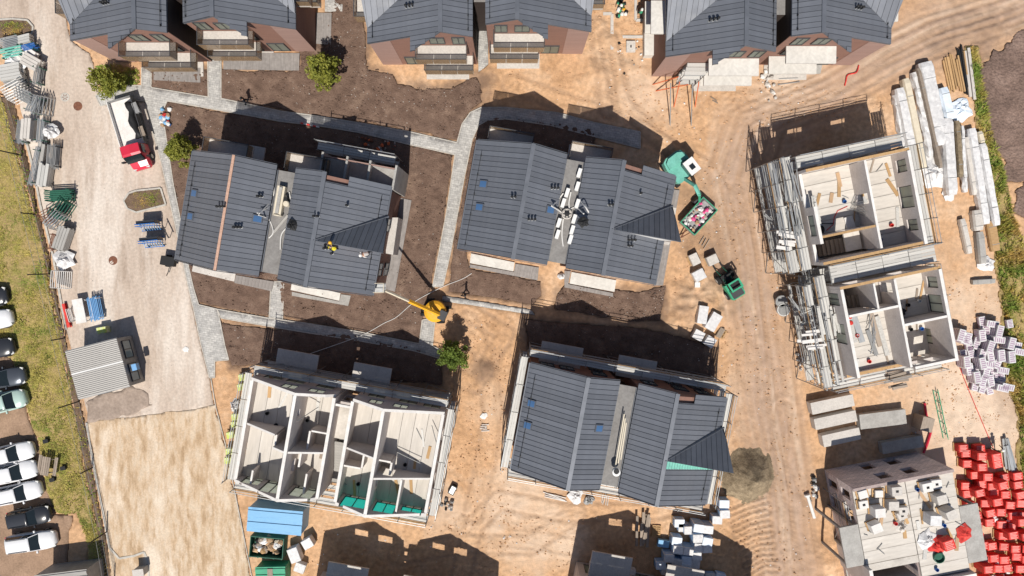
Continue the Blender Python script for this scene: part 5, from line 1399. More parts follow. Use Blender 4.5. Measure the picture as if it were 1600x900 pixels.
for i in range(9):
    x = -2.0 + i * .42; w0 = .35 + .1 * math.sin(i * 1.7); yo = .1 + .12 * math.sin(i * 1.1)
    secs.append([(x, yo - w0, 0), (x, yo - w0 * .8, .35 + .08 * math.sin(i * 2.3)), (x, yo + .05, .5 + .1 * math.cos(i * 1.9)), (x, yo + w0 * .8, .32), (x, yo + w0, 0)])
loft(b, secs); b.build('tarpaulin', 'black', t2, smooth=True)
b = MB(); b.obox((-1.3, .7, .2), (1.0, .45, .4), .1); b.build('box', 'steel_dull', t2)
b = MB(); b.obox((.9, .65, .2), (.9, .4, .4), .05); b.build('crate', 'wood_old', t2)
for i in range(3):
    b = MB(); b.tube([(-1.8, .95 - .05 * i, .1 + .1 * i), (1.7, .9 - .04 * i, .1 + .1 * i)], .04, 5); b.build('post', 'black', t2)
# boom lift beside the copper ridged house
c = P(682, 485, 0); t = thing('boom_lift', 'yellow boom lift with its arm raised to the roof corner', 'boom lift', (c.x, c.y, 0))
b = MB(); b.box(-1.15, 1.15, -.55, .55, .35, .75); b.build('chassis', 'black', t, rz=R(-25))
for sx in (-1, 1):
    for sy in (-1, 1):
        p = Matrix.Rotation(R(-25), 3, 'Z') @ Vector((sx * .85, sy * .75, 0)); wheel(t, p.x, p.y, .4, .3)
b = MB(); b.lathe((0, 0, 0), [(.6, .75), (.98, .85), (1.05, 1.05), (1.0, 1.5), (.75, 1.68), (.2, 1.72)], 20); b.build('turret', 'yellow', t, smooth=False)
tip = P(602, 454, 5.9) - c
b = MB(); base = Vector((.45, -.25, 1.85)); mid = base.lerp(tip, .58); b.tube([base, mid], .19, 4); b.build('boom', 'yellow', t)
b = MB(); b.tube([mid - (tip - base) * .05, tip], .12, 4); b.build('boom_extension', 'cream', t)
b = MB(); b.tube([base + Vector((-.5, 0, -.4)), base.lerp(tip, .22) + Vector((0, -.15, -.15))], .09, 6); b.build('lift_cylinder', 'steel', t)
b = MB(); b.obox((.75, -.35, 1.5), (.7, .9, .7), R(-25)); b.build('counterweight', 'frame_dark', t)
b = MB(); bx_, by_, bz = tip.x - .55, tip.y + .25, tip.z - .5
b.box(bx_ - .5, bx_ + .5, by_ - .4, by_ + .4, bz, bz + .06); b.build('basket_floor', 'steel', t)
for (x0, y0, x1, y1) in ((-.5, -.4, .5, -.4), (.5, -.4, .5, .4), (.5, .4, -.5, .4), (-.5, .4, -.5, -.4)):
    b = MB(); b.tube([(bx_ + x0, by_ + y0, bz + .06), (bx_ + x0, by_ + y0, bz + 1.1), (bx_ + x1, by_ + y1, bz + 1.1)], .03, 5); b.tube([(bx_ + x0, by_ + y0, bz + .6), (bx_ + x1, by_ + y1, bz + .6)], .025, 5); b.build('basket_rail', 'cream', t)
# excavator, mint green
c = P(1057, 266, 0); t = thing('excavator', 'mint green crawler excavator with white cab beside the dark roof', 'excavator', (c.x, c.y, 0), R(-52))
for s in (-1, 1):
    b = MB(); secs = []
    b.prism([(x, z_) for x, z_ in ((-1.3, .1), (-1.1, 0), (1.1, 0), (1.3, .1), (1.35, .4), (1.1, .62), (-1.1, .62), (-1.35, .4))], s * .85 - .22, s * .85 + .22); v = [(p[0], p[2], p[1]) for p in b.v]; b.v = v; b.build('track', 'tyre', t)
b = MB(); b.prism([(-1.5, -.6), (-1.3, -1.0), (-.6, -1.15), (.9, -1.1), (1.15, -.8), (1.15, .8), (.9, 1.1), (-.6, 1.15), (-1.3, 1.0), (-1.5, .6)], .75, 1.65, 'mint'); b.build('upper_body', None, t)
b = MB(); b.prism([(-1.35, -.5), (-1.1, -.9), (-.5, -.95), (-.4, .95), (-1.1, .9), (-1.35, .5)], 1.65, 1.95, 'mint'); b.build('engine_hood', None, t)
b = MB(); b.prism([(-.15, .1), (1.1, .1), (1.1, 1.05), (-.15, 1.05)], 1.65, 2.7, 'carglass'); o = b.build('cab', None, t)
b = MB(); b.prism([(-.25, .05), (1.15, .05), (1.15, 1.1), (-.25, 1.1)], 2.7, 2.8, 'white'); b.build('cab_roof', None, o)
b = MB(); b.box(.25, .75, .35, .8, 2.8, 2.83); b.build('roof_hatch', 'carglass', o)
b = MB(); b.tube([(1.0, -.3, 1.5), (2.0, -.3, 2.9), (3.0, -.3, 2.2)], .19, 4); b.build('boom', 'mint', t)
b = MB(); b.tube([(2.9, -.3, 2.4), (3.6, -.3, .9)], .14, 4); b.build('arm', 'green', t)
b = MB(); b.tube([(1.2, -.3, 1.3), (2.0, -.3, 2.5)], .08, 6); b.build('cylinder', 'steel', t)
b = MB(); b.prism([(3.3, .9), (3.8, .75), (3.75, .2), (3.4, .05), (3.1, .3)], -.75, .15); b.v = [(p[0], p[2], p[1]) for p in b.v]; b.build('bucket', 'frame_dark', t)
# skip trailer full of rubbish
c = P(1091, 338, .8); ang = R(48); t = thing('skip_trailer', 'green rimmed open skip trailer full of white and pink rubbish', 'trailer', (c.x, c.y, 0), ang)
b = MB(); b.box(-1.55, 1.55, -.85, .85, .45, .6); b.build('floor', 'steel_dull', t)
for (x0, x1, y0, y1) in ((-1.6, 1.6, -.93, -.85), (-1.6, 1.6, .85, .93), (-1.6, -1.52, -.85, .85), (1.52, 1.6, -.85, .85)):
    b = MB(); b.box(x0, x1, y0, y1, .45, 1.1, 'steel_dull', 'green'); b.build('side', None, t)
for s in (-1, 1):
    for x in (-.5, .5): wheel(t, x, s * .8, .3, .2)
b = MB(); b.tube([(-1.6, 0, .5), (-2.5, -.2, .45)], .06, 5); b.tube([(-1.6, -.5, .5), (-2.5, -.2, .45)], .05, 5); b.build('drawbar', 'rust', t)
def rubbish(label, c, L, W, z, n, mats, rz=0, smin=.18, smax=.5):
    t = thing('rubbish_load', label, 'rubbish', (c.x, c.y, z), rz)
    for i in range(n):
        b = MB(); s = random.uniform(smin, smax)
        pts = []
        b.lathe((0, 0, 0), [(s * .2, -s * .1), (s * .55, s * .05), (s * .5, s * .3), (s * .15, s * .5)], random.choice((4, 5, 6)), random.choice(mats))
        b.v = [(x + random.uniform(-.1, .1) * s, y * random.uniform(.6, 1.1), z_ + random.uniform(-.08, .08) * s) for x, y, z_ in b.v]
        o = b.build('scrap', None, t, (random.uniform(-L, L), random.uniform(-W, W), random.uniform(.05, .15)), random.uniform(0, 6))
    return t
rubbish('white and pink rubbish heaped in the green rimmed skip trailer', P(1091, 338, .8), 1.35, .68, .65, 38, ('white', 'film', 'rubble', 'pink', 'pink', 'concrete', 'cardboard'), ang)
# wheel loader
c = P(1140, 444, .6); t = thing('wheel_loader', 'dark green compact wheel loader with white box on its front forks', 'loader', (c.x, c.y, 0), R(122))
b = MB(); b.prism([(-1.4, -.6), (-1.2, -.7), (.2, -.7), (.2, .7), (-1.2, .7), (-1.4, .6)], .5, 1.3, 'green'); b.build('rear_body', None, t)
b = MB(); b.box(-1.3, -.6, -.55, .55, 1.3, 1.42); b.build('hood', 'frame_dark', t)
b = MB(); b.box(.22, 1.1, -.5, .5, .5, 1.0); b.build('front_body', 'black', t)
b = MB(); b.box(-.45, .3, -.5, .5, 1.3, 1.9); o = b.build('seat_cage', 'black', t)
for sx in (-.5, .35):
    for sy in (-.55, .55): 
        b = MB(); b.tube([(sx, sy, 1.3), (sx, sy, 2.25)], .04, 5); b.build('post', 'green', o)
b = MB(); b.box(-.5, .4, -.6, -.45, 2.25, 2.32); b.box(-.5, .4, .45, .6, 2.25, 2.32); b.box(-.5, -.35, -.45, .45, 2.25, 2.31); b.box(.25, .4, -.45, .45, 2.25, 2.31); b.build('cage_roof', 'green', o)
for x in (-.85, .85):
    for s in (-1, 1): wheel(t, x, s * .7, .45, .34)
for s in (-1, 1):
    b = MB(); b.tube([(.4, s * .35, 1.1), (1.2, s * .35, .8), (1.7, s * .35, .35)], .07, 4); b.build('lift_arm', 'green_dark', t)
    b = MB(); b.box(1.7, 2.7, s * .35 - .06, s * .35 + .06, .25, .32); b.build('fork', 'black', t)

# ================================================================ SITE BOXES
def sitebox(name, label, cat, corners, z, wallm, roofm, ribs=0, strip=None):
    """corners: roof outline in the photo, first edge runs along local x"""
    pts = [P(a, b_, z) for a, b_ in corners]; c = sum(pts, Vector()) / 4; d = pts[1] - pts[0]; rz = math.atan2(d.y, d.x)
    L = ((pts[1] - pts[0]).length + (pts[2] - pts[3]).length) / 2; W = ((pts[3] - pts[0]).length + (pts[2] - pts[1]).length) / 2
    t = thing(name, label, cat, (c.x, c.y, 0), rz)
    b = MB(); b.box(-L / 2, L / 2, -W / 2, W / 2, .05, z - .1); b.build('wall', wallm, t)
    b = MB(); b.box(-L / 2 - .05, L / 2 + .05, -W / 2 - .05, W / 2 + .05, z - .1, z - .02)
    rf = b.build('roof', 'steel_dull' if ribs > 20 else roofm, t)
    if ribs:
        n = ribs; w = W / n
        for i in range(n):
            if strip is not None and i == strip: slab('ridge_flashing', (0, -W / 2 + w * (i + .5), z - .02), (L + .1, w * .8, .06), 0, 'white', rf); continue
            slab('roof_rib', (0, -W / 2 + w * (i + .5), z - .02), (L + .08, w * .6, .07), 0, roofm, rf)
    return t, L, W
so, L, W = sitebox('site_office', 'grey site office cabin with ribbed pale roof beside the gravel road', 'cabin', [(122, 624), (200, 604), (184, 530), (104, 547)], 2.7, 'steel_dull', 'sheet_ribbed', 26, 13)
for v in (-1.1, 1.1):
    window(so, (L / 2, v, 1.45), 1.7, 1.3, PI / 2, pane='glass', depth=.1)
window(so, (-.5, -W / 2, 1.4), 1.2, 1.1, 0)
b = MB(); b.box(L / 2 + .3, L / 2 + .75, -1.0, -.4, 1.6, 2.1); b.box(L / 2, L / 2 + .3, -.75, -.65, 1.7, 1.8); b.build('air_conditioner', 'blue_print', so)
bc, L, W = sitebox('blue_container', 'faded blue steel container below the roofless shell', 'container', [(386, 829), (466, 836), (476, 803), (389, 791)], 2.4, 'blue', 'blue', 2)
for i in range(14): slab('side_rib', (-L / 2 + L * (i + .5) / 14, -W / 2 - .03, .15), (.14, .06, 2.1), 0, 'blue', bc)
gc, L, W = sitebox('green_container', 'bright green lidded waste container at the lower frame edge', 'container', [(398, 915), (444, 914), (446, 886), (402, 888)], 1.6, 'green', 'green', 3)
b = MB(); b.box(-.25, .25, -W / 2 + .1, W / 2 - .1, 1.62, 1.68); b.build('lid_strap', 'wood_old', gc)
kb, L, W = sitebox('grey_kiosk', 'small grey box beside the kerb bend in the pale yard', 'cabin', [(208, 902), (224, 900), (222, 890), (207, 892)], 1.2, 'concrete_grey', 'concrete', 0)
ob, L, W = sitebox('metal_shed', 'dark metal shed at the lower left frame edge behind the cars', 'shed', [(58, 960), (140, 950), (136, 885), (60, 905)], 2.6, 'steel_dull', 'concrete_grey', 8)
sk = thing('waste_skip', 'open skip filled with cardboard and timber below the blue container', 'skip', (*P2(418, 854, 1.0), 0), R(-5))
for (x0, x1, y0, y1) in ((-1.6, 1.6, -1.0, -.93), (-1.6, 1.6, .93, 1.0), (-1.6, -1.53, -.93, .93), (1.53, 1.6, -.93, .93)):
    b = MB(); b.box(x0, x1, y0, y1, .1, 1.3); b.build('side', 'green_dark', sk)
b = MB(); b.box(-1.55, 1.55, -.95, .95, .05, .15); b.build('floor', 'green_dark', sk)
for i in range(5):
    b = MB(); b.box(-1.5 + i * .75 - .04, -1.5 + i * .75 + .04, -1.06, -1.0, .1, 1.3); b.build('rib', 'green_dark', sk)
rubbish('cardboard and timber scraps filling the open skip', P(418, 854, 1.0), 1.3, .75, .7, 40, ('cardboard', 'cardboard', 'wood', 'white', 'wood_old', 'black', 'cream'), 0, .3, .8)

# ================================================================ TREES, GRASS
def tree(label, px, py, r, h, leaf, n=4200, seed=1, squash=.9, cat='tree'):
    rnd = random.Random(seed)
    c = P(px, py, h * .62)
    t = thing('young_tree', label, cat, (c.x, c.y, 0), rnd.uniform(0, 6), 'young trees on the site')
    b = MB(); b.tube([(0, 0, 0), (.03, .02, h * .3), (-.02, .05, h * .62), (0, 0, h * .9)], .09, 7, r2=.02)
    tips = []
    for i in range(9):
        a = i * 2.4; z0 = h * (.28 + .05 * i); L = r * rnd.uniform(.6, .9)
        e = Vector((math.cos(a) * L, math.sin(a) * L, z0 + L * .55)); b.tube([(0, 0, z0), e * .55 + Vector((0, 0, z0 * .38)), e], .04, 5, r2=.012); tips.append(e)
    b.build('trunk', 'bark', t)
    b = MB(); clumps = []
    for i in range(64):
        a = rnd.uniform(0, 2 * PI); q = rnd.random() ** .5; zz = rnd.uniform(.22, 1.0)
        rad = r * q * (1.0 - abs(zz - .45) * .9) * rnd.uniform(.75, 1.15)
        clumps.append((Vector((math.cos(a) * rad, math.sin(a) * rad * squash, zz * h)), r * rnd.uniform(.16, .30)))
    for i in range(n):
        cc, cr = rnd.choice(clumps)
        d = Vector((rnd.gauss(0, 1), rnd.gauss(0, 1), rnd.gauss(0, .8))); d = d.normalized() * cr * rnd.random() ** .4
        p = cc + d; s = rnd.uniform(.07, .14) * (r / 1.4) ** .5
        ax = Vector((rnd.gauss(0, 1), rnd.gauss(0, 1), rnd.gauss(0, .5))).normalized(); bx = ax.cross(Vector((rnd.gauss(0, 1), rnd.gauss(0, 1), rnd.gauss(0, 1)))).normalized()
        b.poly([p - ax * s, p + bx * s * .55, p + ax * s, p - bx * s * .55])
    me = bpy.data.meshes.new('crown'); me.from_pydata(b.v, [], b.f); me.materials.append(MATS[leaf])
    put('crown', me, t)
tree('leafy yellow green tree beside the gravel road at the top left house', 165, 128, 1.45, 3.6, 'leaf_yellow', seed=2)
tree('large bright yellow green tree on dark soil between the top houses', 503, 112, 1.65, 4.4, 'leaf_yellow', 5200, seed=3)
tree('yellow green tree at the north west corner of the copper ridged house', 281, 234, 1.4, 3.8, 'leaf_yellow', seed=4)
tree('green tree standing in bare sand near the yellow boom lift', 708, 556, 1.45, 4.0, 'leaf_green', 4400, seed=5)
def tufts(name, label, cat, polys, n, hgt, m, seed, spread=.12, cluster=.55):
    r2 = np.random.default_rng(seed)
    V = []; F_ = []
    for poly, share in polys:
        poly = [tuple(q) for q in pxs(poly)]; xs = [p[0] for p in poly]; ys = [p[1] for p in poly]
        N_ = int(n * share); X = r2.uniform(min(xs), max(xs), N_ * 3); Y = r2.uniform(min(ys), max(ys), N_ * 3)
        ok = inpoly(X, Y, poly) & (fbm(X, Y, cluster, 3, seed) > -.28 + .5 * (r2.random(X.shape) - .5))
        X = X[ok][:N_]; Y = Y[ok][:N_]
        H_ = hgt * (0.7 + .7 * r2.random(X.shape)) * (1 + .6 * fbm(X, Y, .8, 3, seed + 4))
        for x, y, h in zip(X, Y, H_):
            for q in range(3):
                a = r2.uniform(0, 2 * PI); w = .025 + .03 * r2.random(); lx = math.cos(a) * spread * r2.uniform(.4, 1.6); ly = math.sin(a) * spread * r2.uniform(.4, 1.6)
                i = len(V); V += [(x - ly * w / spread, y + lx * w / spread, .03), (x + ly * w / spread, y - lx * w / spread, .03), (x + lx, y + ly, .03 + h)]; F_.append((i, i + 1, i + 2))
    me = bpy.data.meshes.new(name); me.from_pydata(V, [], F_); me.materials.append(MATS[m])
    o = put(name, me); return tag(o, label, cat, None, 'stuff')
tufts('grass', 'dry yellow green grass along the left fence', 'grass', [([(-60, 150), (6, 160), (28, 250), (50, 330), (68, 410), (84, 490), (98, 560), (110, 620), (122, 690), (132, 745), (146, 810), (158, 870), (166, 930), (132, 930), (142, 862), (122, 802), (90, 802), (74, 762), (62, 692), (44, 640), (20, 560), (-60, 440)], 1.0)], 26000, .10, 'grass_blade', 11)
tufts('weeds', 'tall weeds along the bank at the right edge of the site', 'weeds', [([(1510, 75), (1524, 75), (1532, 120), (1546, 200), (1566, 262), (1580, 332), (1600, 380), (1680, 400), (1680, 910), (1596, 910), (1594, 760), (1592, 650), (1574, 600), (1568, 500), (1558, 420), (1548, 330), (1532, 230), (1520, 140)], 1.0)], 15000, .34, 'weed_blade', 12, .2)
tufts('scrub', 'sparse weeds in the strip beside the fence and on the islands', 'weeds', [([(12, 155), (20, 152), (44, 262), (76, 400), (98, 515), (132, 662), (156, 800), (172, 900), (160, 900), (124, 690), (86, 490), (30, 250)], .6), ([(203, 304), (250, 297), (256, 318), (214, 329)], .1), ([(2, 36), (46, 36), (48, 52), (6, 58)], .1), ([(150, 105), (178, 100), (218, 110), (218, 130), (170, 140), (152, 130)], .2)], 3800, .14, 'weed_blade', 13, .12)
# ================================================================ PALLETS AND STACKS
PK = {}
def pack_mesh(kind, w, d, h, m, stripes=None):
    k = (kind, w, d, h, m, stripes)
    if k not in PK:
        b = MB(); r = .03
        # soft shrink-wrapped block: chamfered, slightly bulged
        def ring(z, ins): return [(-w / 2 + ins, -d / 2 + ins + r, z), (-w / 2 + ins + r, -d / 2 + ins, z), (w / 2 - ins - r, -d / 2 + ins, z), (w / 2 - ins, -d / 2 + ins + r, z), (w / 2 - ins, d / 2 - ins - r, z), (w / 2 - ins - r, d / 2 - ins, z), (-w / 2 + ins + r, d / 2 - ins, z), (-w / 2 + ins, d / 2 - ins - r, z)]
        loft(b, [ring(.14, .02), ring(.2, 0), ring(h * .6, -.008), ring(h - .03, 0), ring(h, .02)], m)
        PK[k] = b.mesh('pack_' + kind)
    return PK[k]
def pallet_mesh():
    if 'pal' not in PK:
        b = MB()
        for y in (-.36, 0, .36): b.box(-.55, .55, y - .05, y + .05, 0, .1)
        for i in range(6): b.box(-.55 + i * .2, -.55 + i * .2 + .12, -.42, .42, .1, .13)
        PK['pal'] = b.mesh('pallet', 'wood')
    return PK['pal']
def stripes_mesh(w, d, h, m, n=4):
    k = ('st', w, d, h, m, n)
    if k not in PK:
        b = MB()
        for s in (-1, 1):
            for i in range(n):
                z0 = .2 + (h - .25) * i / n
                b.box(-w / 2 + .08, w / 2 - .08, s * (d / 2 + .012) - .006, s * (d / 2 + .012) + .006, z0, z0 + (h - .25) / n * .45)
                b.box(s * (w / 2 + .012) - .006, s * (w / 2 + .012) + .006, -d / 2 + .08, d / 2 - .08, z0, z0 + (h - .25) / n * .45)
        PK[k] = b.mesh('print', m)
    return PK[k]
def label_mesh(w, d, h, m):
    k = ('lb', w, d, h, m)
    if k not in PK:
        b = MB(); n = 5
        for i in range(n):
            y = -d * .34 + d * .68 * i / (n - 1); b.box(-w * .36, w * (.36 - .1 * (i % 2)), y - d * .05, y + d * .05, h, h + .006)
        PK[k] = b.mesh('print', m)
    return PK[k]
def pack(name, label, cat, group, px, py, ztop, size, rz, m, pm=None, top=None, base=0.0, pallet=True):
    w, d, h = size; c = P(px, py, ztop)
    t = thing(name, label, cat, (c.x, c.y, base), rz, group)
    put('pack', pack_mesh(name, w, d, h, m), t)
    if pallet: put('pallet', pallet_mesh(), t)
    if pm: put('print', stripes_mesh(w, d, h, pm), t)
    if top: put('top_print', label_mesh(w, d, h, top), t)
    return t
mat('red_print', (.80, .36, .32), (.72, .24, .21), scale=3, rough=.7, objvar=.12)
mat('violet_print', (.40, .30, .38), (.33, .24, .31), scale=3, rough=.6)
random.seed(21)
# red wrapped pallets, lower right
rows = [(700, 1508, 1534, 2), (712, 1510, 1560, 3), (728, 1510, 1562, 3), (744, 1525, 1590, 4), (758, 1512, 1592, 5), (772, 1514, 1595, 5), (788, 1518, 1598, 5), (804, 1530, 1600, 5), (820, 1528, 1602, 5), (838, 1532, 1605, 5), (856, 1536, 1606, 5), (873, 1538, 1608, 5), (890, 1545, 1610, 5), (907, 1545, 1610, 5)]
nred = 0
for ir, (py, x0, x1, n) in enumerate(rows):
    for i in range(n):
        if 828 < py < 850 and i in (1,): continue
        px = x0 + (x1 - x0) * i / max(1, n - 1) + random.uniform(-3, 3)
        two = random.random() < .2
        pack('red_pallet', f'red wrapped pallet, {nth(i)} from the left in the {nth(ir)} row of the red field', 'pallet', 'red wrapped pallets', px, py + random.uniform(-3, 3), 1.7 if two else .85, (.92, .74, .82 if not two else 1.65), R(random.uniform(-4, 14)), 'red', top='red_print'); nred += 1
rubbish('torn white wrapping and scraps among the red pallets', P(1560, 812, .5), 1.0, .7, .3, 16, ('film', 'white', 'cardboard'), 0, .3, .6)
rubbish('torn pale scraps at the foot of the red pallets', P(1562, 890, .5), 1.0, .8, .3, 14, ('film', 'white', 'wood'), 0, .3, .6)
heap('plank_stack', 'pale timber planks beside the red pallets', 'planks', 1592, 810, .3, 7, (2, 2.6), R(-50), 'wood', .4, boards=True)
heap('profile_stack', 'grey metal profiles lying above the red pallets', 'profiles', 1573, 712, .2, 8, (2.4, 3.2), R(14), 'steel', .4, boards=True)
# white insulation packs, right
spots = [(1545, 505), (1556, 507), (1552, 516), (1563, 518), (1503, 524), (1510, 527), (1517, 530), (1540, 525), (1552, 530), (1566, 532), (1524, 540), (1536, 538), (1549, 542), (1562, 545), (1582, 537), (1592, 540), (1595, 550), (1515, 558), (1527, 552), (1540, 556), (1553, 558), (1566, 556), (1512, 566), (1582, 558), (1537, 568), (1550, 570), (1564, 568), (1520, 578), (1534, 582), (1546, 584), (1558, 583), (1572, 580), (1528, 590), (1541, 597), (1553, 596), (1566, 594), (1575, 590), (1534, 604), (1546, 608), (1556, 610), (1568, 607), (1576, 605)]
RO = rows_of(spots, 9)
for i, (px, py) in enumerate(spots):
    pack('insulation_pack', f'white insulation pack, {RO[i][1]} from the left in row {RO[i][0]} from the top of the heap', 'pack', 'white insulation packs by the bank', px, py, 1.3, (.62, 1.15, random.choice((.5, .95, 1.3))), R(random.choice((10, 10, 12, -16, 80)) + random.uniform(-4, 4)), 'film', pm='violet_print', top='violet_print', pallet=False)
pack('insulation_pack', 'single white insulation pack lying apart on the weeds above the heap', 'pack', None, 1580, 506, .6, (.55, .8, .5), R(12), 'film', pm='violet_print', top='violet_print', pallet=False)
# white and blue wrapped pallets below the scaffolded house
spots = [(1132, 788, 1.2), (1133, 804, 1.2), (1121, 813, 1.1), (1062, 818, 1.0), (1068, 825, 1.0), (1077, 829, 1.3), (1092, 826, 1.8), (1107, 828, 1.6), (1091, 842, 1.8), (1106, 847, 1.9), (1093, 856, 1.8), (1105, 858, 1.8), (1058, 846, 1.3), (1060, 860, 1.5), (1076, 862, 1.5), (1073, 876, 1.3), (1046, 873, 1.5), (1058, 880, 1.4), (1072, 888, 1.4), (1086, 882, 1.2), (1089, 870, 1.4), (1033, 884, 1.1), (1042, 893, 1.0), (1058, 898, 1.0), (1076, 902, 1.0), (1092, 900, .9), (1110, 903, .8), (1126, 903, .8)]
RO = rows_of(spots, 10)
for i, (px, py, h) in enumerate(spots):
    pack('white_pallet', (('top', 'lower right', 'lower left')[i] + ' one of three white pallets standing apart beside the scaffolded house' if i < 3 else f'white blue pallet, {RO[i][1]} from the left in row {RO[i][0]} of the white block'), 'pallet', 'white pallets apart from the block' if i < 3 else 'white and blue wrapped pallets', px, py, h, (.95, .78, h), R(random.uniform(-14, 4)), 'film' if i % 3 else 'film_blue', pm='blue_print', top=None)
pack('blue_bag', 'blue wrapped bundle left of the white pallets in shadow', 'bundle', None, 1037, 850, .6, (1.1, .7, .6), R(-8), 'blue', pallet=False)
heap('plank_stack', 'grey weathered planks lying left of the white pallets', 'planks', 1004, 828, .3, 9, (2.2, 3.0), R(-4), 'wood_old', .7, boards=True)
put_ = thing('empty_pallet', 'empty wooden pallet left of the white pallets', 'pallet', (*P2(1025, 829), 0.03), R(85)); put('deck', pallet_mesh(), put_)
# pallets on the masonry deck
zd4 = Z4
BPS = [(1349, 773, .8, .35, 'walltop'), (1350, 789, .8, .4, 'walltop'), (1374, 772, .7, .35, 'walltop'), (1402, 768, .9, 1.0, 'concrete'), (1450, 762, .9, .7, 'walltop'), (1464, 757, .9, .5, 'walltop'), (1397, 791, .9, .9, 'concrete'), (1412, 799, .8, .7, 'concrete'), (1376, 802, .9, 1.2, 'walltop'), (1371, 826, .9, 1.0, 'walltop'), (1473, 781, .9, 1.2, 'concrete'), (1463, 814, 1.0, 1.3, 'film'), (1488, 805, .9, 1.4, 'concrete'), (1410, 806, .8, .6, 'concrete')]
RO = rows_of(BPS, 9)
for i, (px, py, w, h, m) in enumerate(BPS):
    t = pack('block_pallet', f'pale block pallet on the masonry deck, {RO[i][1]} from the left in row {RO[i][0]}', 'pallet', 'block pallets on the masonry deck', px, py, zd4 + h, (w, w * .9, h), R(10 + random.uniform(-12, 16)), m, base=zd4 + .01)
    if random.random() < .5:
        b = MB(); b.box(-.12, .12, -.1, .1, h, h + .02); b.build('hole', 'black', t)
pack('red_pallet', 'red wrapped pallet standing on the deck of the masonry shell', 'pallet', None, 1484, 852, zd4 + 1.0, (1.0, .9, 1.0), R(20), 'red', top='red_print', base=zd4 + .01)
def cloth(name, label, cat, px, py, z, r, m, seed, h=.35):
    rnd = random.Random(seed); c = P(px, py, z); b = MB(); n = 14; rings = []
    for j, f in enumerate((1.0, .75, .5, .22)):
        rings.append([(math.cos(2 * PI * k / n) * r * f * rnd.uniform(.65, 1.25), math.sin(2 * PI * k / n) * r * f * rnd.uniform(.65, 1.25), .03 + h * (1 - f) * rnd.uniform(.4, 1.3)) for k in range(n)])
    loft(b, rings, m); o = b.build(name, m, None, (c.x, c.y, z)); return tag(o, label, cat)
cloth('red_sheeting', 'crumpled red sheeting beside a pallet on the masonry deck', 'sheeting', 1505, 833, Z4, .8, 'red', 3)
cloth('red_sheeting', 'heap of red sheeting in the middle of the masonry deck', 'sheeting', 1462, 850, Z4, .9, 'red', 4, .6)
cloth('white_sheeting', 'crumpled white sheeting with tools on the masonry deck', 'sheeting', 1447, 842, Z4, .9, 'film', 5, .5)
cloth('white_sheeting', 'crumpled pale sheeting left of centre on the masonry deck', 'sheeting', 1406, 822, Z4, .6, 'concrete', 6, .5)
b = MB(); b.lathe((0, 0, 0), [(.45, 0), (.48, .3), (.42, .32), (.38, .08)], 16); tag(b.build('green_tub', 'green_dark', None, P(1465, 870, Z4)), 'round green tub on the masonry deck', 'tub')
# pallets of grey green tiles along the left side of the shell
for i, (px, py) in enumerate([(379, 590), (377, 605), (368, 652), (367, 664), (360, 680), (359, 706), (357, 720)]):
    pack('tile_pallet', f'lime and white wrapped pallet, {nth(i)} from the top beside the roofless shell', 'pallet', 'lime pallets by the roofless shell', px, py, .8, (.8, .62, .8), R(5 + random.uniform(-5, 5)), 'lime')
cloth('white_bag', 'slumped white bag between lime pallets', 'bag', 369, 634, 0, .7, 'film', 8, .7)
# bags and boxes in the sand right of the white boxed house
for i, (nm, lb, px, py, h, s, rz, m, pm) in enumerate([
    ('crate', 'slatted pallet box above the white cube in the dug sand', 1086, 405, .7, (.8, 1.1, .7), 25, 'concrete', None), ('white_cube', 'white cube with a dark dot in the dug sand', 1093, 430, .9, (1.1, 1.0, .9), 28, 'film', None),
    ('stone_pallet', 'pinkish wrapped pallet near the loader', 1114, 406, .9, (1.0, .9, .9), 25, 'concrete', None), ('big_bag', 'tall white bag left of two near the sand hollow', 1099, 492, 1.2, (.9, 1.7, 1.1), -8, 'film', None),
    ('big_bag', 'tall white bag right of two near the sand hollow', 1116, 503, 1.2, (1.0, 1.7, 1.1), -30, 'film', None), ('white_pallet', 'white strapped pallet below the tall white bags, left', 1092, 524, .9, (1.0, .9, .9), -28, 'film', None),
    ('white_pallet', 'white strapped pallet below the tall white bags, right', 1110, 534, .9, (.95, .95, .9), -32, 'film', None), ('plank_pallet', 'small stack of pale planks beside the white bags', 1126, 520, .4, (.5, 1.0, .4), -30, 'wood_old', None),
    ('white_drum', 'small white bucket under the white cube', 1090, 445, .5, (.5, .5, .5), 0, 'white', None), ('white_pallet', 'white wrapped pallet below the waste skip, upper', 480, 850, 1.0, (1.0, .9, 1.0), 30, 'film', None), ('big_bag', 'big white bag beside the green container', 459, 868, 1.1, (1.0, 1.4, 1.1), 20, 'film', None), ('big_bag', 'slumped white bag at the lower frame edge beside the green container', 468, 888, .8, (1.0, .9, .8), -20, 'film', None)]):
    pack(nm, lb, nm.split('_')[-1], None, px, py, h, s, R(rz), m)
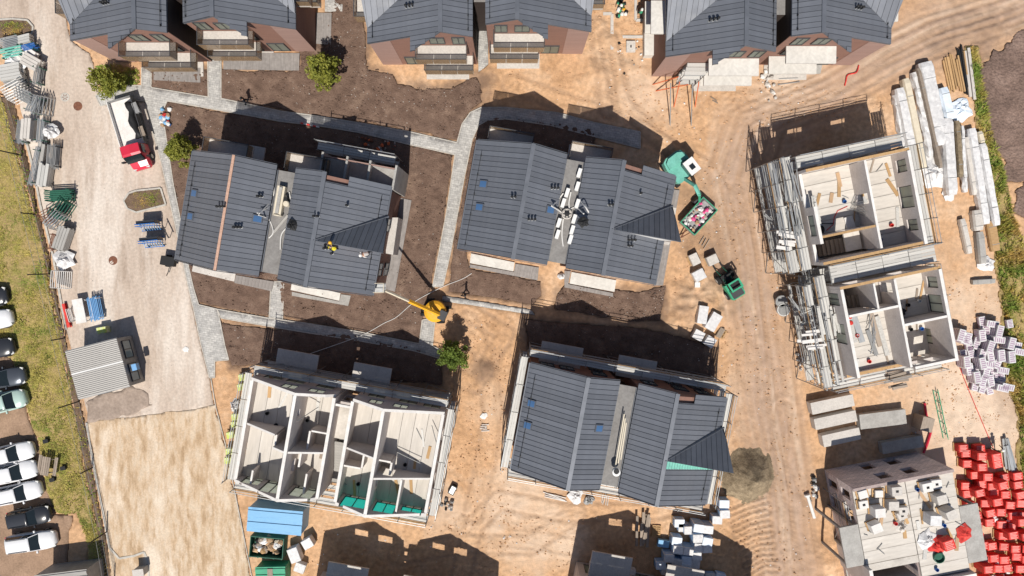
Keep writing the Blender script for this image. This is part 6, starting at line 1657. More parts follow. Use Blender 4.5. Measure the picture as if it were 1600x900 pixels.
# concrete precast pieces
def precast(label, corners, z, h, m='concrete', group='precast slabs'):
    pts = [P(a, b_, z) for a, b_ in corners]; c = sum(pts, Vector()) / 4; d = pts[1] - pts[0]; rz = math.atan2(d.y, d.x)
    L = (pts[1] - pts[0]).length; W = (pts[3] - pts[0]).length
    t = thing('precast_slab', label, 'concrete slab', (c.x, c.y, z - h), rz, group)
    b = MB(); b.prism([(-L / 2, -W / 2 + .03), (-L / 2 + .03, -W / 2), (L / 2 - .03, -W / 2), (L / 2, -W / 2 + .03), (L / 2, W / 2 - .03), (L / 2 - .03, W / 2), (-L / 2 + .03, W / 2), (-L / 2, W / 2 - .03)], .12, h); b.build('slab', m, t)
    for s in (-1, 1):
        b = MB(); b.box(s * L * .35 - .06, s * L * .35 + .06, -W / 2, W / 2, 0, .12); b.build('bearer', 'wood', t)
    return t
precast('pale precast slab directly below the walkway of the lower precast shell', [(1270, 648), (1336, 634), (1332, 616), (1266, 630)], 1.0, 1.0)
precast('pale precast slab, middle of three beside the haul road', [(1275, 672), (1340, 658), (1336, 641), (1272, 655)], 1.0, 1.0)
precast('precast slab lowest of three beside the haul road, half in shade', [(1288, 699), (1346, 686), (1342, 668), (1284, 681)], 1.0, 1.0)
precast('grey precast slab lying in the shadow right of three pale slabs', [(1345, 671), (1417, 662), (1414, 640), (1343, 648)], .8, .8, 'concrete_grey')
precast('grey precast slab in shadow at the foot of the masonry wall', [(1380, 710), (1444, 698), (1440, 680), (1378, 692)], .8, .8, 'concrete_grey')
precast('pale slab at the lower frame edge left of the white pallets', [(920, 905), (992, 915), (990, 893), (922, 880)], .8, .8, 'walltop', None)
pan = precast('ribbed panel leaning beside the green lattice mast', [(1440, 672), (1458, 676), (1460, 656), (1440, 650)], 1.6, 1.6, 'wood_old', None)

# ================================================================ LONG WRAPPED BUNDLES AT RIGHT
def bundle(label, a, c, w, h, m, z0=0.0, lumps=0.0, seed=0, cat='bundle', name='wrapped_bundle'):
    rnd = random.Random(seed); p = P(a[0], a[1], h); q = P(c[0], c[1], h); d = q - p; L = d.length; rz = math.atan2(d.y, d.x)
    t = thing(name, label, cat, ((p.x + q.x) / 2, (p.y + q.y) / 2, z0), rz, 'long bundles by the bank')
    n = max(5, int(L / .45)); secs = []
    for i in range(n + 1):
        x = -L / 2 + L * i / n; k = 1 - (.12 if i in (0, n) else 0); j = lambda: rnd.uniform(-lumps, lumps)
        secs.append([(x + j() * .5, -w / 2 * k + j(), .1), (x, -w / 2 * k + j(), h * .7 + j()), (x, -w * .38 * k, h * k + j() * .6), (x, j(), h * k + j() * .8), (x, w * .38 * k, h * k + j() * .6), (x, w / 2 * k + j(), h * .7 + j()), (x + j() * .5, w / 2 * k + j(), .1)])
    b = MB(); loft(b, secs); b.build('wrapping' if 'film' in m else 'pack', m, t)
    for f in (-.36, 0, .36):
        b = MB(); b.box(L * f - .06, L * f + .06, -w * .55, w * .55, 0, .1); b.build('bearer', 'wood_old', t)
    for f in (-.3, .28):
        b = MB(); b.box(L * f - .025, L * f + .025, -w * .4, w * .4, h + lumps * .3, h + lumps * .3 + .012); b.build('strap', 'steel_dull', t)
    return t
bundle('long white wrapped bundle nearest the upper precast shell', (1407, 137), (1428, 240), .95, .9, 'film', lumps=.05, seed=1)
bundle('narrow crumpled white bundle left of all the long bundles', (1400, 148), (1414, 232), .45, .6, 'film', lumps=.08, seed=2)
bundle('long bare pinkish beam between white wrapped bundles', (1417, 122), (1446, 262), .7, .8, 'cream', seed=3)
bundle('crumpled white bundle between the pinkish beam and the tan beam', (1431, 112), (1456, 245), .55, .6, 'film', lumps=.1, seed=4)
bundle('long tan timber beam resting between white bundles', (1436, 106), (1472, 262), .35, .9, 'wood_old', seed=5)
bundle('largest white wrapped bundle in the middle of the yard of bundles', (1448, 96), (1474, 226), 1.4, .9, 'film', lumps=.06, seed=6)
bundle('bluish white wrapped bundle below the orange timber', (1476, 136), (1487, 186), .9, .9, 'film_blue', lumps=.04, seed=7)
bundle('long white bundle ending in a loose flap of film', (1482, 184), (1490, 304), 1.1, .9, 'film', lumps=.05, seed=8)
bundle('green banded timber pack between white bundles', (1497, 188), (1503, 276), .5, .7, 'leaf_pack', seed=9) if 'leaf_pack' in MATS else bundle('mossy green timber pack between white bundles', (1497, 188), (1503, 276), .5, .7, 'grit', seed=9)
bundle('thin twisted white film bundle right of the mossy pack', (1505, 196), (1510, 300), .35, .6, 'film', lumps=.1, seed=10)
bundle('grey beam between white bundles at right', (1511, 214), (1526, 304), .6, .6, 'concrete', seed=11)
bundle('long white bundle second from the weedy bank', (1520, 200), (1543, 350), .8, .8, 'film', lumps=.05, seed=12)
bundle('longest white bundle beside the weedy bank', (1537, 224), (1560, 352), .7, .8, 'film', lumps=.04, seed=13)
bundle('pale timber pack poking out below the longest white bundle', (1550, 345), (1558, 392), .9, .5, 'wood', seed=14)
bundle('pinkish timber pack above the longest white bundle', (1532, 205), (1537, 224), .5, .6, 'cream', seed=15)
bundle('pale grey green beam lying alone in the pale sand', (1505, 342), (1517, 396), .55, .6, 'concrete', seed=16)
bundle('grey panel pack beside the lone grey green beam', (1528, 328), (1532, 360), .9, .7, 'concrete', seed=17)
bundle('dark trimmed profile pack below the grey panel pack', (1533, 362), (1538, 412), .7, .7, 'concrete_grey', seed=18)
bundle('grey trough at the end of the row of bundles', (1521, 441), (1556, 439), .5, .5, 'concrete_grey', seed=19)
cloth('film_heap', 'crumpled heap of white film among the bundles', 'film', 1455, 268, .1, 1.6, 'film', 11, .7)
cloth('film_heap', 'crumpled grey white film below the orange timber', 'film', 1500, 172, .1, 1.2, 'film_blue', 12, .5)
cloth('film_heap', 'torn white film at the foot of the dark profile pack', 'film', 1541, 412, .1, .8, 'film', 13, .4)
cloth('film_heap', 'loose white flap of film at the end of a long bundle', 'film', 1483, 303, .1, .7, 'film', 14, .3)
def planks(label, a, c, n, w, m, h=.25):
    p = P(*a); q = P(*c); d = q - p; rz = math.atan2(d.y, d.x); L = d.length
    t = thing('timber_stack', label, 'timber', ((p.x + q.x) / 2, (p.y + q.y) / 2, 0), rz, 'long bundles by the bank')
    for i in range(n): slab('plank', (random.uniform(-.3, .3), -w / 2 + w * (i + .5) / n, .08 + .06 * (i % 3)), (L * random.uniform(.85, 1), w / n * .8, .12), random.uniform(-.02, .02), m, t)
    for f in (-.3, .3): slab('bearer', (L * f, 0, 0), (.1, w, .08), 0, 'wood_old', t)
planks('orange timber planks spread below the tip of the weedy bank', (1482, 88), (1494, 146), 9, 1.5, 'wood')
planks('dark steel rails beside the orange timber', (1497, 72), (1507, 146), 4, .6, 'black')
planks('grey sheets along the tip of the weedy bank', (1508, 74), (1518, 158), 2, .65, 'concrete', .2)
planks('single orange timbers between dark rails and grey sheets', (1502, 80), (1508, 120), 2, .3, 'wood')

# ================================================================ SCAFFOLD STORE ALONG THE LEFT FENCE
def stillage(label, px, py, rz, L=1.9, W=1.0, h=1.0, n=9, m='steel', fm='green_dark', z=.02):
    """steel crate of tubes or frames"""
    c = P(px, py, h * .7); t = thing('stillage', label, 'rack', (c.x, c.y, z), R(rz), 'scaffold racks along the left fence')
    for sx in (-1, 1):
        for sy in (-1, 1): pole('post', (sx * L * .42, sy * W / 2, 0), (sx * L * .42, sy * W / 2, h * 1.1), .045, fm, t)
        pole('cross_bar', (sx * L * .42, -W / 2, .15), (sx * L * .42, W / 2, .15), .04, fm, t)
    for i in range(n):
        y = -W / 2 + W * (i + .5) / n
        for lv in range(2):
            pole('tube', (-L / 2 + random.uniform(-.1, .1), y, .3 + lv * h * .55), (L / 2 + random.uniform(-.1, .1), y, .3 + lv * h * .55), W / n * .36, m, t)
    return t
def frames(label, px, py, rz, n=6, w=1.1, L=2.0, m='steel', gap=.22, tilt=0.0, z=.05):
    """ladder frames leaning or lying in a pile"""
    c = P(px, py, .5); t = thing('ladder_pile', label, 'frames', (c.x, c.y, z), R(rz), 'scaffold racks along the left fence')
    for i in range(n):
        y = (i - n / 2) * gap; h = .1 + .05 * i
        b = MB()
        for s in (-1, 1): b.tube([(s * L / 2, y, h), (s * L / 2, y + .25, h + w)], .04, 5)
        for f in (0, .33, .66, 1): b.tube([(-L / 2, y + .25 * f, h + w * f), (L / 2, y + .25 * f, h + w * f)], .035, 5)
        b.build('frame', m, t)
    return t
def decks(label, px, py, rz, n=5, L=2.4, W=.6, m='scaf_deck', layers=3):
    c = P(px, py, .5); t = thing('deck_stack', label, 'decks', (c.x, c.y, .05), R(rz), 'scaffold racks along the left fence')
    for k in range(layers):
        for i in range(n): slab('deck', (random.uniform(-.1, .1), -W * n / 2 / 2 + W / 2 * (i + .5), .12 + k * .22), (L, W / 2 - .03, .18), 0, m, t)
    for f in (-.35, .35): slab('bearer', (L * f, 0, 0), (.1, W * n / 2, .12), 0, 'wood_old', t)
    return t
stillage('rack of grey tubes at the top of the fence store, below the round island', 16, 66, 12, n=7)
decks('small stack of pale decks beside the topmost rack', 42, 63, 14, n=3, L=1.1, W=.5, layers=4)
stillage('dark rack with blue caps right of the topmost rack', 46, 74, 12, L=1.2, W=.6, m='blue_deep', n=5)
decks('long thin grey boards poking left out of the store', 8, 77, 16, n=2, L=2.6, W=.3, layers=1)
stillage('green rack holding a green tarpaulin roll', 20, 82, 12, m='mint', n=4)
decks('pale ribbed decks lying slanted beside the green rack', 40, 85, -35, n=5, L=1.9, W=.6, m='walltop', layers=3)
cloth('film_cover', 'white plastic cover over a stack in the fence store', 'film', 24, 95, .4, 1.05, 'film', 31, .7)
decks('pale stepped deck stack right of the white plastic cover', 52, 98, -30, n=4, L=1.6, W=.6, m='concrete', layers=4)
decks('grey panel stack below the white plastic cover', 20, 114, 10, n=5, L=2.0, W=.6, layers=4)
stillage('rack of thin tubes below the grey panel stack', 24, 126, 10, n=9, h=.7)
stillage('narrow dark rack standing upright in the road edge', 59, 118, 80, L=1.7, W=.6, m='steel_dull', n=4)
frames('pile of white ladder frames, slanting, in the fence store', 30, 145, 28, n=6, L=1.8, m='walltop')
frames('second pile of white ladder frames just right of the first', 43, 152, -25, n=5, L=1.6, m='steel')
stillage('green rack with upright frames below the ladder frames', 54, 163, 65, n=5, L=1.7)
frames('thin upright frames right of the green rack', 70, 166, 80, n=4, L=1.6, m='steel', gap=.3)
stillage('dark green rack at the kerb beside stacked grey boxes', 34, 206, 82, L=2.2, W=.8)
decks('grey stacked boxes between two green racks', 48, 204, 84, n=3, L=1.9, W=.6, m='concrete', layers=5)
stillage('green rack with pale couplings left of the white covered stack', 65, 204, 84, L=2.2, W=.7, n=5)
cloth('film_cover', 'white film covered stack at the road side of the store', 'film', 80, 206, .6, .85, 'film', 33, .8)
decks('grey tarpaulin covered beams along the kerb', 66, 241, 80, n=2, L=2.0, W=.7, m='concrete_grey', layers=3)
decks('blue grey rounded pack in the middle of the store', 65, 243, 84, n=2, L=1.8, W=.5, m='blue', layers=2)
stillage('dark rack of ribbed tubes beside the blue grey pack', 82, 244, 84, L=2.2, W=.9, m='steel_dull', n=7, fm='black')
decks('grey ribbed deck stack below the blue grey pack', 72, 274, 80, n=3, L=2.1, W=.65, layers=4)
stillage('long thin rack against the kerb left of the ribbed decks', 55, 260, 76, L=3.6, W=.5, m='steel', n=4)
stillage('dark green mesh crate below the ribbed decks', 92, 305, 3, L=2.4, W=1.0, h=1.2, m='green_dark', n=6)
frames('green frames leaning together beside red brown frames', 100, 328, 55, n=5, L=1.7, m='green_dark')
frames('red brown frames lying in the store', 80, 338, 30, n=4, L=1.3, m='rust')
frames('pale green frames below the red brown frames', 92, 345, 45, n=4, L=1.7, m='steel')
decks('grey plank stack at the road edge of the store', 100, 373, 70, n=4, L=2.2, W=.55, m='concrete_grey', layers=4)
stillage('brown rusty frame rack against the kerb', 84, 378, 75, L=1.6, W=.5, m='rust', n=4, fm='rust')
cloth('film_cover', 'heap of white plastic film at the kerb', 'film', 100, 405, .3, 1.0, 'film', 36, .8)
frames('white slatted rack below the heap of plastic film', 97, 437, 85, n=8, w=.5, L=1.6, m='walltop', gap=.16)
# cut off stacks further down
tb = thing('work_table', 'long white table top beside the site office with blue racks', 'table', (*P2(124, 486, .8), 0), R(-80))
b = MB(); b.box(-1.15, 1.15, -.5, .5, .78, .85); b.build('top', 'walltop', tb)
for sx in (-1, 1):
    for sy in (-1, 1): pole('leg', (sx * 1.0, sy * .4, 0), (sx * 1.0, sy * .4, .78), .04, 'steel', tb)
stillage('blue and pale tube rack right of the white table', 148, 482, 100, L=2.2, W=1.0, m='blue_print', n=7, fm='walltop')
rb_ = thing('red_beam', 'red painted beam along the kerb left of the white table', 'beam', (*P2(104, 493, .3), 0), R(-78))
b = MB(); b.box(-1.15, 1.15, -.14, .14, .1, .14); b.box(-1.15, 1.15, -.03, .03, .14, .36); b.box(-1.15, 1.15, -.14, .14, .36, .4); b.build('profile', 'red', rb_)
fr_ = frames('white scissor frames between the red beam and the white table', 114, 492, -75, n=2, L=1.2, m='walltop', gap=.3)
pack('lime_bin', 'lime and dark bin in the shadow of the site office', 'bin', None, 158, 516, .9, (.9, .6, .9), R(10), 'lime', pallet=False)
# blue trolleys
for (py, px, lb) in ((352, 233, 'blue tubed trolley below the small island, upper of two'), (378, 238, 'blue tubed trolley above the black cart, lower of two')):
    c = P(px, py, .7); t = thing('trolley', lb, 'trolley', (c.x, c.y, .03), R(5), 'blue trolleys')
    for s in (-1, 1):
        b = MB(); b.tube([(-.95, s * .45, .25), (.95, s * .45, .25)], .04, 5); b.build('side_rail', 'blue_deep', t)
        b = MB(); b.tube([(-.9, s * .1, .3), (-.9, s * .1, 1.5), (.9, s * .1, 1.5), (.9, s * .1, .3)], .04, 5); b.build('a_frame', 'blue_deep', t)
        for x in (-.7, .7):
            b = MB(); b.lathe((x, s * .45, .12), [(.08, -.04), (.12, -.03), (.12, .03), (.08, .04)], 10, 'tyre', 'Y'); b.build('castor', None, t)
    for i in range(8):
        pole('cross_bar', (-.85 + i * .24, -.45, .28), (-.85 + i * .24, .42, 1.2), .028, 'blue_print', t)
    b = MB(); b.box(-.85, .85, .12, .42, .3, 1.35); b.build('load', 'car_dark', t)
bt = thing('black_cart', 'black tipping cart beside the corner of the copper ridged house', 'cart', (*P2(264, 408, .6), .03), R(-8))
b = MB(); b.prism([(-.65, -.4), (.65, -.45), (.7, .4), (-.6, .45)], .4, .95); b.build('tub', 'black', bt)
for s in (-1, 1): wheel(bt, -.2, s * .5, .25, .14)
b = MB(); b.tube([(.1, -.4, .5), (-.05, -1.1, .4), (-.1, -1.4, .5)], .04, 5); b.build('drawbar', 'black', bt)
sgn = thing('road_barrier', 'thin dark barrier pole by the footpath above the black cart', 'barrier', (*P2(266, 362), .03), R(-65))
b = MB(); b.tube([(-.7, 0, .9), (.7, 0, .9)], .06, 5); b.build('rail', 'frame_dark', sgn)
for s in (-1, 1): pole('leg', (s * .5, -.25, 0), (s * .5, 0, .9), .03, 'frame_dark', sgn)
# picnic table
pt = thing('picnic_table', 'wooden picnic table on the grass beside white cars', 'picnic table', (*P2(72, 728, .7), .05), R(80))
for i in range(4): slab('table_board', (0, -.3 + i * .2, .72), (1.8, .17, .04), 0, 'wood_old', pt)
for s in (-1, 1):
    for j in range(2): slab('bench_board', (0, s * (.68 + j * .16), .43), (1.8, .14, .04), 0, 'wood_old', pt)
    b = MB(); b.tube([(s * .65, -.75, 0), (s * .65, -.2, .72)], .04, 4); b.tube([(s * .65, .75, 0), (s * .65, .2, .72)], .04, 4); b.tube([(s * .65, -.8, .4), (s * .65, .8, .4)], .04, 4); b.build('leg_frame', 'wood_old', pt)
for (px, py, lb) in ((102, 730, 'black crate on the grass right of the picnic table'), (85, 748, 'black box on the grass below the picnic table'), (75, 688, 'black box on the grass above the picnic table')):
    o = MB(); o.box(-.22, .22, -.16, .16, 0, .3); o.box(-.25, .25, -.19, .19, .3, .34); c = P(px, py); tag(o.build('black_box', 'black', None, (c.x, c.y, .05), .2), lb, 'box')
# ================================================================ FENCE
fl = [(10, 150), (35, 243), (56, 335), (78, 428), (102, 528), (124, 627), (146, 730), (168, 830), (180, 900)]
fp = pxs(fl); f0 = Vector((*fp[0], 0)); fe = thing('mesh_fence', 'wire mesh fence on tall dark posts along the left verge', 'fence', f0)
for i, p in enumerate(fp):
    q = Vector((*p, 0)) - f0; pole('post', q, q + Vector((0, 0, 3.0 if i % 2 else 2.0)), .06, 'black', fe)
for a, c in zip(fp[:-1], fp[1:]):
    a = Vector((*a, 0)) - f0; c = Vector((*c, 0)) - f0
    for zz in (.15, 1.0, 1.9): pole('wire', a + Vector((0, 0, zz)), c + Vector((0, 0, zz)), .014, 'steel_dull', fe)
    n = 14
    for k in range(1, n):
        m_ = a.lerp(c, k / n); pole('mesh_wire', m_ + Vector((0, 0, .1)), m_ + Vector((0, 0, 1.9)), .008, 'steel_dull', fe)
# ================================================================ ON THE ROOF LINKS
def hose(name, label, pts, r, m, cat='hose', rad=None):
    b = MB(); P3 = []
    for i in range(len(pts) - 1):
        p0 = Vector(pts[max(0, i - 1)]); p1 = Vector(pts[i]); p2 = Vector(pts[i + 1]); p3 = Vector(pts[min(len(pts) - 1, i + 2)])
        for k in range(6):
            t_ = k / 6; P3.append(.5 * ((2 * p1) + (-p0 + p2) * t_ + (2 * p0 - 5 * p1 + 4 * p2 - p3) * t_ ** 2 + (-p0 + 3 * p1 - 3 * p2 + p3) * t_ ** 3))
    P3.append(Vector(pts[-1])); o3 = P3[0].copy(); b.tube([p - o3 for p in P3], r, 6)
    return tag(b.build(name, m, None, o3), label, cat)
ZL = 7.3
for i, (px, py) in enumerate([(905, 270), (902, 291), (902, 318), (897, 342), (894, 359), (891, 374), (886, 301), (880, 317), (873, 348), (871, 366)]):
    c = P(px, py, ZL + .5); t = thing('vent_box', f'white vent box on a roof link, {nth(i if i < 6 else i - 6)} from the top in the {"right" if i < 6 else "left"} column', 'vent box', (c.x, c.y, ZL), HR - .1, 'vent boxes on the flat link')
    b = MB(); b.prism([(-.15, -.38), (.15, -.38), (.17, .38), (-.13, .38)], .05, .55); b.build('casing', 'white', t)
    b = MB(); b.box(-.12, .12, -.43, -.38, .1, .5); b.build('grille', 'steel_dull', t)
c = P(886, 334, ZL + .4); t = thing('fan_unit', 'round fan with grille at the centre of the white vent boxes', 'fan', (c.x, c.y, ZL))
b = MB(); b.lathe((0, 0, 0), [(.45, 0), (.45, .35), (.38, .4), (.36, .3)], 18); b.build('ring', 'concrete', t)
b = MB(); b.lathe((0, 0, 0), [(.22, .2), (.22, .45), (.1, .47)], 12); b.build('hub', 'black', t)
for k in range(6):
    b = MB(); b.obox((.28 * math.cos(k * PI / 3), .28 * math.sin(k * PI / 3), .3), (.2, .1, .03), k * PI / 3); b.build('blade', 'frame_dark', t)
for i, pts in enumerate([[(862, 322), (872, 312), (880, 302)], [(862, 322), (875, 330), (886, 340)], [(888, 328), (900, 324), (912, 334)], [(906, 312), (914, 322), (920, 332)], [(880, 342), (878, 365), (880, 385)], [(892, 300), (889, 316), (890, 328)]]):
    hose('duct_hose', ['pale duct hose curling up to the left window of the vent boxes', 'pale duct hose from the left window to the round fan', 'pale duct hose from the round fan to the right', 'pale duct hose at the right of the vent boxes', 'pale duct hose running down below the round fan', 'pale duct hose running up above the round fan'][i], [P(a, b_, (9.0 if (a < 868 or a > 908) else ZL + .15)) for a, b_ in pts], .06, 'hose')
cloth('cable_coil', 'black coil of cable on the roof slope right of the vent boxes', 'cable', 911, 347, 9.0, .45, 'black', 41, .2)
cloth('white_bag', 'white bag at the lower end of the flat link beside a step', 'bag', 877, 431, .1, .35, 'film', 42, .5)
c = P(436, 313, ZL + .6); t = thing('duct_unit', 'long cream ventilation unit on the flat link of the copper ridged house', 'ventilation unit', (c.x, c.y, ZL), HR)
b = MB(); b.box(-.32, .32, -1.2, 1.2, .1, .6); b.build('casing', 'cream', t)
b = MB(); b.box(-.14, .14, -1.1, 1.1, .6, .72); b.build('cover', 'concrete_grey', t)
b = MB(); b.lathe((0, -1.25, .35), [(.4, -.05), (.42, 0), (.4, .05)], 12, None, 'Y'); b.build('flange', 'cream', t)
c = P(447, 318, ZL + .5); t = thing('duct_drum', 'small cream drum right of the long ventilation unit', 'drum', (c.x, c.y, ZL))
b = MB(); b.lathe((0, 0, 0), [(.26, 0), (.26, .55), (.2, .62)], 12); b.build('body', 'cream', t); b = MB(); b.box(-.15, .15, .2, .5, .2, .7); b.build('motor', 'black', t)
for i, pts in enumerate([[(427, 283), (428, 300), (424, 320), (402, 333)], [(452, 300), (456, 322), (461, 345)], [(404, 336), (420, 343), (427, 362), (420, 372)], [(452, 352), (440, 366), (438, 390)], [(428, 290), (424, 312), (405, 334)]]):
    hose('duct_hose', ['white duct hose left of the cream ventilation unit', 'white duct hose right of the cream ventilation unit', 'white duct hose curling below the cream ventilation unit', 'white duct hose running down the flat link from the black gear', 'second white duct hose beside the cream unit, left'][i], [P(a, b_, 8.9 if a < 412 else ZL + .1) for a, b_ in pts], .055, 'hose')
slab_t = thing('grey_board', 'grey board lying diagonal below the cream ventilation unit', 'board', (*P2(439, 350, ZL), ZL), R(50)); slab('board', (0, 0, .02), (1.9, .2, .05), 0, 'concrete_grey', slab_t)
cloth('cable_coil', 'black machine parts beside the cream ventilation unit', 'machine', 457, 352, 8.3, .5, 'black', 43, .35)
t = thing('cable_channel', 'long cream channel beams on the flat link of the scaffolded house', 'channel', (*P2(969, 688, ZL), ZL), HR + .02)
for i in range(3): slab('channel', (-.05 + i * .16, 0, .02), (.1, 4.6 - i * .7, .12), .01 * i, 'cream', t)
c = P(963, 738, ZL + .4); t = thing('roof_cowl', 'white cowl with dark opening on the flat link of the scaffolded house', 'cowl', (c.x, c.y, ZL))
b = MB(); b.lathe((0, 0, 0), [(.3, 0), (.3, .4), (.35, .45), (.25, .5)], 14); b.build('body', 'white', t); b = MB(); b.lathe((0, .1, 0), [(.24, .5), (.22, .52)], 12); b.build('opening', 'black', t)
# ================================================================ PEOPLE
def person(label, px, py, z, deg, top, legs, hat=None, vest=None, stride=.35, bend=0.0, arm=.2):
    bx = math.sin(bend); m2 = body_mesh(stride, bend, arm).copy()
    for q in (legs, top, 'skin'): m2.materials.append(MATS[q])
    for p in m2.polygons:
        zc = p.center.z; p.material_index = 0 if zc < .98 else (1 if zc < 1.5 - .18 * bx and not (zc < .98) else 2); p.use_smooth = True
    c = P(px, py, z + .9); t = thing('person', label, 'person', (c.x, c.y, z), R(deg)); put('body', m2, t)
    if hat:
        b = MB(); b.lathe((.5 * bx * 1.6, 0, 1.72 - .22 * bx), [(.15, 0), (.135, .06), (.09, .12), (.03, .14)], 12); b.build('helmet', hat, t)
    else:
        b = MB(); b.lathe((.5 * bx * 1.6 - .01, 0, 1.70 - .22 * bx), [(.112, 0), (.105, .07), (.06, .12), (.02, .13)], 10); b.build('hair', 'black', t)
    if vest:
        b = MB(); q = []
        for zz, w, d in ((.98, .19, .15), (1.15, .18, .15), (1.38, .215, .165), (1.47, .15, .11)):
            o_ = .3 * bx * 1.6 * (zz - .95) / .43; q.append([(o_ + d * math.cos(k * PI / 4), w * math.sin(k * PI / 4), zz - .12 * bx * (zz - .95) / .43) for k in range(8)])
        loft(b, q); b.build('vest', vest, t)
    return t
person('person in black walking on the footpath near the top left', 382, 157, .08, 20, 'cloth_dark', 'cloth_dark')
person('person in black walking past the boom lift', 727, 461, .05, 180, 'cloth_dark', 'cloth_dark')
person('roofer in a yellow vest crouching on the copper ridged house', 515, 387, 8.15, 60, 'cloth_dark', 'cloth_dark', 'yellow', 'cloth_hi', .2, .6)
person('roofer in a yellow vest beside another on the copper ridged house', 523, 389, 8.0, 130, 'cloth_dark', 'cloth_dark', None, 'cloth_hi', .2, .5)
person('roofer in white shirt at the east edge of the copper ridged house', 575, 396, 7.0, 200, 'white', 'cloth_dark', 'white', None, .2, .7)
person('worker in a green vest at the top between two houses', 1001, 20, .03, 90, 'cloth_dark', 'cloth_dark', 'white', 'green', .25)
person('worker in a yellow vest at the top frame edge between two houses', 971, 8, .03, 250, 'cloth_dark', 'cloth_dark', 'white', 'cloth_hi', .25, .4)
person('worker in a lime vest beside the grey profiles and red pallets', 1562, 706, .03, 120, 'cloth_dark', 'cloth_dark', 'white', 'lime', .25, .5)
# ================================================================ SMALL SITE THINGS
hose('ground_hose', 'white hose snaking over soil and footpath near the boom lift', [P(737, 427, .15), P(722, 436, .12), P(692, 448, .14), P(650, 470, .15), P(620, 495, .15), P(600, 505, .15), P(562, 525, .15), P(475, 556, .15)], .03, 'hose')
hose('red_hose', 'thin red line running over pale sand at the right', [P(1495, 562, .1), P(1512, 605, .1), P(1535, 660, .1), P(1552, 700, .1)], .03, 'red')
hose('red_chute', 'thick red hose hanging beside the green lattice mast', [P(1445, 630, .1), P(1448, 650, .2), P(1455, 668, .2), P(1450, 690, .2), P(1443, 708, .2)], .12, 'red_paint')
hose('red_hose', 'red hose coiled in the sand below the top right house', [P(1342, 102, .1), P(1338, 113, .1), P(1325, 117, .1), P(1322, 126, .1), P(1320, 134, .1)], .06, 'red')
t = thing('lattice_mast', 'green lattice mast lying beside the lower precast shell', 'mast', P(1458, 610, .1), 0)
p1 = P(1474, 685, .1) - P(1458, 610, .1)
for off in ((0, 0, 0), (.45, .05, 0), (.22, 0, .4)):
    o = Vector(off); pole('chord', o, o + p1, .035, 'green', t)
for k in range(14):
    a = p1 * (k / 14); c = p1 * ((k + 1) / 14); q = (Vector((0, 0, 0)), Vector((.45, .05, 0)), Vector((.22, 0, .4)))
    pole('lacing', a + q[k % 3], c + q[(k + 1) % 3], .02, 'green', t)
for (px, py, r, m, lb) in ((1221, 471, .55, 'steel', 'round metal tub beside the haul road, upper of two'), (1224, 484, .6, 'white', 'round white lid beside the haul road, lower of two')):
    c = P(px, py, .6); t = thing('round_tub', lb, 'tub', (c.x, c.y, 0))
    b = MB(); b.lathe((0, 0, 0), [(r * .85, 0), (r, .6), (r, .7), (r * .9, .7), (r * .8, .45), (r * .3, .4)], 20); b.build('shell', m, t)
    b = MB(); b.lathe((0, 0, 0), [(r + .03, .62), (r + .03, .68)], 20); b.build('rim', 'steel_dull', t)
t = thing('gravel_heap', 'olive brown gravel heap beside the dormer of the scaffolded house', 'gravel heap', (*P2(1170, 742), 0))
b = MB(); rings = []; NA = 72
for f in [1.3, 1.15, 1.0, .9, .8, .7, .6, .5, .4, .3, .2, .1, .03]:
    ring = []
    for k in range(NA):
        a_ = 2 * PI * k / NA; e = float(fbm(math.cos(a_) * 1.2, math.sin(a_) * 1.2, 1.0, 3, 5)); r_ = 2.2 * f * (1 + .22 * e)
        x_, y_ = r_ * math.cos(a_) - .15 * f, r_ * 1.05 * math.sin(a_)
        h_ = 2.3 * max(0, 1 - f / 1.1) ** .95 + (.16 * float(fbm(x_, y_, 1.3, 4, 8)) if f < 1.2 else -.15)
        ring.append((x_, y_, h_))
    rings.append(ring)
loft(b, rings); b.build('heap', 'grit', t)
def lath(label, px, py, L, rz, n, m, name='batten_pile', W=.6):
    c = P(px, py); t = thing(name, label, 'battens', (c.x, c.y, .05), R(rz))
    for i in range(n): slab('batten', (random.uniform(-.2, .2), -W / 2 + W * i / max(1, n - 1), .02 + .03 * (i % 2)), (L * random.uniform(.7, 1), .07, .06), random.uniform(-.1, .1), m, t)
lath('pale wall panel leaning flat below the scaffolded house', 867, 776, 2.3, -17, 4, 'walltop', W=.35); cloth('white_bag', 'torn white bag below the scaffolded house', 'bag', 899, 774, .1, .75, 'film', 51, .4)
cloth('mesh_roll', 'tangled grey mesh below the scaffolded house', 'mesh', 920, 781, .1, .5, 'steel_dull', 52, .4); lath('pale planks ramp at the end of the flat link of the scaffolded house', 945, 781, 1.3, 80, 4, 'concrete')
lath('pale planks lying crossed below the top right house', 1230, 123, 2.2, 3, 3, 'steel', W=.9); lath('dark timber lying alone in the sand under the top right house', 1117, 158, .7, -30, 2, 'wood_old', W=.15)
lath('stack of timbers below the green rimmed skip trailer', 1100, 378, 1.1, 60, 3, 'wood_old'); lath('wooden steps up to the scaffold of the lower precast shell', 1250, 524, 1.0, 50, 4, 'wood')
lath('small stack of boards in sand right of the roofless shell', 757, 668, .8, 0, 4, 'walltop', W=.6); cloth('white_powder', 'splash of white powder on sand right of the roofless shell', 'powder', 756, 650, .06, .35, 'white', 53, .06)
rubbish('grey offcuts heaped at the east side of the roofless shell', P(683, 760, .2), .5, 1.3, .1, 26, ('white', 'black', 'steel', 'rubble', 'film'), HR, .25, .55)
rubbish('dark scrap bundle beside the grey offcuts east of the roofless shell', P(698, 788, .2), .5, .5, .05, 14, ('black', 'steel_dull', 'rubble'), 0, .2, .5)
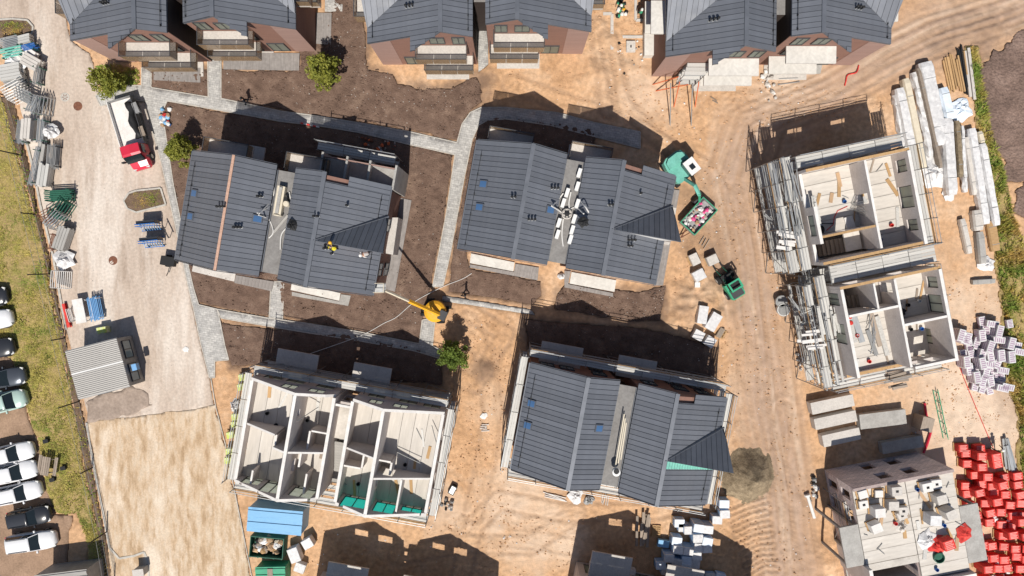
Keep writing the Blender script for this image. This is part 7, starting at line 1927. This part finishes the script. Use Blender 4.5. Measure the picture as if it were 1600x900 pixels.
t = thing('black_crate', 'black rimmed crate in the sand east of the roofless shell', 'crate', (*P2(707, 766, .4), .02), R(62)); b = MB(); b.box(-.45, .45, -.3, .3, 0, .4, 'black'); b.box(-.36, .36, -.22, .22, .4, .42, 'steel'); b.build('body', None, t)
rubbish('rubble and grey scraps at the foot of the lower precast scaffold', P(1253, 566, .2), .5, .8, .05, 20, ('rubble', 'steel', 'white'), 0, .15, .35)
rubbish('scraps of tools beside the masonry shell', P(1272, 765, .2), .35, 1.2, .05, 16, ('black', 'rubble', 'white', 'steel_dull'), 0, .2, .5)
t = thing('white_post', 'white round post lying beside the masonry shell', 'post', (*P2(1268, 793, .3), 0), R(-72)); b = MB(); b.tube([(-1.1, 0, .2), (1.1, 0, .2)], .15, 10); b.build('shaft', 'white', t); b = MB(); b.tube([(-1.3, 0, .2), (-1.1, 0, .2)], .28, 8); b.build('foot', 'white', t)
rubbish('colourful bags and boxes beside the footpath near the red cabbed truck', P(258, 183, .3), .5, .8, .1, 26, ('blue_deep', 'white', 'film', 'blue', 'red', 'cardboard'), 0, .25, .5)
rubbish('white and dark scraps between the top middle and top right houses', P(985, 90, .1), 1.2, 1.6, .03, 14, ('white', 'black', 'rubble'), 0, .1, .3)
rubbish('white scraps below the bare slab balconies of the top right house', P(1200, 135, .1), .7, 1.6, .03, 18, ('white', 'rubble', 'concrete', 'steel_dull'), 0, .2, .5)
rubbish('rubble under the north balconies of the copper ridged house', P(590, 230, .1), 1.6, .8, .03, 26, ('rubble', 'orange', 'white', 'rust'), HR, .15, .45)
rubbish('green clutter and tools at the top frame edge between two houses', P(972, 16, .1), .5, 1.0, .03, 14, ('green', 'black', 'yellow', 'white'), 0, .2, .5)
rubbish('rubble behind the roofless shell in its shadow', P(640, 615, .1), 1.6, .5, .03, 20, ('rubble', 'steel_dull', 'mint'), HR, .2, .5)
# drain trenches with pale kerbs between the top houses
def trench(label, px, w=.3):
    pts = pxs(px); o0 = Vector((*pts[0], 0)); t = thing('concrete_channel', label, 'channel', o0)
    for a, c in zip(pts[:-1], pts[1:]):
        a = Vector((*a, 0)) - o0; c = Vector((*c, 0)) - o0; d = c - a; n = max(1, int(d.length / 1.0)); rz = math.atan2(d.y, d.x)
        for i in range(n): q = a.lerp(c, (i + .5) / n); slab('channel_piece', (q.x, q.y, -.1), (d.length / n - .02, w, .22), rz, 'concrete', t)
trench('pale concrete channel left of the sand trench between top houses', [(942, 22), (956, 22), (956, 78)], .28); trench('pale concrete channel under the white balconies of the top right house', [(993, 0), (993, 32), (1006, 32)], .25); trench('short pale channel crossing the sand trench', [(972, 58), (1005, 58)], .25)
t = thing('concrete_chamber', 'square concrete drain chamber in the sand between top houses', 'drain chamber', (*P2(986, 72, .4), 0)); b = MB(); b.box(-.42, .42, -.5, .5, -.1, .35); b.build('box', 'concrete', t); b = MB(); b.box(-.06, .06, -.12, .12, .35, .37); b.build('slot', 'black', t)
# scaffold stair with red props in front of the top right house
t = thing('scaffold_stair', 'scaffold stair with long red props before the top right house', 'scaffold', (*P2(1078, 140), 0))
o0 = P(1078, 140)
for (px, py, zt) in ((1050, 138, 4.5), (1080, 138, 4.5), (1056, 120, 4.5), (1094, 120, 4.5)):
    q = P(px, py) - o0; pole('standard', q, q + Vector((0, 0, zt)), .04, 'scaf_pole', t)
for zz in (1.5, 3.0, 4.4):
    a, c2, d2, e2 = (P(x_, y_) - o0 for x_, y_ in ((1050, 138), (1080, 138), (1094, 120), (1056, 120)))
    for (s_, e_) in ((a, c2), (c2, d2), (d2, e2), (e2, a)): pole('ledger', s_ + Vector((0, 0, zz)), e_ + Vector((0, 0, zz)), .035, 'steel', t)
    for k in range(3): m_ = a.lerp(e2, (k + .5) / 3); n_ = c2.lerp(d2, (k + .5) / 3); q = (m_ + n_) / 2; slab('deck_board', (q.x, q.y, zz + .04), ((n_ - m_).length, .32, .05), 0, 'scaf_deck', t)
for (x0, y0, x1, y1, zz) in ((1020, 132, 1060, 120, 3.0), (1025, 142, 1075, 132, 3.0), (1053, 167, 1062, 128, 3.6), (1086, 167, 1092, 128, 3.6), (1047, 196, 1048, 130, 3.0), (1080, 196, 1082, 130, 3.0)):
    pole('red_prop' if x0 != 1047 and x0 != 1080 else 'steel_prop', P(x0, y0) - o0, P(x1, y1, zz) - o0, .05, 'orange' if x0 not in (1047, 1080) else 'steel_dull', t)
# pipes with red and white barrier along the footpath behind the copper ridged house
t = thing('barrier', 'red and white barrier bar lying along the footpath', 'barrier', (*P2(485, 196), .1), R(-13))
for i in range(6): slab('bar', (-.75 + i * .3, 0, 0), (.29, .12, .12), 0, 'red' if i % 2 == 0 else 'white', t)

cloth('white_powder', 'splash of white powder on the gravel road right of the site office', 'powder', 291, 546, .05, .3, 'white', 61, .04)
